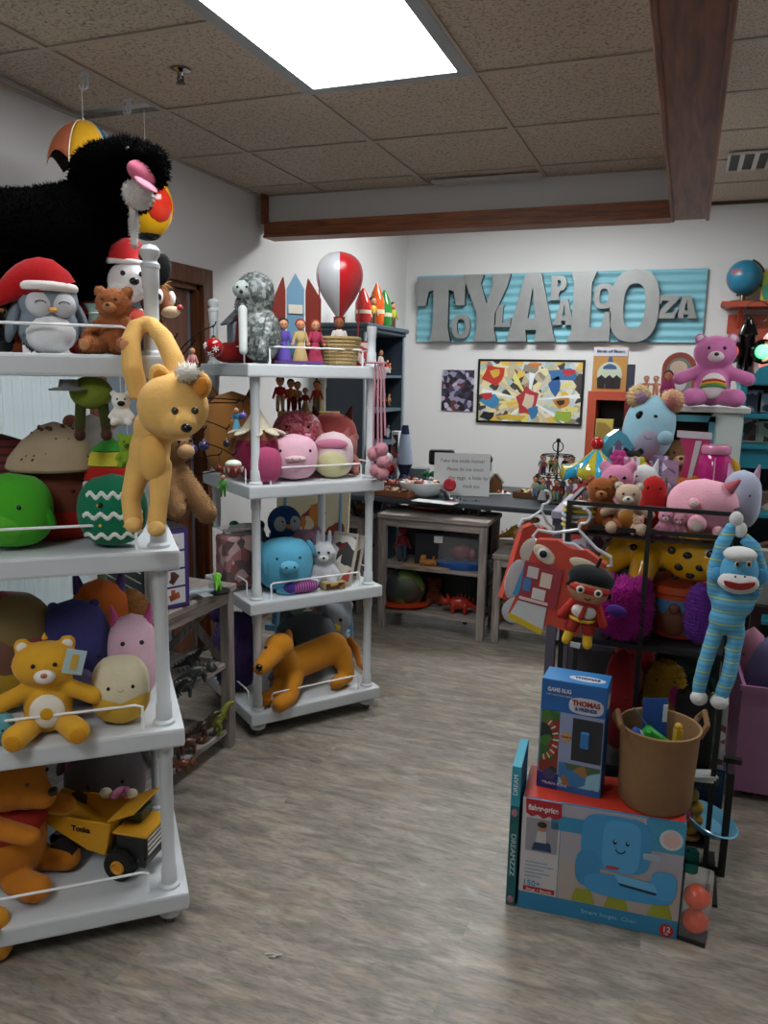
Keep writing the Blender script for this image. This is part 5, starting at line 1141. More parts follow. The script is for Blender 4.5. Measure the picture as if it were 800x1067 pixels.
for g_, u0, v0, u1, v1, dpt in (('T', 437, 290, 484, 356, .05), ('O', 472, 328, 490, 353, .035), ('Y', 484, 287, 530, 356, .05), ('L', 516, 318, 532, 341, .035), ('A', 531, 286, 579, 356, .05), ('P', 574, 288, 590, 313, .035), ('A', 578, 312, 598, 339, .035), ('L', 595, 284, 635, 356, .05), ('O', 620, 296, 639, 322, .035), ('O', 638, 282, 684, 357, .05), ('Z', 685, 308, 706, 332, .035), ('A', 704, 308, 726, 332, .035)):
    a = wy(u0, v0, YB-.05)-Vector((cx, 0, cz)); b = wy(u1, v1, YB-.05)-Vector((cx, 0, cz)); w_, h_ = b.x-a.x, a.z-b.z
    f = lambda pl: [(a.x+x*w_, b.z+z*h_) for x, z in pl]
    ou, ho = GLY[g_]
    if ho and len(ho) != len(ou):
        while len(ho) < len(ou): ho = ho+[ho[-1]]
    m = MB()
    if g_ == 'A':
        hf = [(.5, 1), (.34, 1), (.06, .16), (0, 0), (.42, 0), (.39, .17), (.5, .17), (.5, .34), (.425, .34), (.5, .8)]
        for pl in (hf, [(1-x, z) for x, z in hf][::-1]): m.prism(f(pl), dpt, Matrix.Translation((0, -.012-dpt/2, 0)), side=1)
    elif ho: m.prism(f(ou), dpt, Matrix.Translation((0, -.012-dpt/2, 0)), hole=f(ho), side=1)
    else: m.prism(f(ou), dpt, Matrix.Translation((0, -.012-dpt/2, 0)), side=1)
    m.build('letter', GAL, SG, smooth=False, mats=[GALD])
# posters
def wallpic(name, label, cat, u0, v0, u1, v1, artm, fr=None, t=.02):
    a = wy(u0, v0, YB); b = wy(u1, v1, YB); w_, h_ = b.x-a.x, a.z-b.z
    T = thing(name, label, cat, ((a.x+b.x)/2, YB-t/2-.002, (a.z+b.z)/2))
    if fr:
        m = MB()
        for s in (-1, 1): m.box((s*(w_/2-.009), 0, 0), (.018, t, h_)); m.box((0, 0, s*(h_/2-.009)), (w_-.036, t, .018))
        m.build('frame', mat(fr, 'plastic'), T, smooth=False)
    MB().box((0, 0, 0), (w_-.02, t*.6, h_-.02)).build('artwork', artm, T, smooth=False); return T, w_, h_
T, w_, h_ = wallpic('framed_poster', 'wide black-framed poster of colourful comic-style bursts under the sign', 'poster', 499, 374, 606, 444, art(['#d9d2bc', '#b8c4cc', '#d9cf9c', '#c9c9c4', '#b3a88c', '#d9b44c', '#a9b8b0', '#3c3a38', '#8c8470'], 24, 11), '#0c0c0c')
def blob(pts, c, y, T=T): MB().prism([(x*w_/2, z*h_/2) for x, z in pts], .001, Matrix.Translation((0, -.0065-.0012*y, 0))).build('print_shape', mat(c, 'card'), T, smooth=False)
for k in range(14):
    a0 = 2*PI*k/14+.1; blob([(0, -.25), (1.0*math.cos(a0)*.95, -.25+math.sin(a0)*.95 if abs(math.sin(a0)) < .6 else max(-.94, min(.94, -.25+math.sin(a0)))), (.95*math.cos(a0+.14), max(-.94, min(.94, -.25+.95*math.sin(a0+.14))))], ['#dfe6ea', '#d9cf7c', '#c9b99c'][k % 3], 0)
def el(cx_, cz_, rx, rz_, n=9, ph=0): return [(cx_+rx*math.cos(2*PI*i/n+ph)*(1 if i % 2 else .72), cz_+rz_*math.sin(2*PI*i/n+ph)*(1 if i % 2 else .72)) for i in range(n)]
for s_, c, y in ((el(-.68, .5, .26, .36, 9), '#b83226', 1), (el(-.66, .56, .12, .16, 7), '#c9a23c', 2), (el(.62, .55, .34, .22, 9, .5), '#2f6a9c', 1), (el(.72, .62, .16, .12, 7), '#b02c38', 2), (el(.48, .2, .14, .34, 7, .3), '#2c5a94', 1), (el(-.02, -.3, .24, .5, 11), '#a83038', 1), (el(-.0, -.3, .13, .3, 9), '#c9b8a0', 2), (el(.1, -.62, .12, .24, 7), '#2f74a4', 3), (el(-.72, -.32, .24, .24, 7, .4), '#3c80ac', 1), (el(-.8, -.16, .14, .14, 7), '#b02c30', 2), (el(-.78, -.78, .17, .16, 9), '#15151a', 2), (el(.62, -.3, .2, .2, 7), '#b8782c', 1), (el(.6, -.3, .1, .1, 7), '#2c2420', 2), (el(.66, -.72, .22, .2, 9, .2), '#94ac3c', 1), (el(.02, .72, .2, .16, 9, .2), '#8c8470', 1), (el(.1, .84, .16, .07, 7), '#c9702c', 2), (el(-.36, .6, .1, .26, 7), '#bcae88', 1), (el(-.3, -.8, .34, .1, 11, .1), '#c9a83c', 3)): blob(s_, c, y)
wallpic('wall_poster', 'small dark unframed poster in purple and silver left of the framed one', 'poster', 460, 384, 494, 430, art(['#16141c', '#3a3450', '#8c88a0', '#24202c', '#5c3038', '#b3acc0', '#16141c'], 34, 12), t=.012)
# orange bookcase with book on top
OB = mat('#a8452c', 'paint'); Yb = 5.8
def cab(name, label, x0, x1, Y, D, H, shelves, m_, back='#1c1614', z0=0, crown=None):
    T = thing(name, label, 'cabinet', ((x0+x1)/2, Y+D/2, z0)); w_ = x1-x0
    for s in (-1, 1): MB().box((s*(w_/2-.03), 0, (H-.06)/2), (.06, D, H-.06)).build('side_panel', m_, T, smooth=False)
    MB().box((0, 0, H-.03), (w_, D, .06)).build('top_panel', m_, T, smooth=False); MB().box((0, D/2-.006, H/2), (w_-.1, .012, H-.08)).build('back_panel', mat(back, 'paint'), T, smooth=False)
    for z in shelves: MB().box((0, 0, z-.01), (w_-.12, D-.02, .025)).build('shelf', m_, T, smooth=False)
    return T
cab('bookcase', 'terracotta orange open bookcase against the back wall under the band poster', -.655, -.30, Yb, .3, 1.415, (.1, .5, .86), OB)
p_ = on(627, Yb+.04, .86); boxy('yellow-topped toy box inside the orange bookcase', p_, .12, .08, .36, '#b3a04a', front=art(['#b39c4a', '#2c2c34', '#5c6a3c', '#16161c', '#8c7434'], 14, 2), rz=0)
p_ = on(642, Yb+.08, .86); boxy('dark brown picture box beside the yellow-topped box in the orange bookcase', p_, .1, .08, .30, '#3a2c20', front=art(['#7c6a44', '#2c2420', '#4a3a28'], 16, 3), rz=0)
T = boxy('tall ochre music picture box with dark figures on top of the orange bookcase', on(634, Yb+.06, 1.416), .235, .035, .31, '#a3763c', rz=R(0), name='poster_book', cat='book')
MB().box((0, -.0185, .275), (.23, .001, .06)).build('title_band', mat('#a9aab4', 'card'), T, smooth=False); text('Birds of Stone', .026, mat('#1c2038', 'card'), T, (0, -.0195, .278), width=.19, bold=.0008)
MB().lathe([(.085, 0), (.085, .001)], c=(0, -.019, .12), rot=(90, 0, 0), seg=24).build('medallion', mat('#a8b09c', 'card'), T)
MB().lathe([(.055, 0), (.05, .02), (.02, .04), (.008, .09)], c=(0, -.0195, .155), seg=18, sy=.02).build('blue_dome', mat('#2c4a74', 'card'), T)
for x in (-.055, 0, .05): MB().prism([(x-.025, .02), (x+.025, .02), (x+.03, .09), (x, .115), (x-.03, .09)], .001, Matrix.Translation((0, -.0205, 0))).build('figure', mat('#1a1418', 'card'), T, smooth=False)
boxy('narrow black box standing right of the ochre picture box', on(656, Yb+.05, 1.416), .05, .05, .19, '#1d1f2a', rz=0, front=mat('#2a2c3c', 'card'))
# small red shelf with babies and arched sign (on a taller cabinet behind the white one)
T = cab('side_cabinet', 'low red cabinet behind the white dresser holding the baby dolls', -.30, .12, 4.35, .26, 1.40, (.5,), mat('#8c2a20', 'paint'))
for u, l in ((672, 'left one of two tiny bare baby dolls on the red cabinet'), (682, 'right one of two tiny bare baby dolls on the red cabinet')):
    p_ = on(u, 4.40, 1.401); T = figure(l, p_, .12, '#c98a68', '#c98a68', skin='#d0987a', hair='#8c5a30', name='baby_doll', shoes='#c98a68', arms='out', group='tiny baby dolls')
T = thing('arched_sign', 'arched tin sign with a cartoon child in red propped on the red cabinet', 'sign', on(705, 4.45, 1.401), R(5))
arch = [(-.085, 0), (.085, 0), (.085, .16)]+[(.085*math.cos(PI*i/12), .16+.085*math.sin(PI*i/12)) for i in range(1, 12)]+[(-.085, .16)]
MB().prism(arch, .012).build('plate', mat('#9c4a3c', 'paint'), T, smooth=False)
MB().prism([(x*.75, .02+z*.8) for x, z in arch], .002, Matrix.Translation((0, -.0075, 0))).build('inner_print', mat('#7c8c7c', 'card'), T, smooth=False)
MB().ell((-.005, -.01, .165), (.043, .004, .036)).build('head_print', mat('#d9c2ac', 'card'), T); MB().prism([(-.07, .05), (-.02, .05), (-.015, .13), (-.05, .14), (-.065, .1)], .002, Matrix.Translation((0, -.0095, 0))).build('coat_print', mat('#a3382c', 'card'), T, smooth=False)
MB().ell((.01, -.01, .09), (.03, .004, .045)).build('dog_print', mat('#c9ccd0', 'card'), T); MB().box((-.04, -.01, .03), (.07, .003, .03)).build('caption_plate', mat('#a3a394', 'card'), T, smooth=False)
for u, c, l, Y in ((662, '#b3487c', 'pink toy bottle standing left of the orange plush', 4.38), (694, '#a33c74', 'magenta boxed doll left of the pink bear', 4.0), (700, '#c98a1c', 'small mustard orange plush fish beside the pink bear', 3.96)):
    if u == 662: continue
    p_ = on(u, Y, 1.386); (figure(l, p_, .16, c, '#c25a94', skirt=True) if u == 694 else squish(l, p_+Vector((.02, -.02, 0)), .075, .065, c, eye=None))
# white dresser with teal-framed opening
T = thing('white_dresser', 'pale grey-green dresser with a teal framed opening holding the pink bear', 'dresser', (.055, 4.08, 0)); WD = mat('#aeb8b2', 'paint')
for x, w_ in ((-.175, .05), (.13, .13)): MB().box((x, 0, .68), (w_, .34, 1.36)).build('side_panel', WD, T, smooth=False)
MB().box((0, 0, 1.372), (.44, .38, .026), bev=.004).build('top', mat('#c9ccc6', 'paint'), T, smooth=False); MB().box((-.04, .15, .68), (.24, .02, 1.34)).build('back_panel', mat('#2a2018', 'paint'), T, smooth=False)
m = MB(); [m.box((x, -.172, 1.09), (.025, .02, .5)) for x in (-.15, .065)]; m.box((-.042, -.172, 1.33), (.24, .02, .03)).box((-.042, -.172, .83), (.24, .02, .03)); m.build('opening_frame', mat('#3c7f8a', 'paint'), T, smooth=False)
MB().box((-.04, 0, .9), (.24, .3, .02)).build('shelf', WD, T, smooth=False); MB().box((-.04, -.16, .42), (.24, .015, .8), bev=.004).build('door', WD, T, smooth=False)
bear('brown teddy bear with tan face inside the teal framed opening', Vector((-.0, 4.02, .911)), .34, '#7c5a3c', muz='#c9a078', rz=0)
p_ = on(740, 3.93, 1.387); bear('large orchid pink bear plush with a rainbow striped belly on the white dresser', p_, S(78, p_), '#c271a2', muz='#d9c4cc', belly='#d6d3cf', rz=face(p_, 4), headw=.275, arms='out', bands=['#b8402c', '#c9a23c', '#4a8c4c'], ear=.075)
# teal hutch
TL = mat('#1f7f92', 'paint'); x0 = .245
T = thing('teal_hutch', 'bright teal hutch full of boxed toys at the right edge of the photo', 'hutch', (x0+.5, 4.5, 0))
for s in (-.48, .48): MB().box((s, 0, .78), (.03, .36, 1.5)).build('side_panel', TL, T, smooth=False)
MB().box((0, .17, .78), (.95, .015, 1.5)).build('back_panel', mat('#0f2024', 'paint'), T, smooth=False)
for z in (.30, .60, .85, 1.345): MB().box((0, 0, z-.012), (.98, .38, .024), bev=.003).build('shelf', TL, T, smooth=False)
MB().box((0, -.16, 1.13), (.98, .05, .11)).box((0, -.02, 1.185), (1.0, .38, .02)).build('drawer_rail', TL, T, smooth=False)
MB().box((0, 0, 1.5), (1.0, .38, .03)).prism([(-.5, 1.49), (.5, 1.49), (.5, 1.6), (-.36, 1.6), (-.38, 1.585), (-.42, 1.57), (-.44, 1.54), (-.5, 1.53)], .03, Matrix.Translation((0, -.18, 0))).build('crown', TL, T, smooth=False)
for u, z, w_, h_, c, pal, l in ((779, 1.346, .12, .115, '#6c7c94', ['#8c98ac', '#5c4a54', '#3c4454', '#a3a8b4'], 'square boxed game with pictured figures on the upper teal shelf'), (797, 1.346, .09, .10, '#5a707c', ['#7c98a4', '#2c3a44', '#a3acb0'], 'second boxed game cut by the photo edge on the upper teal shelf'), (776, 1.196, .10, .125, '#c9b0b4', ['#c9b4b4', '#5c3a3c', '#2c2420', '#b3848c'], 'white and pink doll box with dark window on the middle teal shelf'), (794, 1.196, .06, .11, '#94a08c', ['#a3b09c', '#3a3c34'], 'sage green toy box at the right of the middle teal shelf'),
        (782, .851, .08, .13, '#a3888c', ['#b3989c', '#2c2024', '#c9c0b8'], 'striped black and white toy box on the lower teal shelf'), (796, .851, .06, .1, '#a39484', ['#b3a494', '#6c5448'], 'beige toy box at the right of the lower teal shelf')):
    boxy(l, on(u, 4.45, z), w_, .07, h_, c, rz=0, front=art(pal, 30, u), bev=.002)
# terracotta wall shelf with globe, yellow box, traffic light
z1 = wy(760, 316, 6.6).z; T = thing('wall_shelf', 'terracotta wooden wall shelf carrying the globe at the far right', 'shelf', (.85, 6.6, z1)); 
MB().prism([(-.66, 0), (.6, 0), (.6, -.04), (-.6, -.04), (-.66, -.02)], .28, Matrix.Translation((0, -.04, 0))).build('shelf_board', OB, T, smooth=False); MB().box((0, .07, -.15), (1.2, .03, .14)).box((0, -.04, -.14-.12), (1.16, .02, .14)).build('back_rail', OB, T, smooth=False)
for x in (-.52, .5): MB().prism([(-.1, 0), (.08, 0), (.08, -.34), (.05, -.34), (.02, -.2), (-.06, -.08), (-.1, -.04)], .03, Matrix.Translation((x, 0, -.04)) @ rotm((0, 0, 90))).build('bracket', OB, T, smooth=False)
for x in (-.46,): MB().box((x, .06, -.5), (.06, .05, .5)).build('post', OB, T, smooth=False)
p_ = on(773, 6.56, z1+.001); r_ = S(17.5, p_); T = thing('globe', 'small blue world globe on the terracotta wall shelf', 'globe', p_)
MB().lathe([(.09, 0), (.085, .012), (.02, .02), (.015, .06)], seg=24).build('base', mat('#5c4630', 'gloss'), T); MB().torus((0, 0, .055+r_), r_*1.06, .006, rot=(90, 0, 0), a0=-110, a1=70).build('meridian', mat('#a38c4c', 'chrome'), T)
gm, nt, b_, L = newmat('globe_map'); tc = nd(nt, 'ShaderNodeTexCoord'); nn = nd(nt, 'ShaderNodeTexNoise'); nn.inputs['Scale'].default_value = 9; rp = nd(nt, 'ShaderNodeValToRGB'); rp.color_ramp.interpolation = 'CONSTANT'; rp.color_ramp.elements[0].color = lin('#2c7c9c'); rp.color_ramp.elements[1].position = .6; rp.color_ramp.elements[1].color = lin('#9c6a70')
L.new(tc.outputs['Object'], nn.inputs['Vector']); L.new(nn.outputs['Fac'], rp.inputs['Fac']); L.new(rp.outputs['Color'], b_.inputs['Base Color']); b_.inputs['Roughness'].default_value = .3
MB().ell((0, 0, .055+r_), r_, seg=32).build('sphere', gm, T)
boxy('yellow picture book standing right of the globe', on(797, 6.56, z1+.001), .07, .05, .21, '#c9a81c', rz=0, front=art(['#c9ac1c', '#3c8c6c', '#c9b43c', '#8cac3c'], 14, 4), name='picture_book', cat='book')
# traffic light sitting on the teal hutch
p_ = Vector((on(775, 4.5, 1.516).x, 4.5, 1.516)); k_ = mpp(p_); T = thing('toy_traffic_light', 'black novelty traffic light with lit red and green lenses above the teal hutch', 'lamp', p_, face(p_)); TB = mat('#0b0b0c', 'gloss')
MB().lathe([(.05, 0), (.05, .02), (.042, .05), (.042, .2), (.05, .22), (.035, .26), (.02, .29), (.02, .31)], seg=20).build('body', TB, T)
for sx, c, g_ in ((-1, '#d0301c', (1, .1, .03, 1)), (1, '#1ca860', (.03, 1, .35, 1))):
    MB().lathe([(.058, 0), (.062, .05), (.05, .055), (.045, .01)], c=(sx*.068, -.02, .135), rot=(90, 0, -sx*-12), seg=24).build('hood', TB, T)
    MB().ell((sx*.073, -.062, .135), (.036, .016, .036), seg=20).build('lens', emit(g_, .8, 'lens_'+c), T)
MB().torus((.03, 0, .33), .06, .0025, rot=(80, 0, 0), seg=24).build('cord_loop', mat('#2a1a18', 'plastic'), T)
T = thing('string_light', 'glowing pink plastic lamp partly hidden at the right edge above the hutch', 'lamp', Vector((on(799, 4.5, 1.516).x, 4.5, 1.516)))
MB().ell((0, 0, .12), (.05, .05, .12)).build('shade', emit((1, .25, .2, 1), .6, 'pink_lamp'), T); MB().lathe([(.045, 0), (.045, .015)], seg=18).build('base', TB, T)

# ================================================================ COUNTER ITEMS
CZ = .781
def ct(u, v): return at(u, v, Z=CZ)
T = thing('card_printer', 'black and white card terminal at the back of the counter', 'machine', ct(478, 506), face(ct(478, 506)))
MB().box((.06, .0, .09), (.3, .14, .18), bev=.02, seg=3).build('body', mat('#8d9492', 'plastic'), T, smooth=False); MB().box((.06, .0, .185), (.31, .145, .04), bev=.018, seg=3).build('lid', mat('#2c2f31', 'plastic'), T, smooth=False)
MB().box((-.12, -.02, .19), (.17, .1, .1), bev=.02, seg=3).build('screen', mat('#111315', 'gloss'), T, smooth=False); MB().box((-.12, .0, .07), (.05, .04, .14)).build('stand', mat('#222426', 'plastic'), T, smooth=False)
T = thing('note_card', 'white handwritten note card propped on the counter', 'note', ct(480, 517)+Vector((0, 0, .0)), face(ct(480, 517), -2))
MB().box((0, .03, .13), (.34, .004, .26), rot=(-13, 0, 0)).build('card', mat('#c9cdcc', 'card'), T, smooth=False); 
for i, s_ in enumerate(('Take the smile home!', 'Please do not touch', 'the eggs  a little by', 'thank you')): text(s_, .03, mat('#2c3038', 'card'), T, (.0+.02*i, .0315-.0035+ (.21-.05*i-.13)*.23-.0, .21-.05*i), rot=(77, 0, 0), width=[.27, .22, .24, .1][i])
T = thing('paper_sheet', 'white and pink paper sheet lying flat on the counter edge', 'paper', ct(453, 523)+Vector((0, .0, .001)), R(-8)); MB().box((0, 0, 0), (.26, .1, .002)).build('sheet', mat('#c9cccd', 'card'), T, smooth=False); MB().box((.08, .03, .0015), (.08, .03, .001)).build('pink_strip', mat('#b8848c', 'card'), T, smooth=False)
T = thing('lollipop_stand', 'red round lollipop in a clear stand before the note card', 'sweet', ct(468, 520), 0); MB().cone((0, 0, .0), (0, 0, .05), .003).ell((0, 0, .003), (.03, .02, .004)).build('stick', mat('#d0d0d0', 'plastic'), T); MB().ell((0, 0, .085), (.04, .012, .04), seg=18).build('candy', mat('#b02c38', 'gloss'), T)
T = thing('gingerbread_house', 'tiny brown gingerbread house with snowy roof on a white plate', 'toy house', ct(513, 514), face(ct(513, 514), 20)); MB().box((0, 0, .004), (.2, .13, .008), bev=.003).build('plate', mat('#c9cccc', 'plastic'), T, smooth=False)
MB().prism([(-.05, .008), (.05, .008), (.05, .06), (0, .12), (-.05, .06)], .07).build('walls', mat('#7c5434', 'plastic'), T, smooth=False); 
for s in (-1, 1): MB().box((s*.03, 0, .1), (.08, .09, .01), rot=(0, s*50, 0)).build('roof', mat('#a3a294', 'plastic'), T, smooth=False)
for i, (x, c) in enumerate(((-.07, '#a3302c'), (.02, '#a36a2c'), (.065, '#a3302c'))): MB().ell((x, -.05, .018), .012, seg=8).build('candy', mat(c, 'gloss'), T)
T = thing('white_bowl', 'oval white bowl of wrapped sweets at the front of the counter', 'bowl', ct(441, 517), face(ct(441, 517))); MB().lathe([(.07, 0), (.11, .02), (.145, .07), (.15, .085), (.142, .085), (.105, .03), (.02, .014)], seg=28, sy=.6).build('bowl', mat('#c4cacc', 'gloss'), T)
m = MB(); r9 = random.Random(4)
for i in range(26): m.ell((r9.uniform(-.1, .1), r9.uniform(-.055, .055), .07+r9.uniform(0, .02)), (.018, .012, .01), rot=(0, 0, r9.uniform(0, 180)), seg=8)
o = tag(m.build('sweets', art(['#a33c34', '#c9a08c', '#7c2c24', '#c9c0b0', '#b3702c'], 30, 8), T), kind='stuff')
for i, (u, v, w_, c, l) in enumerate(((408, 516, .30, '#7c4a2c', 'wooden tray of sorted candy bars at the front left of the counter'), (412, 508, .34, '#6b3a28', 'second wooden tray of small sweets behind the first'), (436, 506, .26, '#5c3024', 'low dark tray of mixed sweets behind the white bowl'), (560, 519, .26, '#6b4a2c', 'brown and yellow flat tray at the right of the counter'))):
    T = thing('candy_tray', l, 'tray', ct(u, v), R(-12)); MB().box((0, 0, .006), (w_, .14, .012)).box((0, -.07, .02), (w_, .008, .035)).box((0, .07, .02), (w_, .008, .035)).box((-w_/2, 0, .02), (.008, .14, .035)).box((w_/2, 0, .02), (.008, .14, .035)).build('tray', mat(c, 'card'), T, smooth=False)
    m = MB()
    for k in range(38): m.ell((r9.uniform(-w_/2+.02, w_/2-.02), r9.uniform(-.055, .055), .022+r9.uniform(0, .02)), (.014, .01, .009), rot=(0, 0, r9.uniform(0, 180)), seg=8)
    tag(m.build('sweets', art([['#c9b8a0', '#7c4a34', '#b39c84', '#4a2c20'], ['#a33c34', '#c9a08c', '#2c2420', '#c9c0b0'], ['#c9c4b8', '#7c2c24', '#3a2c2c', '#b3805c'], ['#c9a83c', '#8c3a20', '#d0c090', '#5c3424']][i], 28, i), T), kind='stuff')
T = thing('gift_bow', 'bright green gift bow sitting on the trays of sweets', 'bow', ct(447, 505)+Vector((0, 0, .05)), 0); m = MB()
for k in range(8): a0 = 2*PI*k/8; m.ell((.03*math.cos(a0), .02*math.sin(a0), .015+.012*(k % 2)), (.022, .01, .014), rot=(0, 0, math.degrees(a0)), seg=8)
m.build('loops', mat('#2c8c4a', 'gloss'), T)
T = thing('snow_globe', 'snow globe with white top and red base at the left end of the counter', 'ornament', ct(400, 502), 0); MB().lathe([(.06, 0), (.065, .03), (.05, .05)], seg=20).build('base', mat('#1c3a6a', 'gloss'), T); MB().lathe([(.05, .05), (.075, .08), (.075, .12), (.05, .14)], seg=20).build('scene', mat('#9c1c20', 'gloss'), T); MB().ell((0, 0, .16), (.06, .06, .045)).build('snow_cap', mat('#c9cccf', 'plastic'), T)
T = thing('lava_lamp', 'tall blue and silver lava lamp beside the dark bookcase', 'lamp', ct(421, 503), 0); MB().lathe([(.055, 0), (.03, .06), (.055, .13)], seg=20).build('base', mat('#3c4a6a', 'metal'), T); MB().lathe([(.055, .13), (.05, .2), (.03, .33)], seg=20).build('glass', mat('#8c9aac', 'gloss'), T); MB().lathe([(.03, .33), (.02, .39)], seg=16).build('cap', mat('#26304c', 'metal'), T)
for i, (u, z_, h_, c, l) in enumerate(((412, 500, .34, '#c0c4c8', 'white rack of keyrings at the left end of the counter'), (389, 503, .25, '#1c2c4a', 'navy boxed toy beside the snow globe'))):
    boxy(l, ct(u, z_), .05+.05*i, .06, h_, c, rz=0, front=art([['#c9ccd0', '#1c1c20', '#8c2c2c'], ['#1c2c4a', '#2c3c6a', '#3c2c2c']][i], 24, i), name='key_rack' if i == 0 else 'toy_box')
boxy('low grey metal cash box behind the candy trays', ct(430, 499), .22, .1, .08, '#6c757a', rz=R(5), name='cash_box')
# bookcase figurines
for u, z_, h_, t_, b_, l in ((396, 1.512, .17, '#c9b8b0', '#8c2c24', 'white faced figurine on the upper bookcase shelf'), (403, 1.512, .10, '#a3302c', '#c9c0b8', 'small red figurine on the upper bookcase shelf'), (410, 1.512, .08, '#b3683c', '#c9c4c0', 'orange figurine at the right of the upper bookcase shelf'), (400, 1.272, .10, '#a3683c', '#7c4a34', 'brown bear figurine on the second bookcase shelf'), (408, 1.272, .09, '#b3845c', '#7c5434', 'tan figurine on the second bookcase shelf'), (390, 1.272, .18, '#8c2420', '#4a2c2c', 'dark red figurine at the left of the second bookcase shelf'), (404, 1.032, .1, '#8ca0b0', '#b0b8c0', 'pale blue figurine on the third bookcase shelf'), (386, 1.032, .13, '#a3642c', '#6a3c24', 'amber figurine at the left of the third bookcase shelf')):
    lo_, hi_ = 4.9, 5.6
    for _ in range(30):
        md = (lo_+hi_)/2
        if proj((-2.09, md, z_))[0] < u: lo_ = md
        else: hi_ = md
    figure(l, Vector((-2.09, lo_, z_)), h_, t_, b_, rz=R(70), name='figurine', cat='figurine')
for u, h_, c, l, kd in ((378, .24, '#b02c28', 'red spiky glass figure on top of the bookcase', 0), (388, .2, '#c9a03c', 'gold small doll on top of the bookcase', 1), (392, .30, '#c9541c', 'orange rounded toy rocket on top of the bookcase', 0), (400, .27, '#2c7c34', 'green toy bottle man on top of the bookcase', 0), (409, .2, '#a8a82c', 'yellow-green doll at the right end of the bookcase top', 1), (383, .15, '#c9c4bc', 'white doll on top of the bookcase', 1)):
    lo_, hi_ = 4.8, 5.75
    for _ in range(30):
        md = (lo_+hi_)/2
        if proj((-2.1, md, 1.836))[0] < u: lo_ = md
        else: hi_ = md
    p_ = Vector((-2.1, max(4.9, lo_), 1.836))
    if kd: figure(l, p_, h_, c, '#5c4434', rz=R(60), name='figurine', cat='figurine')
    else:
        T = thing('toy_rocket', l, 'toy', p_, 0); MB().lathe([(.04, 0), (.055, .03), (.055, h_*.6), (.035, h_*.8), (.008, h_)], seg=16).build('body', mat(c, 'gloss'), T); MB().lathe([(.057, h_*.3), (.057, h_*.4)], seg=16).build('band', mat('#c9b8a0', 'plastic'), T)
# grey console items
def cons(u, v, z): return at(u, v, Z=z)
G1 = [(425, 4.40, .701, 'dish'), ]
T = thing('toy_dish', 'green and red toy garden dish on the grey console under the counter', 'toy', on(446, 4.46, .701)); MB().lathe([(.06, 0), (.13, .02), (.125, .03), (.03, .01)], seg=20, sy=.5).build('dish', mat('#8c2a2c', 'plastic'), T)
m = MB(); [m.ell((r9.uniform(-.1, .1), r9.uniform(-.04, .04), .035), (.02, .02, .018), seg=8) for _ in range(14)]; tag(m.build('leaves', mat('#3c6a34', 'felt'), T), kind='stuff')
for u, L_, c, k_, l in ((405, .18, '#6b4320', 'rex', 'brown toy dinosaur at the left of the console top under the counter'), (474, .22, '#17181a', 'long', 'black long toy dinosaur on the console top under the counter'), (494, .2, '#4a431c', 'tri', 'olive horned toy dinosaur at the right of the console top under the counter')): dino(l, on(u, 4.44, .701), L_, c, rz=R(10), kind=k_, group='toy dinosaurs under the counter')
T = figure('red and blue toy robot on the upper level of the console under the counter', on(419, 4.36, .396), .22, '#7c2428', '#3c4a5c', skin='#7c2c2c', hair='#3a3c44', name='toy_robot', cat='toy')
boxy('dark navy fabric storage box on the upper level of the console', on(447, 4.42, .396), .17, .16, .19, '#1b1f28', name='storage_box')
T = thing('toy_train', 'small light wooden train on the upper level of the console', 'toy train', on(446, 4.29, .396), R(8)); m = MB().box((0, 0, .03), (.1, .035, .03), bev=.005).box((-.03, 0, .055), (.03, .035, .03), bev=.004).cone((.03, 0, .04), (.03, 0, .065), .008); m.build('body', mat('#a3702c', 'paint'), T, smooth=False)
for x in (-.03, .03): MB().cone((x, -.022, .015), (x, .022, .015), .014).build('wheel', mat('#7c3a20', 'plastic'), T)
MB().box((0, 0, .004), (.3, .06, .008)).build('track', mat('#a38c64', 'paint'), T, smooth=False)
T = thing('clear_toy_tub', 'clear tub with a blue base and toy figures on the upper level of the console', 'tub', on(480, 4.37, .396), R(10)); MB().box((0, 0, .11), (.26, .16, .16), bev=.01).build('tub', mat('#ffffff', 'clear'), T, smooth=False); MB().lathe([(.15, 0), (.16, .03), (.14, .045)], seg=24, sy=.6).build('base', mat('#1c4a8c', 'gloss'), T)
MB().ell((0, 0, .09), (.06, .04, .05)).ell((.06, 0, .08), (.03, .03, .04)).build('figures', mat('#6c2430', 'plastic'), T); MB().box((-.13, -.06, .17), (.05, .004, .04)).build('price_card', mat('#b9bfc0', 'card'), T, smooth=False)
T = thing('toy_net_bag', 'round net bag of green toys with a red base on the lowest console level', 'bag', on(420, 4.36, .121), R(10)); MB().ell((0, 0, .115), (.135, .11, .115)).flat(0).build('bag', art(['#2c3a2c', '#4a5a34', '#8c7430', '#3a3428', '#24282c', '#5c7a3c'], 16, 9), T); MB().lathe([(.12, 0), (.16, .02), (.1, .035)], seg=24, sy=.75).build('base', mat('#a3361c', 'plastic'), T)
dino('bright red toy bull with white horns on the lowest console level', on(478, 4.34, .121), .26, '#9c2114', rz=R(12), kind='tri', col2='#7c1a10', name='toy_bull', cat='toy animal')
tiny('dark orange plush at the back of the lowest console level', on(452, 4.48, .121), .17, '#6b3418', '#7c4a28')
dino('golden brown toy kangaroo standing on the second console', on(538, 4.45, .521), .30, '#7c5a20', rz=R(170), kind='rex', name='toy_kangaroo', cat='toy animal')
boxy('dark boxed toy on the upper level of the second console', on(518, 4.42, .301), .16, .1, .17, '#22262a', front=art(['#3a3e40', '#6c706c', '#1c1e20'], 20, 2))
tiny('light brown fluffy plush dog on the lower level of the second console', on(525, 4.38, .101), .19, '#84684c', '#a3907c', fur=(1200, .012, .003), name='plush_dog')
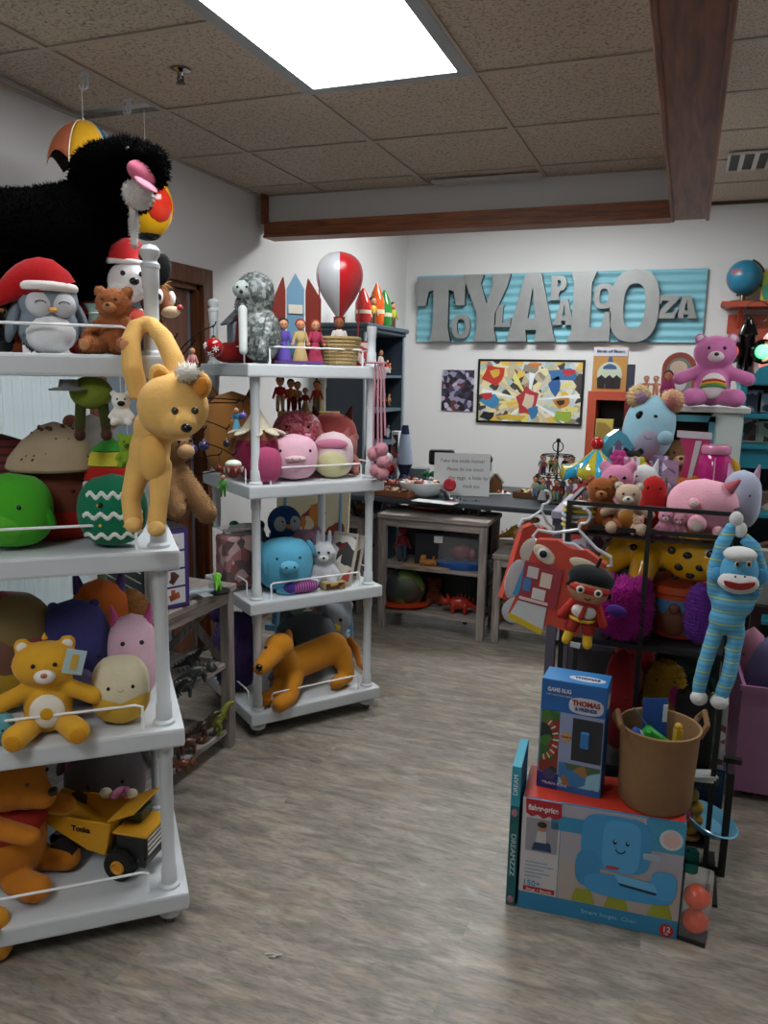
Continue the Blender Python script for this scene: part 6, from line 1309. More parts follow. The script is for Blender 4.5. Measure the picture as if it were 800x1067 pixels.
tiny('grey plush toy on the third console in the shade', on(362, 4.55, .621), .17, '#5c4a34', '#4a3a2c')
T = dino('brown toy horse on the third console in the shade', on(378, 4.55, .621), .2, '#5c3c1c', rz=R(0), kind='long', name='toy_horse', cat='toy animal')
# figurine carousel tree on the counter
b0 = ct(578, 524); T = thing('figurine_tree', 'black wire tree display of tiny hanging figurines at the right of the counter', 'display', b0, 0); MB().lathe([(.09, 0), (.085, .01), (.01, .02)], seg=20).build('base', WM, T)
MB().cone((0, 0, 0), (0, 0, .36), .006).ell((0, 0, .365), .014, seg=8).torus((0, 0, .33), .03, .003, rot=(90, 0, 0)).build('pole', WM, T)
for z_, r_ in ((.28, .09), (.16, .12)): MB().torus((0, 0, z_), r_, .003, seg=24).cone((-r_, 0, z_), (r_, 0, z_), .0025).cone((0, -r_, z_), (0, r_, z_), .0025).build('ring', WM, T)
cn = ['lime', 'white', 'grey', 'pink', 'navy', 'cream', 'mint', 'red', 'lilac', 'tan', 'black', 'gold', 'sky', 'rust', 'sage', 'rose']
cc = ['#7c9c3c', '#b9bcbc', '#7c8084', '#b8788c', '#2c3458', '#b9ac90', '#7ca08c', '#8c2c28', '#84789c', '#94784c', '#1c1c20', '#a38c34', '#6c94a8', '#8c4a2c', '#6c7c5c', '#a8686c']
for i in range(16):
    up = i >= 9; n_ = 7 if up else 9; r_, z_ = (.09, .28) if up else (.12, .16); a0 = 2*PI*(i % n_ if not up else i-9)/n_+(.3 if up else 0); h_ = .105 if up else .125
    p_ = b0+Vector((r_*math.cos(a0), r_*math.sin(a0), z_-h_-.006)); where = ('left' if math.cos(a0) < -.3 else 'right' if math.cos(a0) > .3 else 'middle')+(' front' if math.sin(a0) < 0 else ' back')
    o = figure('%s figurine on the %s ring of the wire tree, %s side' % (cn[i], 'upper' if up else 'lower', where), p_, h_, cc[i], cc[(i*5+3) % 16], name='figurine', cat='figurine', skirt=i % 3 == 0, group='figurines on the wire tree')
# ================================================================ FOREGROUND BOXES
A0 = Vector((-.338, 2.045, 0)); rz = math.atan2(.032, .429); ex, ey = Vector((math.cos(rz), math.sin(rz), 0)), Vector((-math.sin(rz), math.cos(rz), 0)); BW, BD, BH = .43, .19, .345
T = thing('toy_box', 'large blue and white toy chair carton with a red top standing on the floor', 'box', A0+ex*BW/2+ey*BD/2, rz)
CB = mat('#2c7ca4', 'card'); MB().box((0, 0, BH/2), (BW, BD, BH), bev=.0015).build('carton', CB, T, smooth=False)
MB().box((0, 0, BH+.0006), (BW-.004, BD-.004, .0012)).build('red_top', mat('#b8301c', 'card'), T, smooth=False)
F = -BD/2
def fp(x0, z0, x1, z1, c, k, name='print_panel', m_=None): return MB().box(((x0+x1)/2-BW/2, F-.0006*k, (z0+z1)/2), (x1-x0, .0012, z1-z0)).build(name, m_ or mat(c, 'card'), T, smooth=False)
fp(.0, .055, .105, BH-.002, '#b3b0b0', 1, m_=mat('#bdbaba', 'card')); fp(.107, .055, .43, BH-.004, '#a09ca4', 1); fp(.107, .055, .43, .17, '#a89c94', 2); fp(.33, .25, .43, BH-.004, '#3c8cac', 2); fp(.08, .262, .215, .305, '#2f84ac', 3)
fl = lambda pts, c, k, name='print_shape': MB().prism([(x-BW/2, z) for x, z in pts], .001, Matrix.Translation((0, F-.0006*k, 0))).build(name, mat(c, 'card'), T, smooth=False)
fl([(.008, .342), (.105, .342), (.108, .30), (.09, .29), (.075, .298), (.058, .288), (.042, .298), (.025, .29), (.01, .3)], '#a3202c', 4, 'logo_plate'); text('fisher-price', .022, mat('#d9d4d0', 'card'), T, (.057-BW/2, F-.0045, .318), width=.083, bold=.0006)
# picture of the blue toy chair
def ce(cx_, cz_, rx, rz_, n=20, p=2.6): return [(cx_+rx*abs(math.cos(2*PI*i/n))**(2/p)*math.copysign(1, math.cos(2*PI*i/n)), cz_+rz_*abs(math.sin(2*PI*i/n))**(2/p)*math.copysign(1, math.sin(2*PI*i/n))) for i in range(n)]
fl(ce(.255, .25, .092, .083, 24, 4), '#3c8cbc', 5); fl(ce(.185, .165, .034, .055), '#3784b4', 6); fl(ce(.27, .245, .05, .076, 24, 4), '#4c9ccc', 7); fl(ce(.295, .125, .118, .034, 24, 3.2), '#3c8ec0', 8); fl(ce(.385, .152, .034, .042, 20, 3), '#4496c6', 9); fl([(.255, .165), (.36, .155), (.372, .13), (.27, .14)], '#62aad2', 10); fl([(.268, .139), (.37, .129), (.366, .122), (.275, .132)], '#12304a', 11)
for x in (.175, .265, .38): fl([(x-.03, .058), (x+.035, .058), (x+.022, .098), (x-.018, .098)], '#8c9228', 6)
for x in (.252, .285): fl(ce(x, .258, .005, .007, 10, 2), '#10141c', 9); fl(ce(x+.001, .261, .0018, .0022, 8, 2), '#d9dde0', 10)
m = MB().tube([(.268-BW/2+.012*math.cos(PI+PI*i/8), F-.006, .237+.009*math.sin(PI+PI*i/8)) for i in range(9)], .0016, 5); m.build('smile_print', mat('#10141c', 'card'), T)
fl(ce(.25, .18, .018, .005), '#a83a3c', 9); fl(ce(.395, .29, .03, .03, 20, 2), '#b9c4c4', 5); fl(ce(.395, .29, .022, .022, 20, 2), '#c9a8a0', 6); fl(ce(.35, .232, .024, .01, 16, 4), '#94a8b4', 9)
fl(ce(.402, .022, .019, .019, 20, 2), '#a3202c', 5); text('12', .022, mat('#d9d4d0', 'card'), T, (.402-BW/2, F-.0045, .026)); text('MO', .007, mat('#d9d4d0', 'card'), T, (.402-BW/2, F-.0045, .012))
text('Smart Stages  Chair', .016, mat('#6cb0cc', 'card'), T, (.25-BW/2, F-.0035, .03), width=.15); text('150+', .024, mat('#2c84b0', 'card'), T, (.035-BW/2, F-.0035, .085), width=.045); fp(.012, .06, .1, .074, '#a3202c', 3); text('Songs + Sounds', .009, mat('#d9d0cc', 'card'), T, (.056-BW/2, F-.0045, .067), width=.07)
for k in range(5): fp(.014, .105+.011*k, .06+.008*((k*3) % 5), .108+.011*k, '#7c9cac', 3, 'text_line')
fp(.012, .185, .1, .285, '#8c8890', 3); fl([(.03, .19), (.085, .19), (.08, .215), (.05, .225), (.035, .21)], '#1c3c5a', 5); fl([(.04, .215), (.07, .215), (.068, .25), (.044, .25)], '#b3b0b0', 6); fl(ce(.056, .262, .012, .013, 14, 2), '#a3785c', 6); fl(ce(.056, .270, .013, .009, 14, 2), '#2a1a14', 7)
# thin puzzle box standing at its left
p0 = A0-ex*.034+ey*.0; T = thing('puzzle_box', 'thin teal puzzle box standing upright against the left side of the carton', 'box', p0+ey*.09+ex*.012, rz)
MB().box((0, 0, .155), (.026, .18, .31), bev=.001).build('carton', mat('#0f5a5c', 'card'), T, smooth=False); MB().box((0, 0, .31+.06), (.026, .18, .12), bev=.001).build('top_half', mat('#2c94a8', 'card'), T, smooth=False)
text('DREAMZZZ', .02, mat('#a9c4c4', 'card'), T, (0, -.0912, .16), rot=(90, 90, 0), width=.13); text('DREAM', .018, mat('#d0dcdc', 'card'), T, (0, -.0912, .375), rot=(90, -90, 0), width=.06); MB().ell((0, -.0905, .02), (.009, .002, .012), seg=12).ell((0, -.0905, .29), (.009, .002, .012), seg=12).build('badge', mat('#9c6c7c', 'card'), T)
# tall blue boxed train game on top
TB0 = at(559, 819, Z=BH+.001); TW, TD, TH = .178, .10, .325
r_ = R(2); T = thing('toy_box', 'tall blue boxed train game with black window standing on the chair carton', 'box', TB0+Vector((TW/2, TD/2, 0)), R(-2)); F2 = -TD/2
MB().box((0, 0, TH/2), (TW, TD, TH), bev=.001).build('carton', mat('#1c5c9c', 'card'), T, smooth=False); MB().box((0, 0, TH+.0006), (TW-.002, TD-.002, .0012)).build('top_print', mat('#1c7cc0', 'card'), T, smooth=False)
def gp(x0, z0, x1, z1, c, k, name='print_panel', m_=None): return MB().box(((x0+x1)/2-TW/2, F2-.0006*k, (z0+z1)/2), (x1-x0, .0012, z1-z0)).build(name, m_ or mat(c, 'card'), T, smooth=False)
gl = lambda pts, c, k, name='print_shape': MB().prism([(x-TW/2, z) for x, z in pts], .001, Matrix.Translation((0, F2-.0006*k, 0))).build(name, mat(c, 'card'), T, smooth=False)
gp(.002, .03, TW-.002, .235, '#8490b0', 1); gp(.004, .05, .056, .235, '#1c3a20', 2, m_=art(['#1c3a20', '#2c5a24', '#14241a', '#3c6a2c', '#7c2c20'], 40, 3)); gp(.092, .10, TW-.004, .225, '#22262a', 3, 'window'); gp(.06, .02, TW-.004, .088, '#3c4c5c', 2, m_=art(['#2c6c9c', '#3c5a3c', '#8c6434', '#6c4a2c', '#7cb0c4'], 34, 6)); gp(.0, .0, .06, .048, '#1c2c6c', 2)
for i in range(16):
    a0 = R(-78+i*9.5); c1, c2 = Vector((.0, .16)), .034; gl([(.006+.034*math.cos(a0), .15+.05*math.sin(a0)), (.006+.05*math.cos(a0), .15+.066*math.sin(a0)), (.006+.05*math.cos(a0+.09), .15+.066*math.sin(a0+.09)), (.006+.034*math.cos(a0+.09), .15+.05*math.sin(a0+.09))], '#b03020' if i % 2 else '#c9c0b0', 5, 'track_print')
gl(ce(.125, .263, .047, .024, 22, 3), '#b9bcc4', 3, 'logo_plate'); text('THOMAS', .02, mat('#8c2420', 'card'), T, (.125-TW/2, F2-.0035, .27), width=.076, bold=.0008); text('& FRIENDS', .014, mat('#2a3c7c', 'card'), T, (.125-TW/2, F2-.0035, .253), width=.06, bold=.0004)
text('GAME RUG', .016, mat('#c9d0dc', 'card'), T, (.05-TW/2, F2-.002, .298), width=.065, bold=.0004); text('with motorized engine', .008, mat('#a9b8d0', 'card'), T, (.05-TW/2, F2-.002, .284), width=.07)
gl(ce(.076, .165, .015, .015, 18, 2), '#b38c5c', 4); text('TRAIN 15', .007, mat('#5c3c1c', 'card'), T, (.076-TW/2, F2-.004, .165))
MB().box((.128-TW/2, F2-.004, .165), (.026, .012, .05), bev=.004).build('toy_engine', mat('#2c6ca4', 'plastic'), T, smooth=False); text('TRAIN RIDE', .01, mat('#b9c0d0', 'card'), T, (.05-TW/2, F2-.0035, .018), width=.07)
gl(ce(.034, .045, .017, .017, 16, 2), '#3a3c5c', 4, 'engine_print'); MB().prism(ce(0, 0, .05, .02, 20, 2), .001, Matrix.Translation((.03, -.01, TH+.0018)) @ rotm((-90, 0, 0))).build('top_logo', mat('#c9d0d8', 'card'), T, smooth=False)
t_ = text('THOMAS', .018, mat('#1c3c6c', 'card'), T, (.03, -.01, TH+.0028), rot=(0, 0, 0), width=.07, bold=.0006); MB().prism(ce(0, .27, .03, .02, 20, 3), .001, Matrix.Translation((TW/2+.001, 0, 0)) @ rotm((0, 0, 90))).build('side_logo', mat('#b9bcc4', 'card'), T, smooth=False)
# brown canvas bucket with toys
c0 = at(681, 845, Z=BH+.001); c0.y = 2.165; c0.x = on(681, 2.165, BH).x; c0.z = BH+.002
T = thing('canvas_bucket', 'round tan canvas bucket with loop handles on the chair carton', 'bucket', c0, face(c0)+R(22)); CV = mat('#7f5f3c', 'cloth')
MB().lathe([(.09, 0), (.098, .01), (.1, .1), (.105, .21), (.108, .225), (.104, .226), (.1, .215), (.094, .1), (.085, .012), (.01, .01)], seg=36).build('bucket_body', CV, T)
for k in (-1, 1): MB().tube([(k*.098, -.03, .2), (k*.118, -.028, .235), (k*.12, 0, .262), (k*.118, .028, .235), (k*.098, .03, .2)], [.008, .008, .008, .008, .008], 8).build('handle', CV, T)
MB().torus((0, 0, .224), .1055, .003, seg=36).build('rim_seam', mat('#a3825c', 'cloth'), T)
def inb(name, label, cat, x, y, z): return thing(name, label, cat, T0.matrix_basis @ Vector((x, y, z)), T0.rotation_euler.z)
T0 = T
t = inb('toy_pack', 'blue carded toy pack sticking up in the canvas bucket', 'packaged toy', .0, .04, .14); MB().box((0, 0, .07), (.07, .004, .14), rot=(-5, 0, 3)).build('card', mat('#1c4c94', 'card'), t, smooth=False); MB().box((.026, -.004, .1), (.012, .003, .05)).build('white_label', mat('#c4ccd4', 'card'), t, smooth=False)
t = inb('toy_wand', 'thin grey plastic stick slanting out of the canvas bucket', 'toy', .045, 0, .12); MB().cone((0, 0, 0), (-.125, -.01, .155), .003).ell((0, 0, 0), .005, seg=8).build('stick', mat('#5a6472', 'plastic'), t)
t = inb('toy_car', 'green plastic toy lying in the canvas bucket', 'toy', -.02, -.035, .185); MB().box((0, 0, .015), (.085, .035, .03), rot=(0, 38, 0), bev=.008).ell((.02, 0, .0), (.02, .02, .014)).build('body', mat('#2c9c34', 'plastic'), t)
t = inb('toy_car', 'blue and white plastic toy lying in the canvas bucket', 'toy', -.055, -.02, .185); MB().box((0, 0, .01), (.07, .03, .03), rot=(0, 35, 10), bev=.007).build('body', stripes(['#1c4c9c', '#1c4c9c', '#a9b8cc'], .03, 'X'), t)
t = inb('toy_brick', 'yellow plastic peg standing at the front rim of the canvas bucket', 'toy', .025, -.06, .17); MB().box((0, 0, .035), (.022, .02, .075), bev=.004).ell((0, 0, .075), .011, seg=10).build('body', mat('#b8941c', 'plastic'), t)
# two orange balls in a clear pack
p_ = A0+ex*(BW+.045)+ey*.03; T = thing('ball_pack', 'clear pack of two orange balls standing right of the chair carton', 'packaged toy', p_, R(-8))
MB().box((0, 0, .006), (.07, .075, .012)).box((-.036, 0, .1), (.003, .075, .2)).build('carton_base', mat('#14161a', 'card'), T, smooth=False); MB().box((0, 0, .1), (.075, .076, .18), bev=.012, seg=2).build('clear_shell', mat('#ffffff', 'clear'), T, smooth=False)
for z in (.048, .12): MB().ell((0, 0, z), .0335, seg=24).build('ball', mat('#d64308', 'gloss'), T)
MB().box((-.02, -.01, .225), (.035, .03, .075), bev=.01).build('lid', mat('#3c948c', 'clear'), T, smooth=False)

# ================================================================ COSTUMES AND DOLL hanging at the rack's left
def costume(label, cu, cv, Y, w_, h_, rot, dx):
    loc = at(cu, cv, Y=Y); T = thing('hanging_costume', label, 'costume', loc, 0); T.rotation_euler = Euler((0, R(rot), R(-4+dx)))
    HG = mat('#bcc2c8', 'gloss')
    m = MB().tube([(-w_*.56, 0, -.0), (-w_*.52, 0, .022), (-w_*.3, 0, .03), (0, 0, .062), (w_*.3, 0, .03), (w_*.52, 0, .022), (w_*.56, 0, .0), (w_*.5, 0, -.008), (0, 0, .02), (-w_*.5, 0, -.008)], .0045, 8, closed=True)
    m.tube([(0, 0, .06), (0, 0, .08)]+[(.018*math.sin(a)-.0, 0, .1-.02*math.cos(a)) for a in [i*.45 for i in range(9)]], .004, 8); m.build('hanger', HG, T)
    pr_ = [(-w_*.48, .0), (-w_*.2, .018), (0, .008), (w_*.2, .018), (w_*.5, .0), (w_*.52, -h_*.3), (w_*.48, -h_*.6), (w_*.46, -h_*.92), (w_*.05, -h_*.9), (-w_*.05, -h_), (-w_*.54, -h_*.97), (-w_*.5, -h_*.6), (-w_*.5, -h_*.28)]
    o = MB().prism(pr_, .028).build('garment', mat('#b3402f', 'cloth'), T); return T
def eye_(T, x, z, y, r_):
    MB().ell((x, y, z), (r_*1.75, .004, r_), rot=(0, 22, 0), seg=24).build('eye_patch', mat('#c4b9a0', 'felt'), T); MB().ell((x-.002, y-.004, z+.002), (r_*.8, .004, r_*.8), seg=20).build('eye_ring', mat('#c9ccd0', 'felt'), T); MB().ell((x-.002, y-.008, z+.002), (r_*.52, .003, r_*.52), seg=20).build('eye_pupil', mat('#0c0c0e', 'gloss'), T)
T2 = costume('back costume of the hanging pair, white and blue patched with a red shoulder', 558, 553, 2.26, .10, .22, 14, 40)
for i, (x, z, rx, rz_, c) in enumerate(((.0, -.06, .04, .04, '#c9c6bc'), (-.03, -.15, .03, .06, '#b9bcc0'), (.04, -.13, .028, .04, '#3c7ca8'), (-.0, -.24, .045, .04, '#b9bcc0'), (.04, -.22, .02, .03, '#14161a'))): MB().ell((x, -.014, z), (rx, .004, rz_), seg=14).build('patch', mat(c, 'felt'), T2)
T1 = costume('front red costume with a big cartoon eye and printed card on a grey hanger', 595, 574, 2.10, .195, .235, 15, 0)
eye_(T1, -.062, -.032, -.015, .020); MB().ell((.045, -.0145, -.02), (.04, .004, .016), seg=20).build('eye_patch', mat('#c4b9a0', 'felt'), T1)
cd = MB().box((-.045, -.017, -.115), (.105, .002, .115), rot=(0, -8, 0)).build('info_card', mat('#8c2a34', 'card'), T1, smooth=False)
for x, z, w_, h_, c in ((-.075, -.09, .03, .03, '#b9b0b0'), (-.035, -.098, .03, .04, '#c9b8a8'), (-.08, -.128, .022, .036, '#3c6ca0'), (-.042, -.142, .036, .03, '#c4c0c0'), (-.05, -.165, .08, .008, '#c9b0b0')): MB().box((x, -.0185, z), (w_, .002, h_), rot=(0, -8, 0)).build('card_picture', mat(c, 'card'), cd, smooth=False)
MB().prism([(-.09, -.18), (-.01, -.17), (0, -.235), (-.1, -.225)], .004, Matrix.Translation((0, -.016, 0))).build('white_leg', mat('#b3b6ba', 'felt'), T1, smooth=False); MB().prism([(-.1, -.222), (-.0, -.232), (0, -.248), (-.102, -.24)], .006, Matrix.Translation((0, -.017, 0))).build('yellow_hem', mat('#b8a01c', 'felt'), T1, smooth=False)
MB().prism([(-.105, -.08), (-.09, -.08), (-.095, -.17), (-.11, -.17)], .004, Matrix.Translation((0, -.0155, 0))).build('blue_patch', mat('#3c84ac', 'felt'), T1, smooth=False)
# doll with red mask
loc = at(600, 670, Y=2.03); s = S(98, loc); T = thing('plush_doll', 'plush boy doll with black hair, red eye mask and cape sitting above the blue box', 'doll', loc, face(loc)); T.rotation_euler.y = R(9)
MB().ell((0, 0, .62*s), (.22*s, .18*s, .18*s)).build('head', mat('#a87858', 'felt'), T)
h = MB().ell((0, .03*s, .72*s), (.25*s, .2*s, .14*s)).cap((-.12*s, -.06*s, .7*s), (-.24*s, -.06*s, .62*s), .05*s, .02*s).cap((.12*s, 0, .7*s), (.21*s, -.02*s, .58*s), .06*s, .04*s); h.build('hair', P('#0d1114'), T, fuse=.02*s)
MB().cone((.02*s, 0, .8*s), (.05*s, 0, .96*s), .02*s, .016*s).build('hair_loop', P('#0d1114'), T)
MB().ell((0, -.04*s, .63*s), (.218*s, .155*s, .08*s)).build('mask', mat('#9c2014', 'felt'), T)
for k in (-1, 1): MB().ell((k*.09*s, -.182*s, .63*s), (.045*s, .012*s, .042*s), seg=14).build('eye_white', mat('#c9c4bc', 'felt'), T); MB().ell((k*.09*s, -.193*s, .63*s), (.022*s, .008*s, .024*s), seg=12).build('eye', EYE, T)
MB().tube([(-.03*s, -.168*s, .545*s), (0, -.168*s, .532*s), (.035*s, -.168*s, .548*s)], .006*s, 5).build('mouth', STITCH, T)
b = MB().ell((0, 0, .36*s), (.15*s, .1*s, .15*s)); 
for k in (-1, 1): b.cap((k*.12*s, 0, .44*s), (k*.22*s, -.04*s, .28*s), .05*s, .045*s)
b.build('shirt', mat('#9c2014', 'felt'), T); MB().ell((0, -.05*s, .37*s), (.13*s, .07*s, .09*s)).build('chest_panel', mat('#c4c2bc', 'felt'), T); MB().torus((0, -.0, .285*s), .125*s, .018*s, rot=(0, 0, 0)).build('belt', mat('#b8961c', 'felt'), T)
MB().cap((0, -.12*s, .43*s), (-.02*s, -.13*s, .32*s), .022*s, .03*s).torus((0, 0, .47*s), .1*s, .028*s).build('scarf', mat('#8c1c12', 'felt'), T)
m = MB()
for k in (-1, 1): m.cap((k*.07*s, 0, .26*s), (k*.09*s, -.05*s, .17*s), .075*s, .065*s)
m.build('shorts', mat('#8c1c14', 'felt'), T); m = MB()
for k in (-1, 1): MB().cap((k*.09*s, -.05*s, .13*s), (k*.11*s, -.1*s, .045*s), .055*s, .05*s).build('leg', mat('#b8961c', 'felt'), T)
MB().prism([(-.14*s, .46*s), (.14*s, .46*s), (.24*s, .2*s), (-.24*s, .2*s)], .02*s, Matrix.Translation((0, .09*s, 0))).build('cape', mat('#8c1c14', 'cloth'), T, smooth=False)
MB().box((-.01*s, -.13*s, -.0*s+.02*s), (.1*s, .03*s, .05*s)).build('care_tag', mat('#b9bcc0', 'cloth'), T, smooth=False)

# ================================================================ RACK CONTENTS
def rk(u, dy, z): return on(u, 2.40+dy, z)
# sock monkey hanging from the top right corner
loc = at(758, 635, Y=2.32); q = fx(loc); T = thing('sock_monkey', 'blue striped sock monkey plush hanging from the right corner of the rack', 'plush toy', loc); SK = stripes(['#4f98bc', '#5ba4c4', '#4f98bc', '#4a90b8', '#5ba4c4', '#5ba4c4', '#4f98bc', '#a8b46a'], .036, 'Z', .95); SW = P('#c4c6c4')
m = MB(); Y = 2.33
m.tube([q(764, 546, Y), q(753, 566, Y-.01), q(744, 594, Y-.01), q(745, 618, Y)], [.017, .021, .021, .022], 12).ell(q(745, 618, Y), .022).tube([q(774, 560, Y), q(785, 570, Y), q(792, 594, Y), q(783, 620, Y)], [.018, .02, .021, .022], 12).ell(q(783, 620, Y), .022)
m.ell(q(763, 628, Y), (.058, .042, .045)).ell(q(757, 645, Y), (.049, .04, .042)).cap(q(745, 657, Y), q(732, 700, Y-.02), .0225, .021).cap(q(732, 700, Y-.02), q(728, 718, Y-.02), .021, .02).cap(q(768, 657, Y), q(759, 705, Y-.02), .0225, .021).cap(q(759, 705, Y-.02), q(752, 722, Y-.02), .021, .021)
m.build('body', SK, T, fuse=.008)
MB().ell(q(770, 596, Y-.05), (.049, .045, .062)).build('head', P('#4f98bc'), T); MB().ell(q(771, 578, Y-.055), (.043, .04, .022)).build('crown', SW, T); MB().ell(q(769, 607, Y-.075), (.052, .036, .031)).build('muzzle', SW, T)
MB().prism([(-.038, .008)]+[(.038*math.cos(PI+PI*i/12), .006+.02*math.sin(PI+PI*i/12)) for i in range(13)]+[(.038, .008), (.0, .003)], .012, Matrix.Translation(q(770, 609, Y-.1105)) @ rotm((0, -2, 4))).build('mouth', mat('#8c2018', 'felt'), T)
for u in (766, 776): MB().ell(q(u, 601, Y-.112), .0028, seg=8).build('nostril', STITCH, T)
for u in (768, 780): MB().ell(q(u, 588, Y-.092), (.0065, .004, .0085), seg=12).build('eye_ring', mat('#c9b89c', 'felt'), T); MB().ell(q(u, 588, Y-.096), (.0045, .003, .0065), seg=10).build('eye', EYE, T)
for u, v in ((747, 599), (793, 601)): MB().ell(q(u, v, Y-.04), (.019, .012, .022)).build('ear', P('#4a90b8'), T)
for u, v, Yy in ((728, 727, Y-.025), (749, 731, Y-.025)): MB().ell(q(u, v, Yy), (.024, .024, .022)).build('foot', SW, T)
for u, v in ((767, 541), (771, 552)): MB().ell(q(u, v, Y+.0), (.018, .018, .022)).build('hand', SW, T)
Z = 1.045
# top tier
loc = rk(729, .12, Z); w = S(70, loc); T = squish('large pale pink pig plush lying on the rack top tier facing away', loc, w, S(58, loc), '#dda2b2', eye=None, name='plush_pig', p=2.2)
for x, y, z, r_ in ((-.05, -.45, .22, .13), (.24, -.42, .12, .085), (-.12, -.46, .52, .075)): MB().ell((x*w, y*w, z*w), (r_*w, r_*1.1*w, r_*w)).build('paw', P('#dda4b2'), T); MB().ell((x*w, y*w-r_*w*.95, z*w-.01*w), (r_*w*.6, .02*w, r_*w*.6), seg=12).build('paw_pad', P('#c4b0a8'), T)
MB().cone((.33*w, -.15*w, .72*w), (.47*w, -.2*w, .86*w), .1*w, .02*w).build('ear', P('#b8606c'), T)
loc = rk(769, .26, Z); squish('white round unicorn plush behind the pink pig on the rack', loc, S(38, loc), S(62, loc), '#a9b0c4', ears='point', earc='#b38ca4', eye=(.2, .6), name='plush_unicorn')
loc = rk(624, .07, Z); bear('caramel brown plush bear at the left of the rack top tier', loc, S(58, loc), '#8c4f24', muz='#a3683c', ear=.08, fur=(1500, .005, .002))
loc = rk(652, .06, Z); bear('white and orange plush cat holding a grey ball on the rack top tier', loc, S(54, loc), '#b39c84', muz='#c4c0b8', belly='#a36c2c', arms='out', name='plush_cat')
loc = rk(678, .14, Z); squish('small bright red round plush with white eyes on the rack top tier', loc, S(27, loc), S(56, loc), '#a81c1c', eye=(.22, .78), er=.06, name='round_plush')
for k in (0,): pass
loc = rk(640, .2, Z); tiny('pink eared white plush mouse behind the orange and white cat', loc, S(66, loc), '#c07a98', '#c9b8bc', name='plush_mouse')
loc = rk(667, .26, Z); squish('small white round cat plush behind the red round plush', loc, S(34, loc), S(60, loc), '#c4c7c7', ears='point', eye=(.2, .8), name='plush_cat')
for u, h_, c, l in ((692, 30, '#c98aa0', 'little pink plush bear at the middle of the rack top tier'), (706, 26, '#b07c88', 'dusty pink plush with black nose beside the large pig'), (664, 22, '#c4a088', 'tiny cream plush pup in front on the rack top tier')): loc = rk(u, .02 if h_ < 24 else .04, Z); tiny(l, loc, S(h_, loc), c, '#d0b8b8')
T = thing('stacked_rings', 'stack of yellow, white and blue plates at the left of the rack top tier', 'toy', rk(603, .06, Z)); 
for i, c in enumerate(('#b8a83c', '#c4c4b8', '#94b0b4', '#b8a83c', '#c4c4bc')): MB().lathe([(.045, .016*i), (.055, .016*i+.006), (.055, .016*i+.01), (.045, .016*i+.014)], seg=24).build('plate', mat(c, 'plastic'), T)
# doll gift packs hanging behind (top tier back)
for i, (u, hh, c, l) in enumerate(((683, 66, '#7c6c94', 'purple sparkly toy pack at the back of the rack top tier'), (694, 62, '#94708c', 'mauve toy pack right of the purple sparkly one'), (604, 30, '#a82c28', 'red and white carded toys at the left back of the rack'), (613, 27, '#b3a898', 'cream carded toy at the left back of the rack'), (654, 62, '#b36c8c', 'pink carded toy behind the white cat plush'))):
    loc = rk(u, .33, Z); pack(l, loc, S(16, loc), S(hh, loc), art([c, '#c9c0cc', '#5c4c6c', c], 50, i), c)
# second tier
Z = .722
loc = rk(697, .17, Z); T = thing('toy_leopard', 'glossy yellow leopard-spotted ride toy on an orange drum', 'toy animal', loc+Vector((-.01, -.03, .166)), face(loc, 0)); T.scale = (1.25, 1.1, 1.15); YL = mat('#e0a81c', 'gloss')
m = MB().ell((-.03, .04, .075), (.125, .075, .07)).ell((.055, -.015, .085), (.085, .08, .078)).cap((-.12, .02, .06), (-.16, -.01, .015), .04, .03).cap((-.06, -.04, .05), (-.07, -.06, .005), .035, .03).ell((.1, -.07, .07), (.04, .04, .035))
m.build('body', YL, T, fuse=.008)
r8 = random.Random(12); sp_ = MB()
for x, z in ((-.12, .055), (-.09, .085), (-.075, .045), (-.04, .075), (-.02, .035), (.0, .095), (.018, .055), (.035, .09), (.045, .035), (.065, .06), (-.1, .025), (.012, .02), (-.05, .11)):
    # find the surface by marching from the front
    cands = []
    for c_, rr_ in (((-.03, .04, .075), (.125, .075, .07)), ((.055, -.015, .085), (.085, .08, .078))):
        v_ = 1-((x-c_[0])/rr_[0])**2-((z-c_[2])/rr_[2])**2
        if v_ > 0: cands.append(c_[1]-rr_[1]*math.sqrt(v_))
    if cands: MB().ell((x, min(cands), z), (.0105, .004, .0095), seg=12).build('spot', mat('#17130e', 'gloss'), T)
MB().ell((.085, -.083, .095), (.018, .01, .02), seg=14).build('eye_white', mat('#c9ccc8', 'gloss'), T); MB().ell((.087, -.091, .095), (.012, .006, .014), seg=12).build('eye', EYE, T); MB().ell((.125, -.1, .08), .008, seg=8).build('nose', EYE, T)
T = thing('toy_drum', 'orange round toy bucket with a brown bear print under the spotted leopard', 'toy bucket', loc+Vector((.02, -.02, 0)), face(loc)); MB().lathe([(.078, 0), (.086, .02), (.09, .135), (.097, .14), (.097, .162), (.088, .163)], seg=32).build('tub', mat('#a8401c', 'plastic'), T)
MB().lathe([(.0795, .004), (.0877, .024), (.0905, .12)], seg=32).build('label_band', art(['#8c3c1c', '#5c3018', '#7c3418', '#3c6c94'], 16, 7), T); MB().ell((-.01, -.087, .055), (.035, .01, .045)).ell((-.01, -.092, .095), (.018, .01, .018)).build('bear_print', mat('#5c3018', 'card'), T)
loc = rk(648, .04, Z); T = squish('shaggy magenta plush monster on the second tier of the rack', loc, S(46, loc), S(58, loc), '#c432a2', fur=(5000, .03, .003), name='plush_monster', ears='fluffy', earc='#c432a2', eye=(.2, .62)); MB().ell((-.02, -.085, .1), (.03, .012, .018), rot=(0, 15, 0)).build('nose_bow', P('#4c2c84'), T)
loc = rk(727, .06, Z); squish('shaggy violet plush on the second tier beside the orange toy bucket', loc, S(30, loc), S(64, loc), '#6c3494', fur=(2500, .012, .002), eye=(.2, .7))
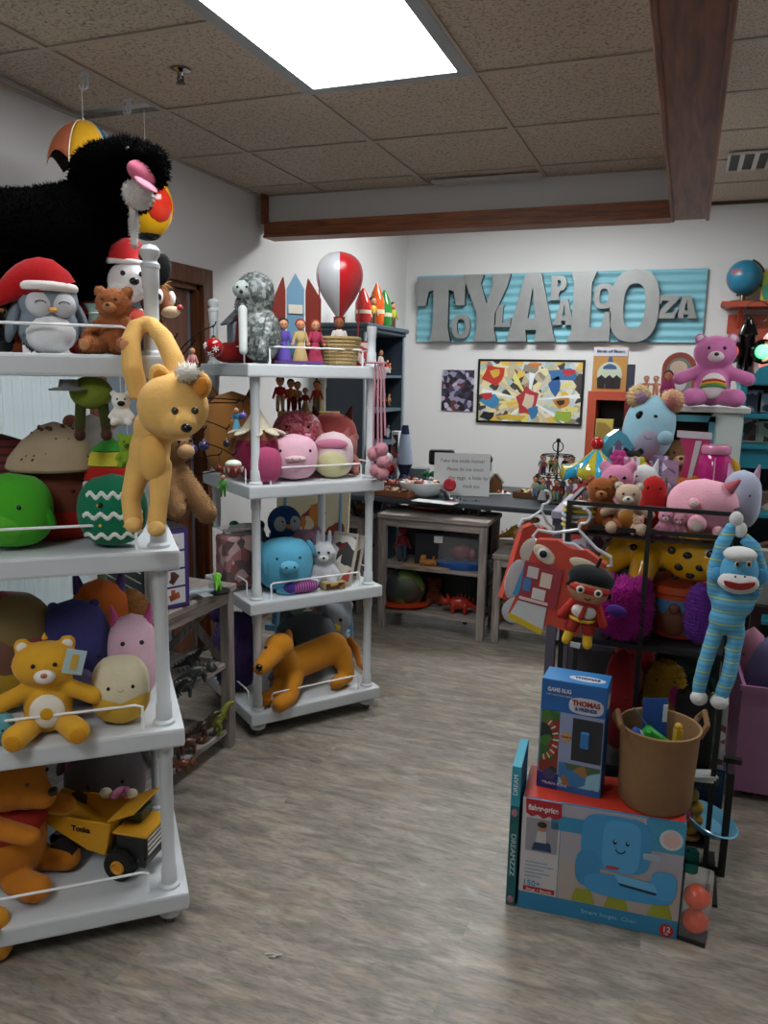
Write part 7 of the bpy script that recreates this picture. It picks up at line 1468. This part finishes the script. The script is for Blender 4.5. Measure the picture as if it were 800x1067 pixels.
for i, (u, dy, hh, c, l) in enumerate(((618, .2, 96, '#8c8494', 'bag of mauve plastic toys behind the costumes'), (632, .22, 90, '#947484', 'bag of pink plastic shoes left of the leopard'), (603, .22, 92, '#a32c28', 'red and white boxed toy at the left of the second tier'), (722, .3, 92, '#b3849c', 'pink plush pig face peeking above the leopard'))):
    loc = rk(u, dy, Z)
    if i == 3: squish(l, rk(732, .3, Z), S(34, loc), S(96, loc), '#b87c94', eye=(.2, .8), snout=('#c994a4', .5, .12, .7), name='plush_pig')
    else: pack(l, loc, S(24, loc), S(hh, loc), art([c, '#a9a0ac', '#4c3c54', '#7c5c6c'], 44, i+9), c)
# third tier
Z = .317
for u, dy, w_, hh, c, kw, l in ((642, .1, 34, 110, '#8c2024', dict(ears='small'), 'dark red round plush on the third tier behind the blue box'), (655, .25, 40, 128, '#a33438', dict(belly=('#b9a0a0', .5, .3, .5)), 'red and white plush at the back of the third tier')):
    loc = rk(u, dy, Z); squish(l, loc, S(w_, loc), S(hh, loc), c, **kw)
loc = rk(688, .2, Z); T = squish('shaggy yellow duck plush with a magenta beak on the third tier', loc, S(42, loc), S(92, loc), '#a8821c', fur=(3000, .012, .002), eye=(.2, .8), name='plush_duck'); MB().ell((.03, -.075, .2), (.018, .03, .035)).build('beak', P('#94285c'), T)
loc = rk(719, .1, Z); T = thing('tote_bag', 'black cloth tote standing on the third tier behind the bucket', 'bag', loc, face(loc)); MB().box((0, 0, .115), (.115, .06, .23), bev=.012, seg=2).build('bag_body', mat('#0d0c0c', 'cloth'), T, smooth=False); MB().torus((0, 0, .225), .035, .004, rot=(90, 0, 0), a0=0, a1=180).build('handle', mat('#151414', 'cloth'), T)
for u, dy, c, hh, l in ((738, .16, '#5c8c34', 62, 'green spined picture book on the third tier'), (744, .16, '#3c7c9c', 66, 'blue spined picture book on the third tier'), (750, .17, '#b0b4b8', 70, 'white spined picture book on the third tier')):
    loc = rk(u, dy, Z); boxy(l, loc, .016, .16, S(hh, loc), c, rz=R(-3), name='picture_book', cat='book', front=art([c, '#b9bcb8', c, '#7c3428'], 60, u))
T = thing('magazine_stack', 'small pile of white flyers at the right of the third tier', 'papers', rk(727, .0, Z+.0), R(10)); 
for i in range(3): MB().box((.005*i, 0, .004+.006*i), (.08, .05, .005), rot=(0, 0, 6*i)).build('flyer', mat('#a9aca8', 'card'), T, smooth=False)
# sheet across the back of third tier top: dark plastic folder
boxy('dark green clear-front game box at the back of the third tier', rk(710, .34, Z), .2, .05, .33, '#14241e', front=art(['#14302c', '#1c2420', '#0c1412', '#2c5054'], 24, 3), rz=0)
# bottom tier
Z = .108
T = thing('bead_toy', 'yellow and pink chunky bead toy on the lowest rack tier', 'toy', rk(718, .03, Z), 0)
for i, (x, z, c) in enumerate(((0, .03, '#a8862c'), (-.012, .075, '#a84c6c'), (.012, .1, '#a8862c'), (-.004, .14, '#a89434'), (.014, .06, '#a8862c'))): MB().ell((x, 0, z), .022, seg=14).build('bead', mat(c, 'plastic'), T)
MB().cone((0, 0, 0), (0, 0, .15), .006).lathe([(.03, 0), (.03, .008)], seg=16).build('stem', mat('#8c6c3c', 'plastic'), T)
boxy('dark blue boxed toy on the lowest rack tier', rk(728, .2, Z), .13, .06, .17, '#12284a', front=art(['#12284a', '#1c3c6c', '#2c5c44', '#12284a'], 20, 5), rz=0)
T = thing('clear_dish', 'pale blue clear plastic scoop with a red price card hanging off the lowest rack tier', 'toy', at(738, 858, Y=2.46), R(-10)); MB().lathe([(.02, -.02), (.06, -.01), (.085, .02), (.08, .022), (.05, -.004)], seg=28, rot=(0, 18, 0)).build('dish', mat('#6cacc8', 'gloss'), T); MB().box((-.05, -.05, .03), (.05, .03, .003), rot=(20, 0, 20)).build('price_card', mat('#a8443c', 'card'), T, smooth=False)

# ================================================================ TABLE BEHIND THE RACK with taller toys
T = thing('display_table', 'grey-lilac display table behind the black rack', 'table', (-.12, 3.12, 0)); MB().box((0, 0, 1.005), (.62, .48, .03), bev=.004).build('table_top', mat('#8c8498', 'paint'), T, smooth=False)
for x in (-.29, .29):
    for y in (-.2, .2): MB().box((x, y, .495), (.035, .035, .99)).build('leg', mat('#4c4854', 'paint'), T, smooth=False)
MB().box((0, .2, .5), (.54, .02, .9)).box((0, 0, .5), (.56, .36, .02)).build('back_panel', mat('#3c3840', 'paint'), T, smooth=False)
TZ2 = 1.021
def tb(u, Y, z=TZ2): return on(u, Y, z)
# carousel
loc = tb(618, 2.98); s = S(66, loc); T = thing('toy_carousel', 'toy carousel with scalloped blue and yellow roof and red knob', 'toy carousel', loc, face(loc))
MB().lathe([(.42*s, 0), (.42*s, .06*s), (.36*s, .09*s)], seg=28).build('base', mat('#9c2420', 'plastic'), T); MB().cone((0, 0, .08*s), (0, 0, .6*s), .12*s, .12*s).build('core', mat('#8c1c20', 'plastic'), T)
n = 12
for i in range(n):
    m = MB(); rows = []
    for j in range(4):
        a0 = 2*PI*(i+j/3)/n; row = []
        for r_, z_ in ((.03, .98), (.1, .9), (.25, .76), (.4, .68), (.52, .64), (.56, .52)):
            zz = z_-(.06*math.sin(PI*((i+j/3) % 2)/2) if z_ < .62 else 0)+(.06 if r_ > .4 else 0)*abs(math.cos(PI*((i+j/3) % 2)/2)); row.append(m.bm.verts.new((r_*s*math.cos(a0), r_*s*math.sin(a0), zz*s)))
        rows.append(row)
    for j in range(3):
        for k in range(5): m.bm.faces.new((rows[j][k], rows[j+1][k], rows[j+1][k+1], rows[j][k+1]))
    o = m.build('roof_panel', mat('#2c94b8' if i % 2 else '#a8a030', 'gloss'), T); sd = o.modifiers.new('t', 'SOLIDIFY'); sd.thickness = .002
MB().ell((0, 0, 1.04*s), .1*s).build('knob', mat('#a81414', 'gloss'), T)
for i in range(6):
    a0 = 2*PI*i/6+.2; x, y = .3*s*math.cos(a0), .3*s*math.sin(a0); o = MB().cone((x, y, .08*s), (x, y, .64*s), .008*s).build('pole', mat('#b9b4a8', 'chrome'), T); MB().ell((x, y, .3*s), (.09*s, .04*s, .05*s), rot=(0, 0, math.degrees(a0)+90)).cap((x, y, .33*s), (x+.05*s*math.sin(-a0), y+.05*s*math.cos(a0), .4*s), .03*s).build('horse', mat(['#b9b4ac', '#8c4c3c', '#a89c84'][i % 3], 'plastic'), o)
boxy('pink and red striped carton under the pastel bear plush', tb(668, 3.14), .24, .2, .17, '#9c3c4c', front=art(['#a3404c', '#b98c9c', '#7c2434', '#b07c8c'], 24, 6), name='gift_box')
loc = tb(668, 3.14, TZ2+.171); w = S(52, loc); h = S(70, loc); T = squish('big pale blue round koala plush with fluffy rainbow ears', loc, w, h, '#93bccb', eye=None, name='plush_koala', belly=('#a3a0b4', .5, .5, .25), rz=face(loc, 8), p=2.2); T.rotation_euler.y = R(8)
sf = Sq(w, w*.8, h, 2.2)
for k, x in ((-1, -.33), (1, .3)):
    MB().ell((x*w, -.1*w, .94*h), (.2*w, .13*w, .2*w)).build('ear', P('#f0c49c' if k > 0 else '#ecd0a0'), T, fur=(2200, .014, .002)); MB().ell((x*w-.02*w*k, -.2*w, .93*h), (.1*w, .06*w, .11*w)).build('inner_ear', P('#d88c8c' if k > 0 else '#c8a4c8'), T, fur=(600, .012, .002))
MB().ell((-.27*w, sf.y(-.27*w, .68*h), .68*h), (.07*w, .03*w, .085*w), rot=(0, 15, 0)).build('eye_patch', EYE, T); MB().ell((.02*w, sf.y(0.02*w, .7*h), .7*h), (.04*w, .02*w, .03*w)).build('eye', EYE, T); MB().ell((.28*w, sf.y(.28*w, .5*h)-.02, .42*h), (.15*w, .1*w, .14*w)).build('snout', P('#8cb0bc'), T)
MB().tube([(-.12*w, sf.y(-.12*w, .4*h)-.002, .4*h), (-.06*w, sf.y(-.06*w, .36*h)-.002, .36*h), (.04*w, sf.y(.04*w, .38*h)-.002, .38*h)], .008*w, 6).build('mouth', EYE, T)
loc = tb(657, 3.0, TZ2); boxy('low white gift carton with a lilac edge under the flowered black plush', loc, .17, .12, .105, '#9c94b0', name='gift_box', front=mat('#8c8cac', 'card'))
loc = tb(657, 2.98, TZ2+.106); T = tiny('black plush dog with yellow and pink flowers before the koala plush', loc, S(38, loc), '#101014', '#2c2428', name='plush_dog'); s = S(38, loc)
for x, z, c in ((-.35, .7, '#b03c7c'), (.15, .55, '#b8b028')):
    m = MB()
    for k in range(6): a0 = 2*PI*k/6; m.ell((x*s+.14*s*math.cos(a0), -.3*s, z*s+.14*s*math.sin(a0)), (.11*s, .04*s, .11*s), seg=8)
    m.ell((x*s, -.32*s, z*s), (.09*s, .05*s, .09*s), seg=8).build('flower', P(c), T)
loc = tb(637, 3.04, TZ2); T = thing('doll_castle', 'ice blue arched doll castle left of the koala plush', 'doll house', loc+Vector((0, 0, 0)), face(loc, 30)); s = S(82, loc)
MB().prism([(-.2*s, 0), (.2*s, 0), (.2*s, .8*s), (.12*s, .92*s), (0, 1.0*s), (-.12*s, .92*s), (-.2*s, .8*s)], .1*s).build('arch_wall', mat('#4c9cb0', 'gloss'), T, smooth=False)
MB().prism([(-.12*s, .45*s), (.12*s, .45*s), (.12*s, .75*s), (0, .88*s), (-.12*s, .75*s)], .004*s, Matrix.Translation((0, -.055*s, 0))).build('window', mat('#6c6484', 'gloss'), T, smooth=False); MB().cone((-.06*s, -.06*s, .45*s), (-.06*s, -.06*s, .8*s), .012*s).cone((.06*s, -.06*s, .45*s), (.06*s, -.06*s, .8*s), .012*s).build('window_bars', mat('#9cb8c4', 'gloss'), T)
# white tray with the jar etc.
boxy('white picture carton under the magenta jar behind the rack', tb(735, 2.95), .2, .16, .10, '#a9acb0', name='carton', front=art(['#a9acb4', '#6c5c7c', '#b08c9c', '#a9acb4'], 40, 7))
loc = tb(742, 2.92, TZ2+.101); s = S(50, loc); T = thing('sweet_jar', 'transparent magenta candy jar with pink lid behind the pink pig', 'jar', loc, face(loc)); MB().lathe([(.28*s, 0), (.31*s, .04*s), (.31*s, .7*s), (.24*s, .8*s)], seg=28).build('jar', mat('#a81c6c', 'gloss'), T); MB().lathe([(.27*s, .8*s), (.29*s, .83*s), (.29*s, .94*s), (.26*s, .98*s)], seg=28).build('lid', mat('#c47c9c', 'gloss'), T); MB().box((.0, -.312*s, .4*s), (.02*s, .01*s, .7*s)).build('stripe', mat('#c9a8b8', 'gloss'), T, smooth=False); MB().ell((.12*s, -.285*s, .16*s), (.04*s, .01*s, .035*s), seg=10).build('heart', mat('#5c1440', 'gloss'), T)
loc = tb(718, 3.0, TZ2+.101); s = S(58, loc); T = thing('gift_bag', 'pink pointed gift bag with silver ribbon left of the magenta jar', 'bag', loc, face(loc)); MB().prism([(-.18*s, 0), (.2*s, 0), (.26*s, .62*s), (.3*s, 1*s), (-.28*s, 1.02*s), (-.12*s, .6*s)], .1*s).build('bag_body', mat('#a8305c', 'gloss'), T, smooth=False); MB().prism([(-.28*s, .9*s), (.3*s, .88*s), (.3*s, 1*s), (-.28*s, 1.02*s)], .004*s, Matrix.Translation((0, -.055*s, 0))).prism([(-.05*s, .15*s), (.02*s, .15*s), (.14*s, .85*s), (.04*s, .85*s)], .004*s, Matrix.Translation((0, -.055*s, 0))).build('ribbon', mat('#b9b4bc', 'gloss'), T, smooth=False)
loc = tb(710, 2.90, TZ2); tiny('fuzzy orange plush in a red shirt before the pink gift bag', loc, S(48, loc), '#b0601c', '#a83418', fur=(900, .006, .002))
loc = tb(766, 2.96, TZ2); T = squish('yellow banana-shaped plush right of the magenta jar', Vector((.165, 2.96, TZ2)), .07, .22, '#b8902c', eye=None)
loc = Vector((.14, 2.88, TZ2+.0)); tiny('white plush with grey ears at the right end behind the pink pig', loc, .15, '#a3a4ac', '#b9b8bc', ears='long')

# ================================================================ RIGHT EDGE: pink bin, lavender ball, pink plush, basket
p0 = at(757, 831, Z=0)
T = thing('storage_bin', 'large pink-lilac plastic bin on the floor at the right edge', 'bin', (p0.x+.27, p0.y+.2, 0), R(2)); PB = mat('#a8749c', 'paint')
m = MB(); w_, d_, h_ = .52, .36, .40
for s in (-1, 1): m.box((s*(w_/2-.006), 0, h_/2+.03), (.012, d_, h_)); m.box((0, s*(d_/2-.006), h_/2+.03), (w_-.024, .012, h_))
m.box((0, 0, .035), (w_-.03, d_-.03, .012)); m.build('bin_walls', PB, T, smooth=False); MB().box((0, -d_/2-.004, h_+.025), (w_+.02, .012, .02)).build('rim', PB, T, smooth=False)
for x in (-.2, .2):
    for y in (-.13, .13): MB().cone((x, y, 0), (x, y, .03), .02).build('foot', mat('#3c3038', 'plastic'), T)
c_ = Vector((p0.x+.19, p0.y+.17, .30)); T = squish('large lavender round plush sitting in the pink bin', Vector((c_.x, c_.y, .05)), .32, .56, '#7a74a4', eye=None, p=2.3)
c_ = Vector((p0.x+.06, p0.y+.30, .05)); T = squish('tall pink plush leaning out of the bin behind the sock monkey', c_, .13, .52, '#b0788c', eye=(.2, .8), ears='flop')
# wicker shelf of baskets further back at right edge
WK = mat('#5c4028', 'cloth')
T = thing('wicker_basket', 'brown wicker basket on a dark stand at the right edge', 'basket', (.57, 3.58, .62)); m = MB()
for i in range(9): m.torus((0, 0, .012+.022*i), .19+.006*i, .012, seg=28, rs=6)
for i in range(20): a0 = 2*PI*i/20; m.cone((.18*math.cos(a0), .18*math.sin(a0), 0), (.245*math.cos(a0), .245*math.sin(a0), .2), .006, seg=5)
m.lathe([(.01, .0), (.18, .004), (.01, .01)], seg=20); m.build('basket_body', WK, T); MB().torus((0, 0, .2), .2, .012, rot=(90, 0, 20), a0=0, a1=180).build('handle', WK, T)
T = thing('side_table', 'dark wooden stand holding the wicker basket', 'table', (.57, 3.58, 0)); MB().box((0, 0, .605), (.52, .44, .03)).build('table_top', mat('#2c2018', 'paint'), T, smooth=False)
for x in (-.24, .24):
    for y in (-.2, .2): MB().box((x, y, .295), (.04, .04, .59)).build('leg', mat('#2c2018', 'paint'), T, smooth=False)
figure('brown robed doll seated in the wicker basket', Vector((.46, 3.54, .632)), .42, '#5c3420', '#7c5434', skin='#8c5a38', hair='#4a2c1c', skirt=True)
boxy('white carton with black lettering beside the wicker basket', Vector((.35, 3.42, .62)), .07, .06, .22, '#a3a4a0', rz=0)
# twist tie on the floor
p_ = at(283, 996, Z=.003); tag(MB().tube([(-.02, 0, 0), (0, .008, .001), (.018, .006, 0), (.008, -.004, .002), (-.006, -.006, 0), (.024, .012, .003)], .0016, 6).build('twist_tie', mat('#c4c2bc', 'plastic'), None, loc=p_), 'small white twist tie lying on the plank floor', 'twist tie')
# ================================================================ CAMERA, WORLD
finish()
cam = bpy.data.cameras.new('camera'); co = bpy.data.objects.new('camera', cam); C.objects.link(co)
cam.sensor_fit = 'VERTICAL'; cam.sensor_height = 24; cam.lens = FP/1067*24
M = Matrix((r2, u2, -fw)).transposed().to_4x4(); M.translation = O; co.matrix_world = M
cam.clip_start = .05
sc = bpy.context.scene; sc.camera = co
w = bpy.data.worlds.new('world'); sc.world = w; w.use_nodes = True
w.node_tree.nodes['Background'].inputs[0].default_value = (.5, .55, .62, 1); w.node_tree.nodes['Background'].inputs[1].default_value = .25
sc.view_settings.view_transform = 'Standard'; sc.view_settings.look = 'None'; sc.view_settings.exposure = 0.35; sc.view_settings.gamma = 1
sc.view_settings.use_curve_mapping = False
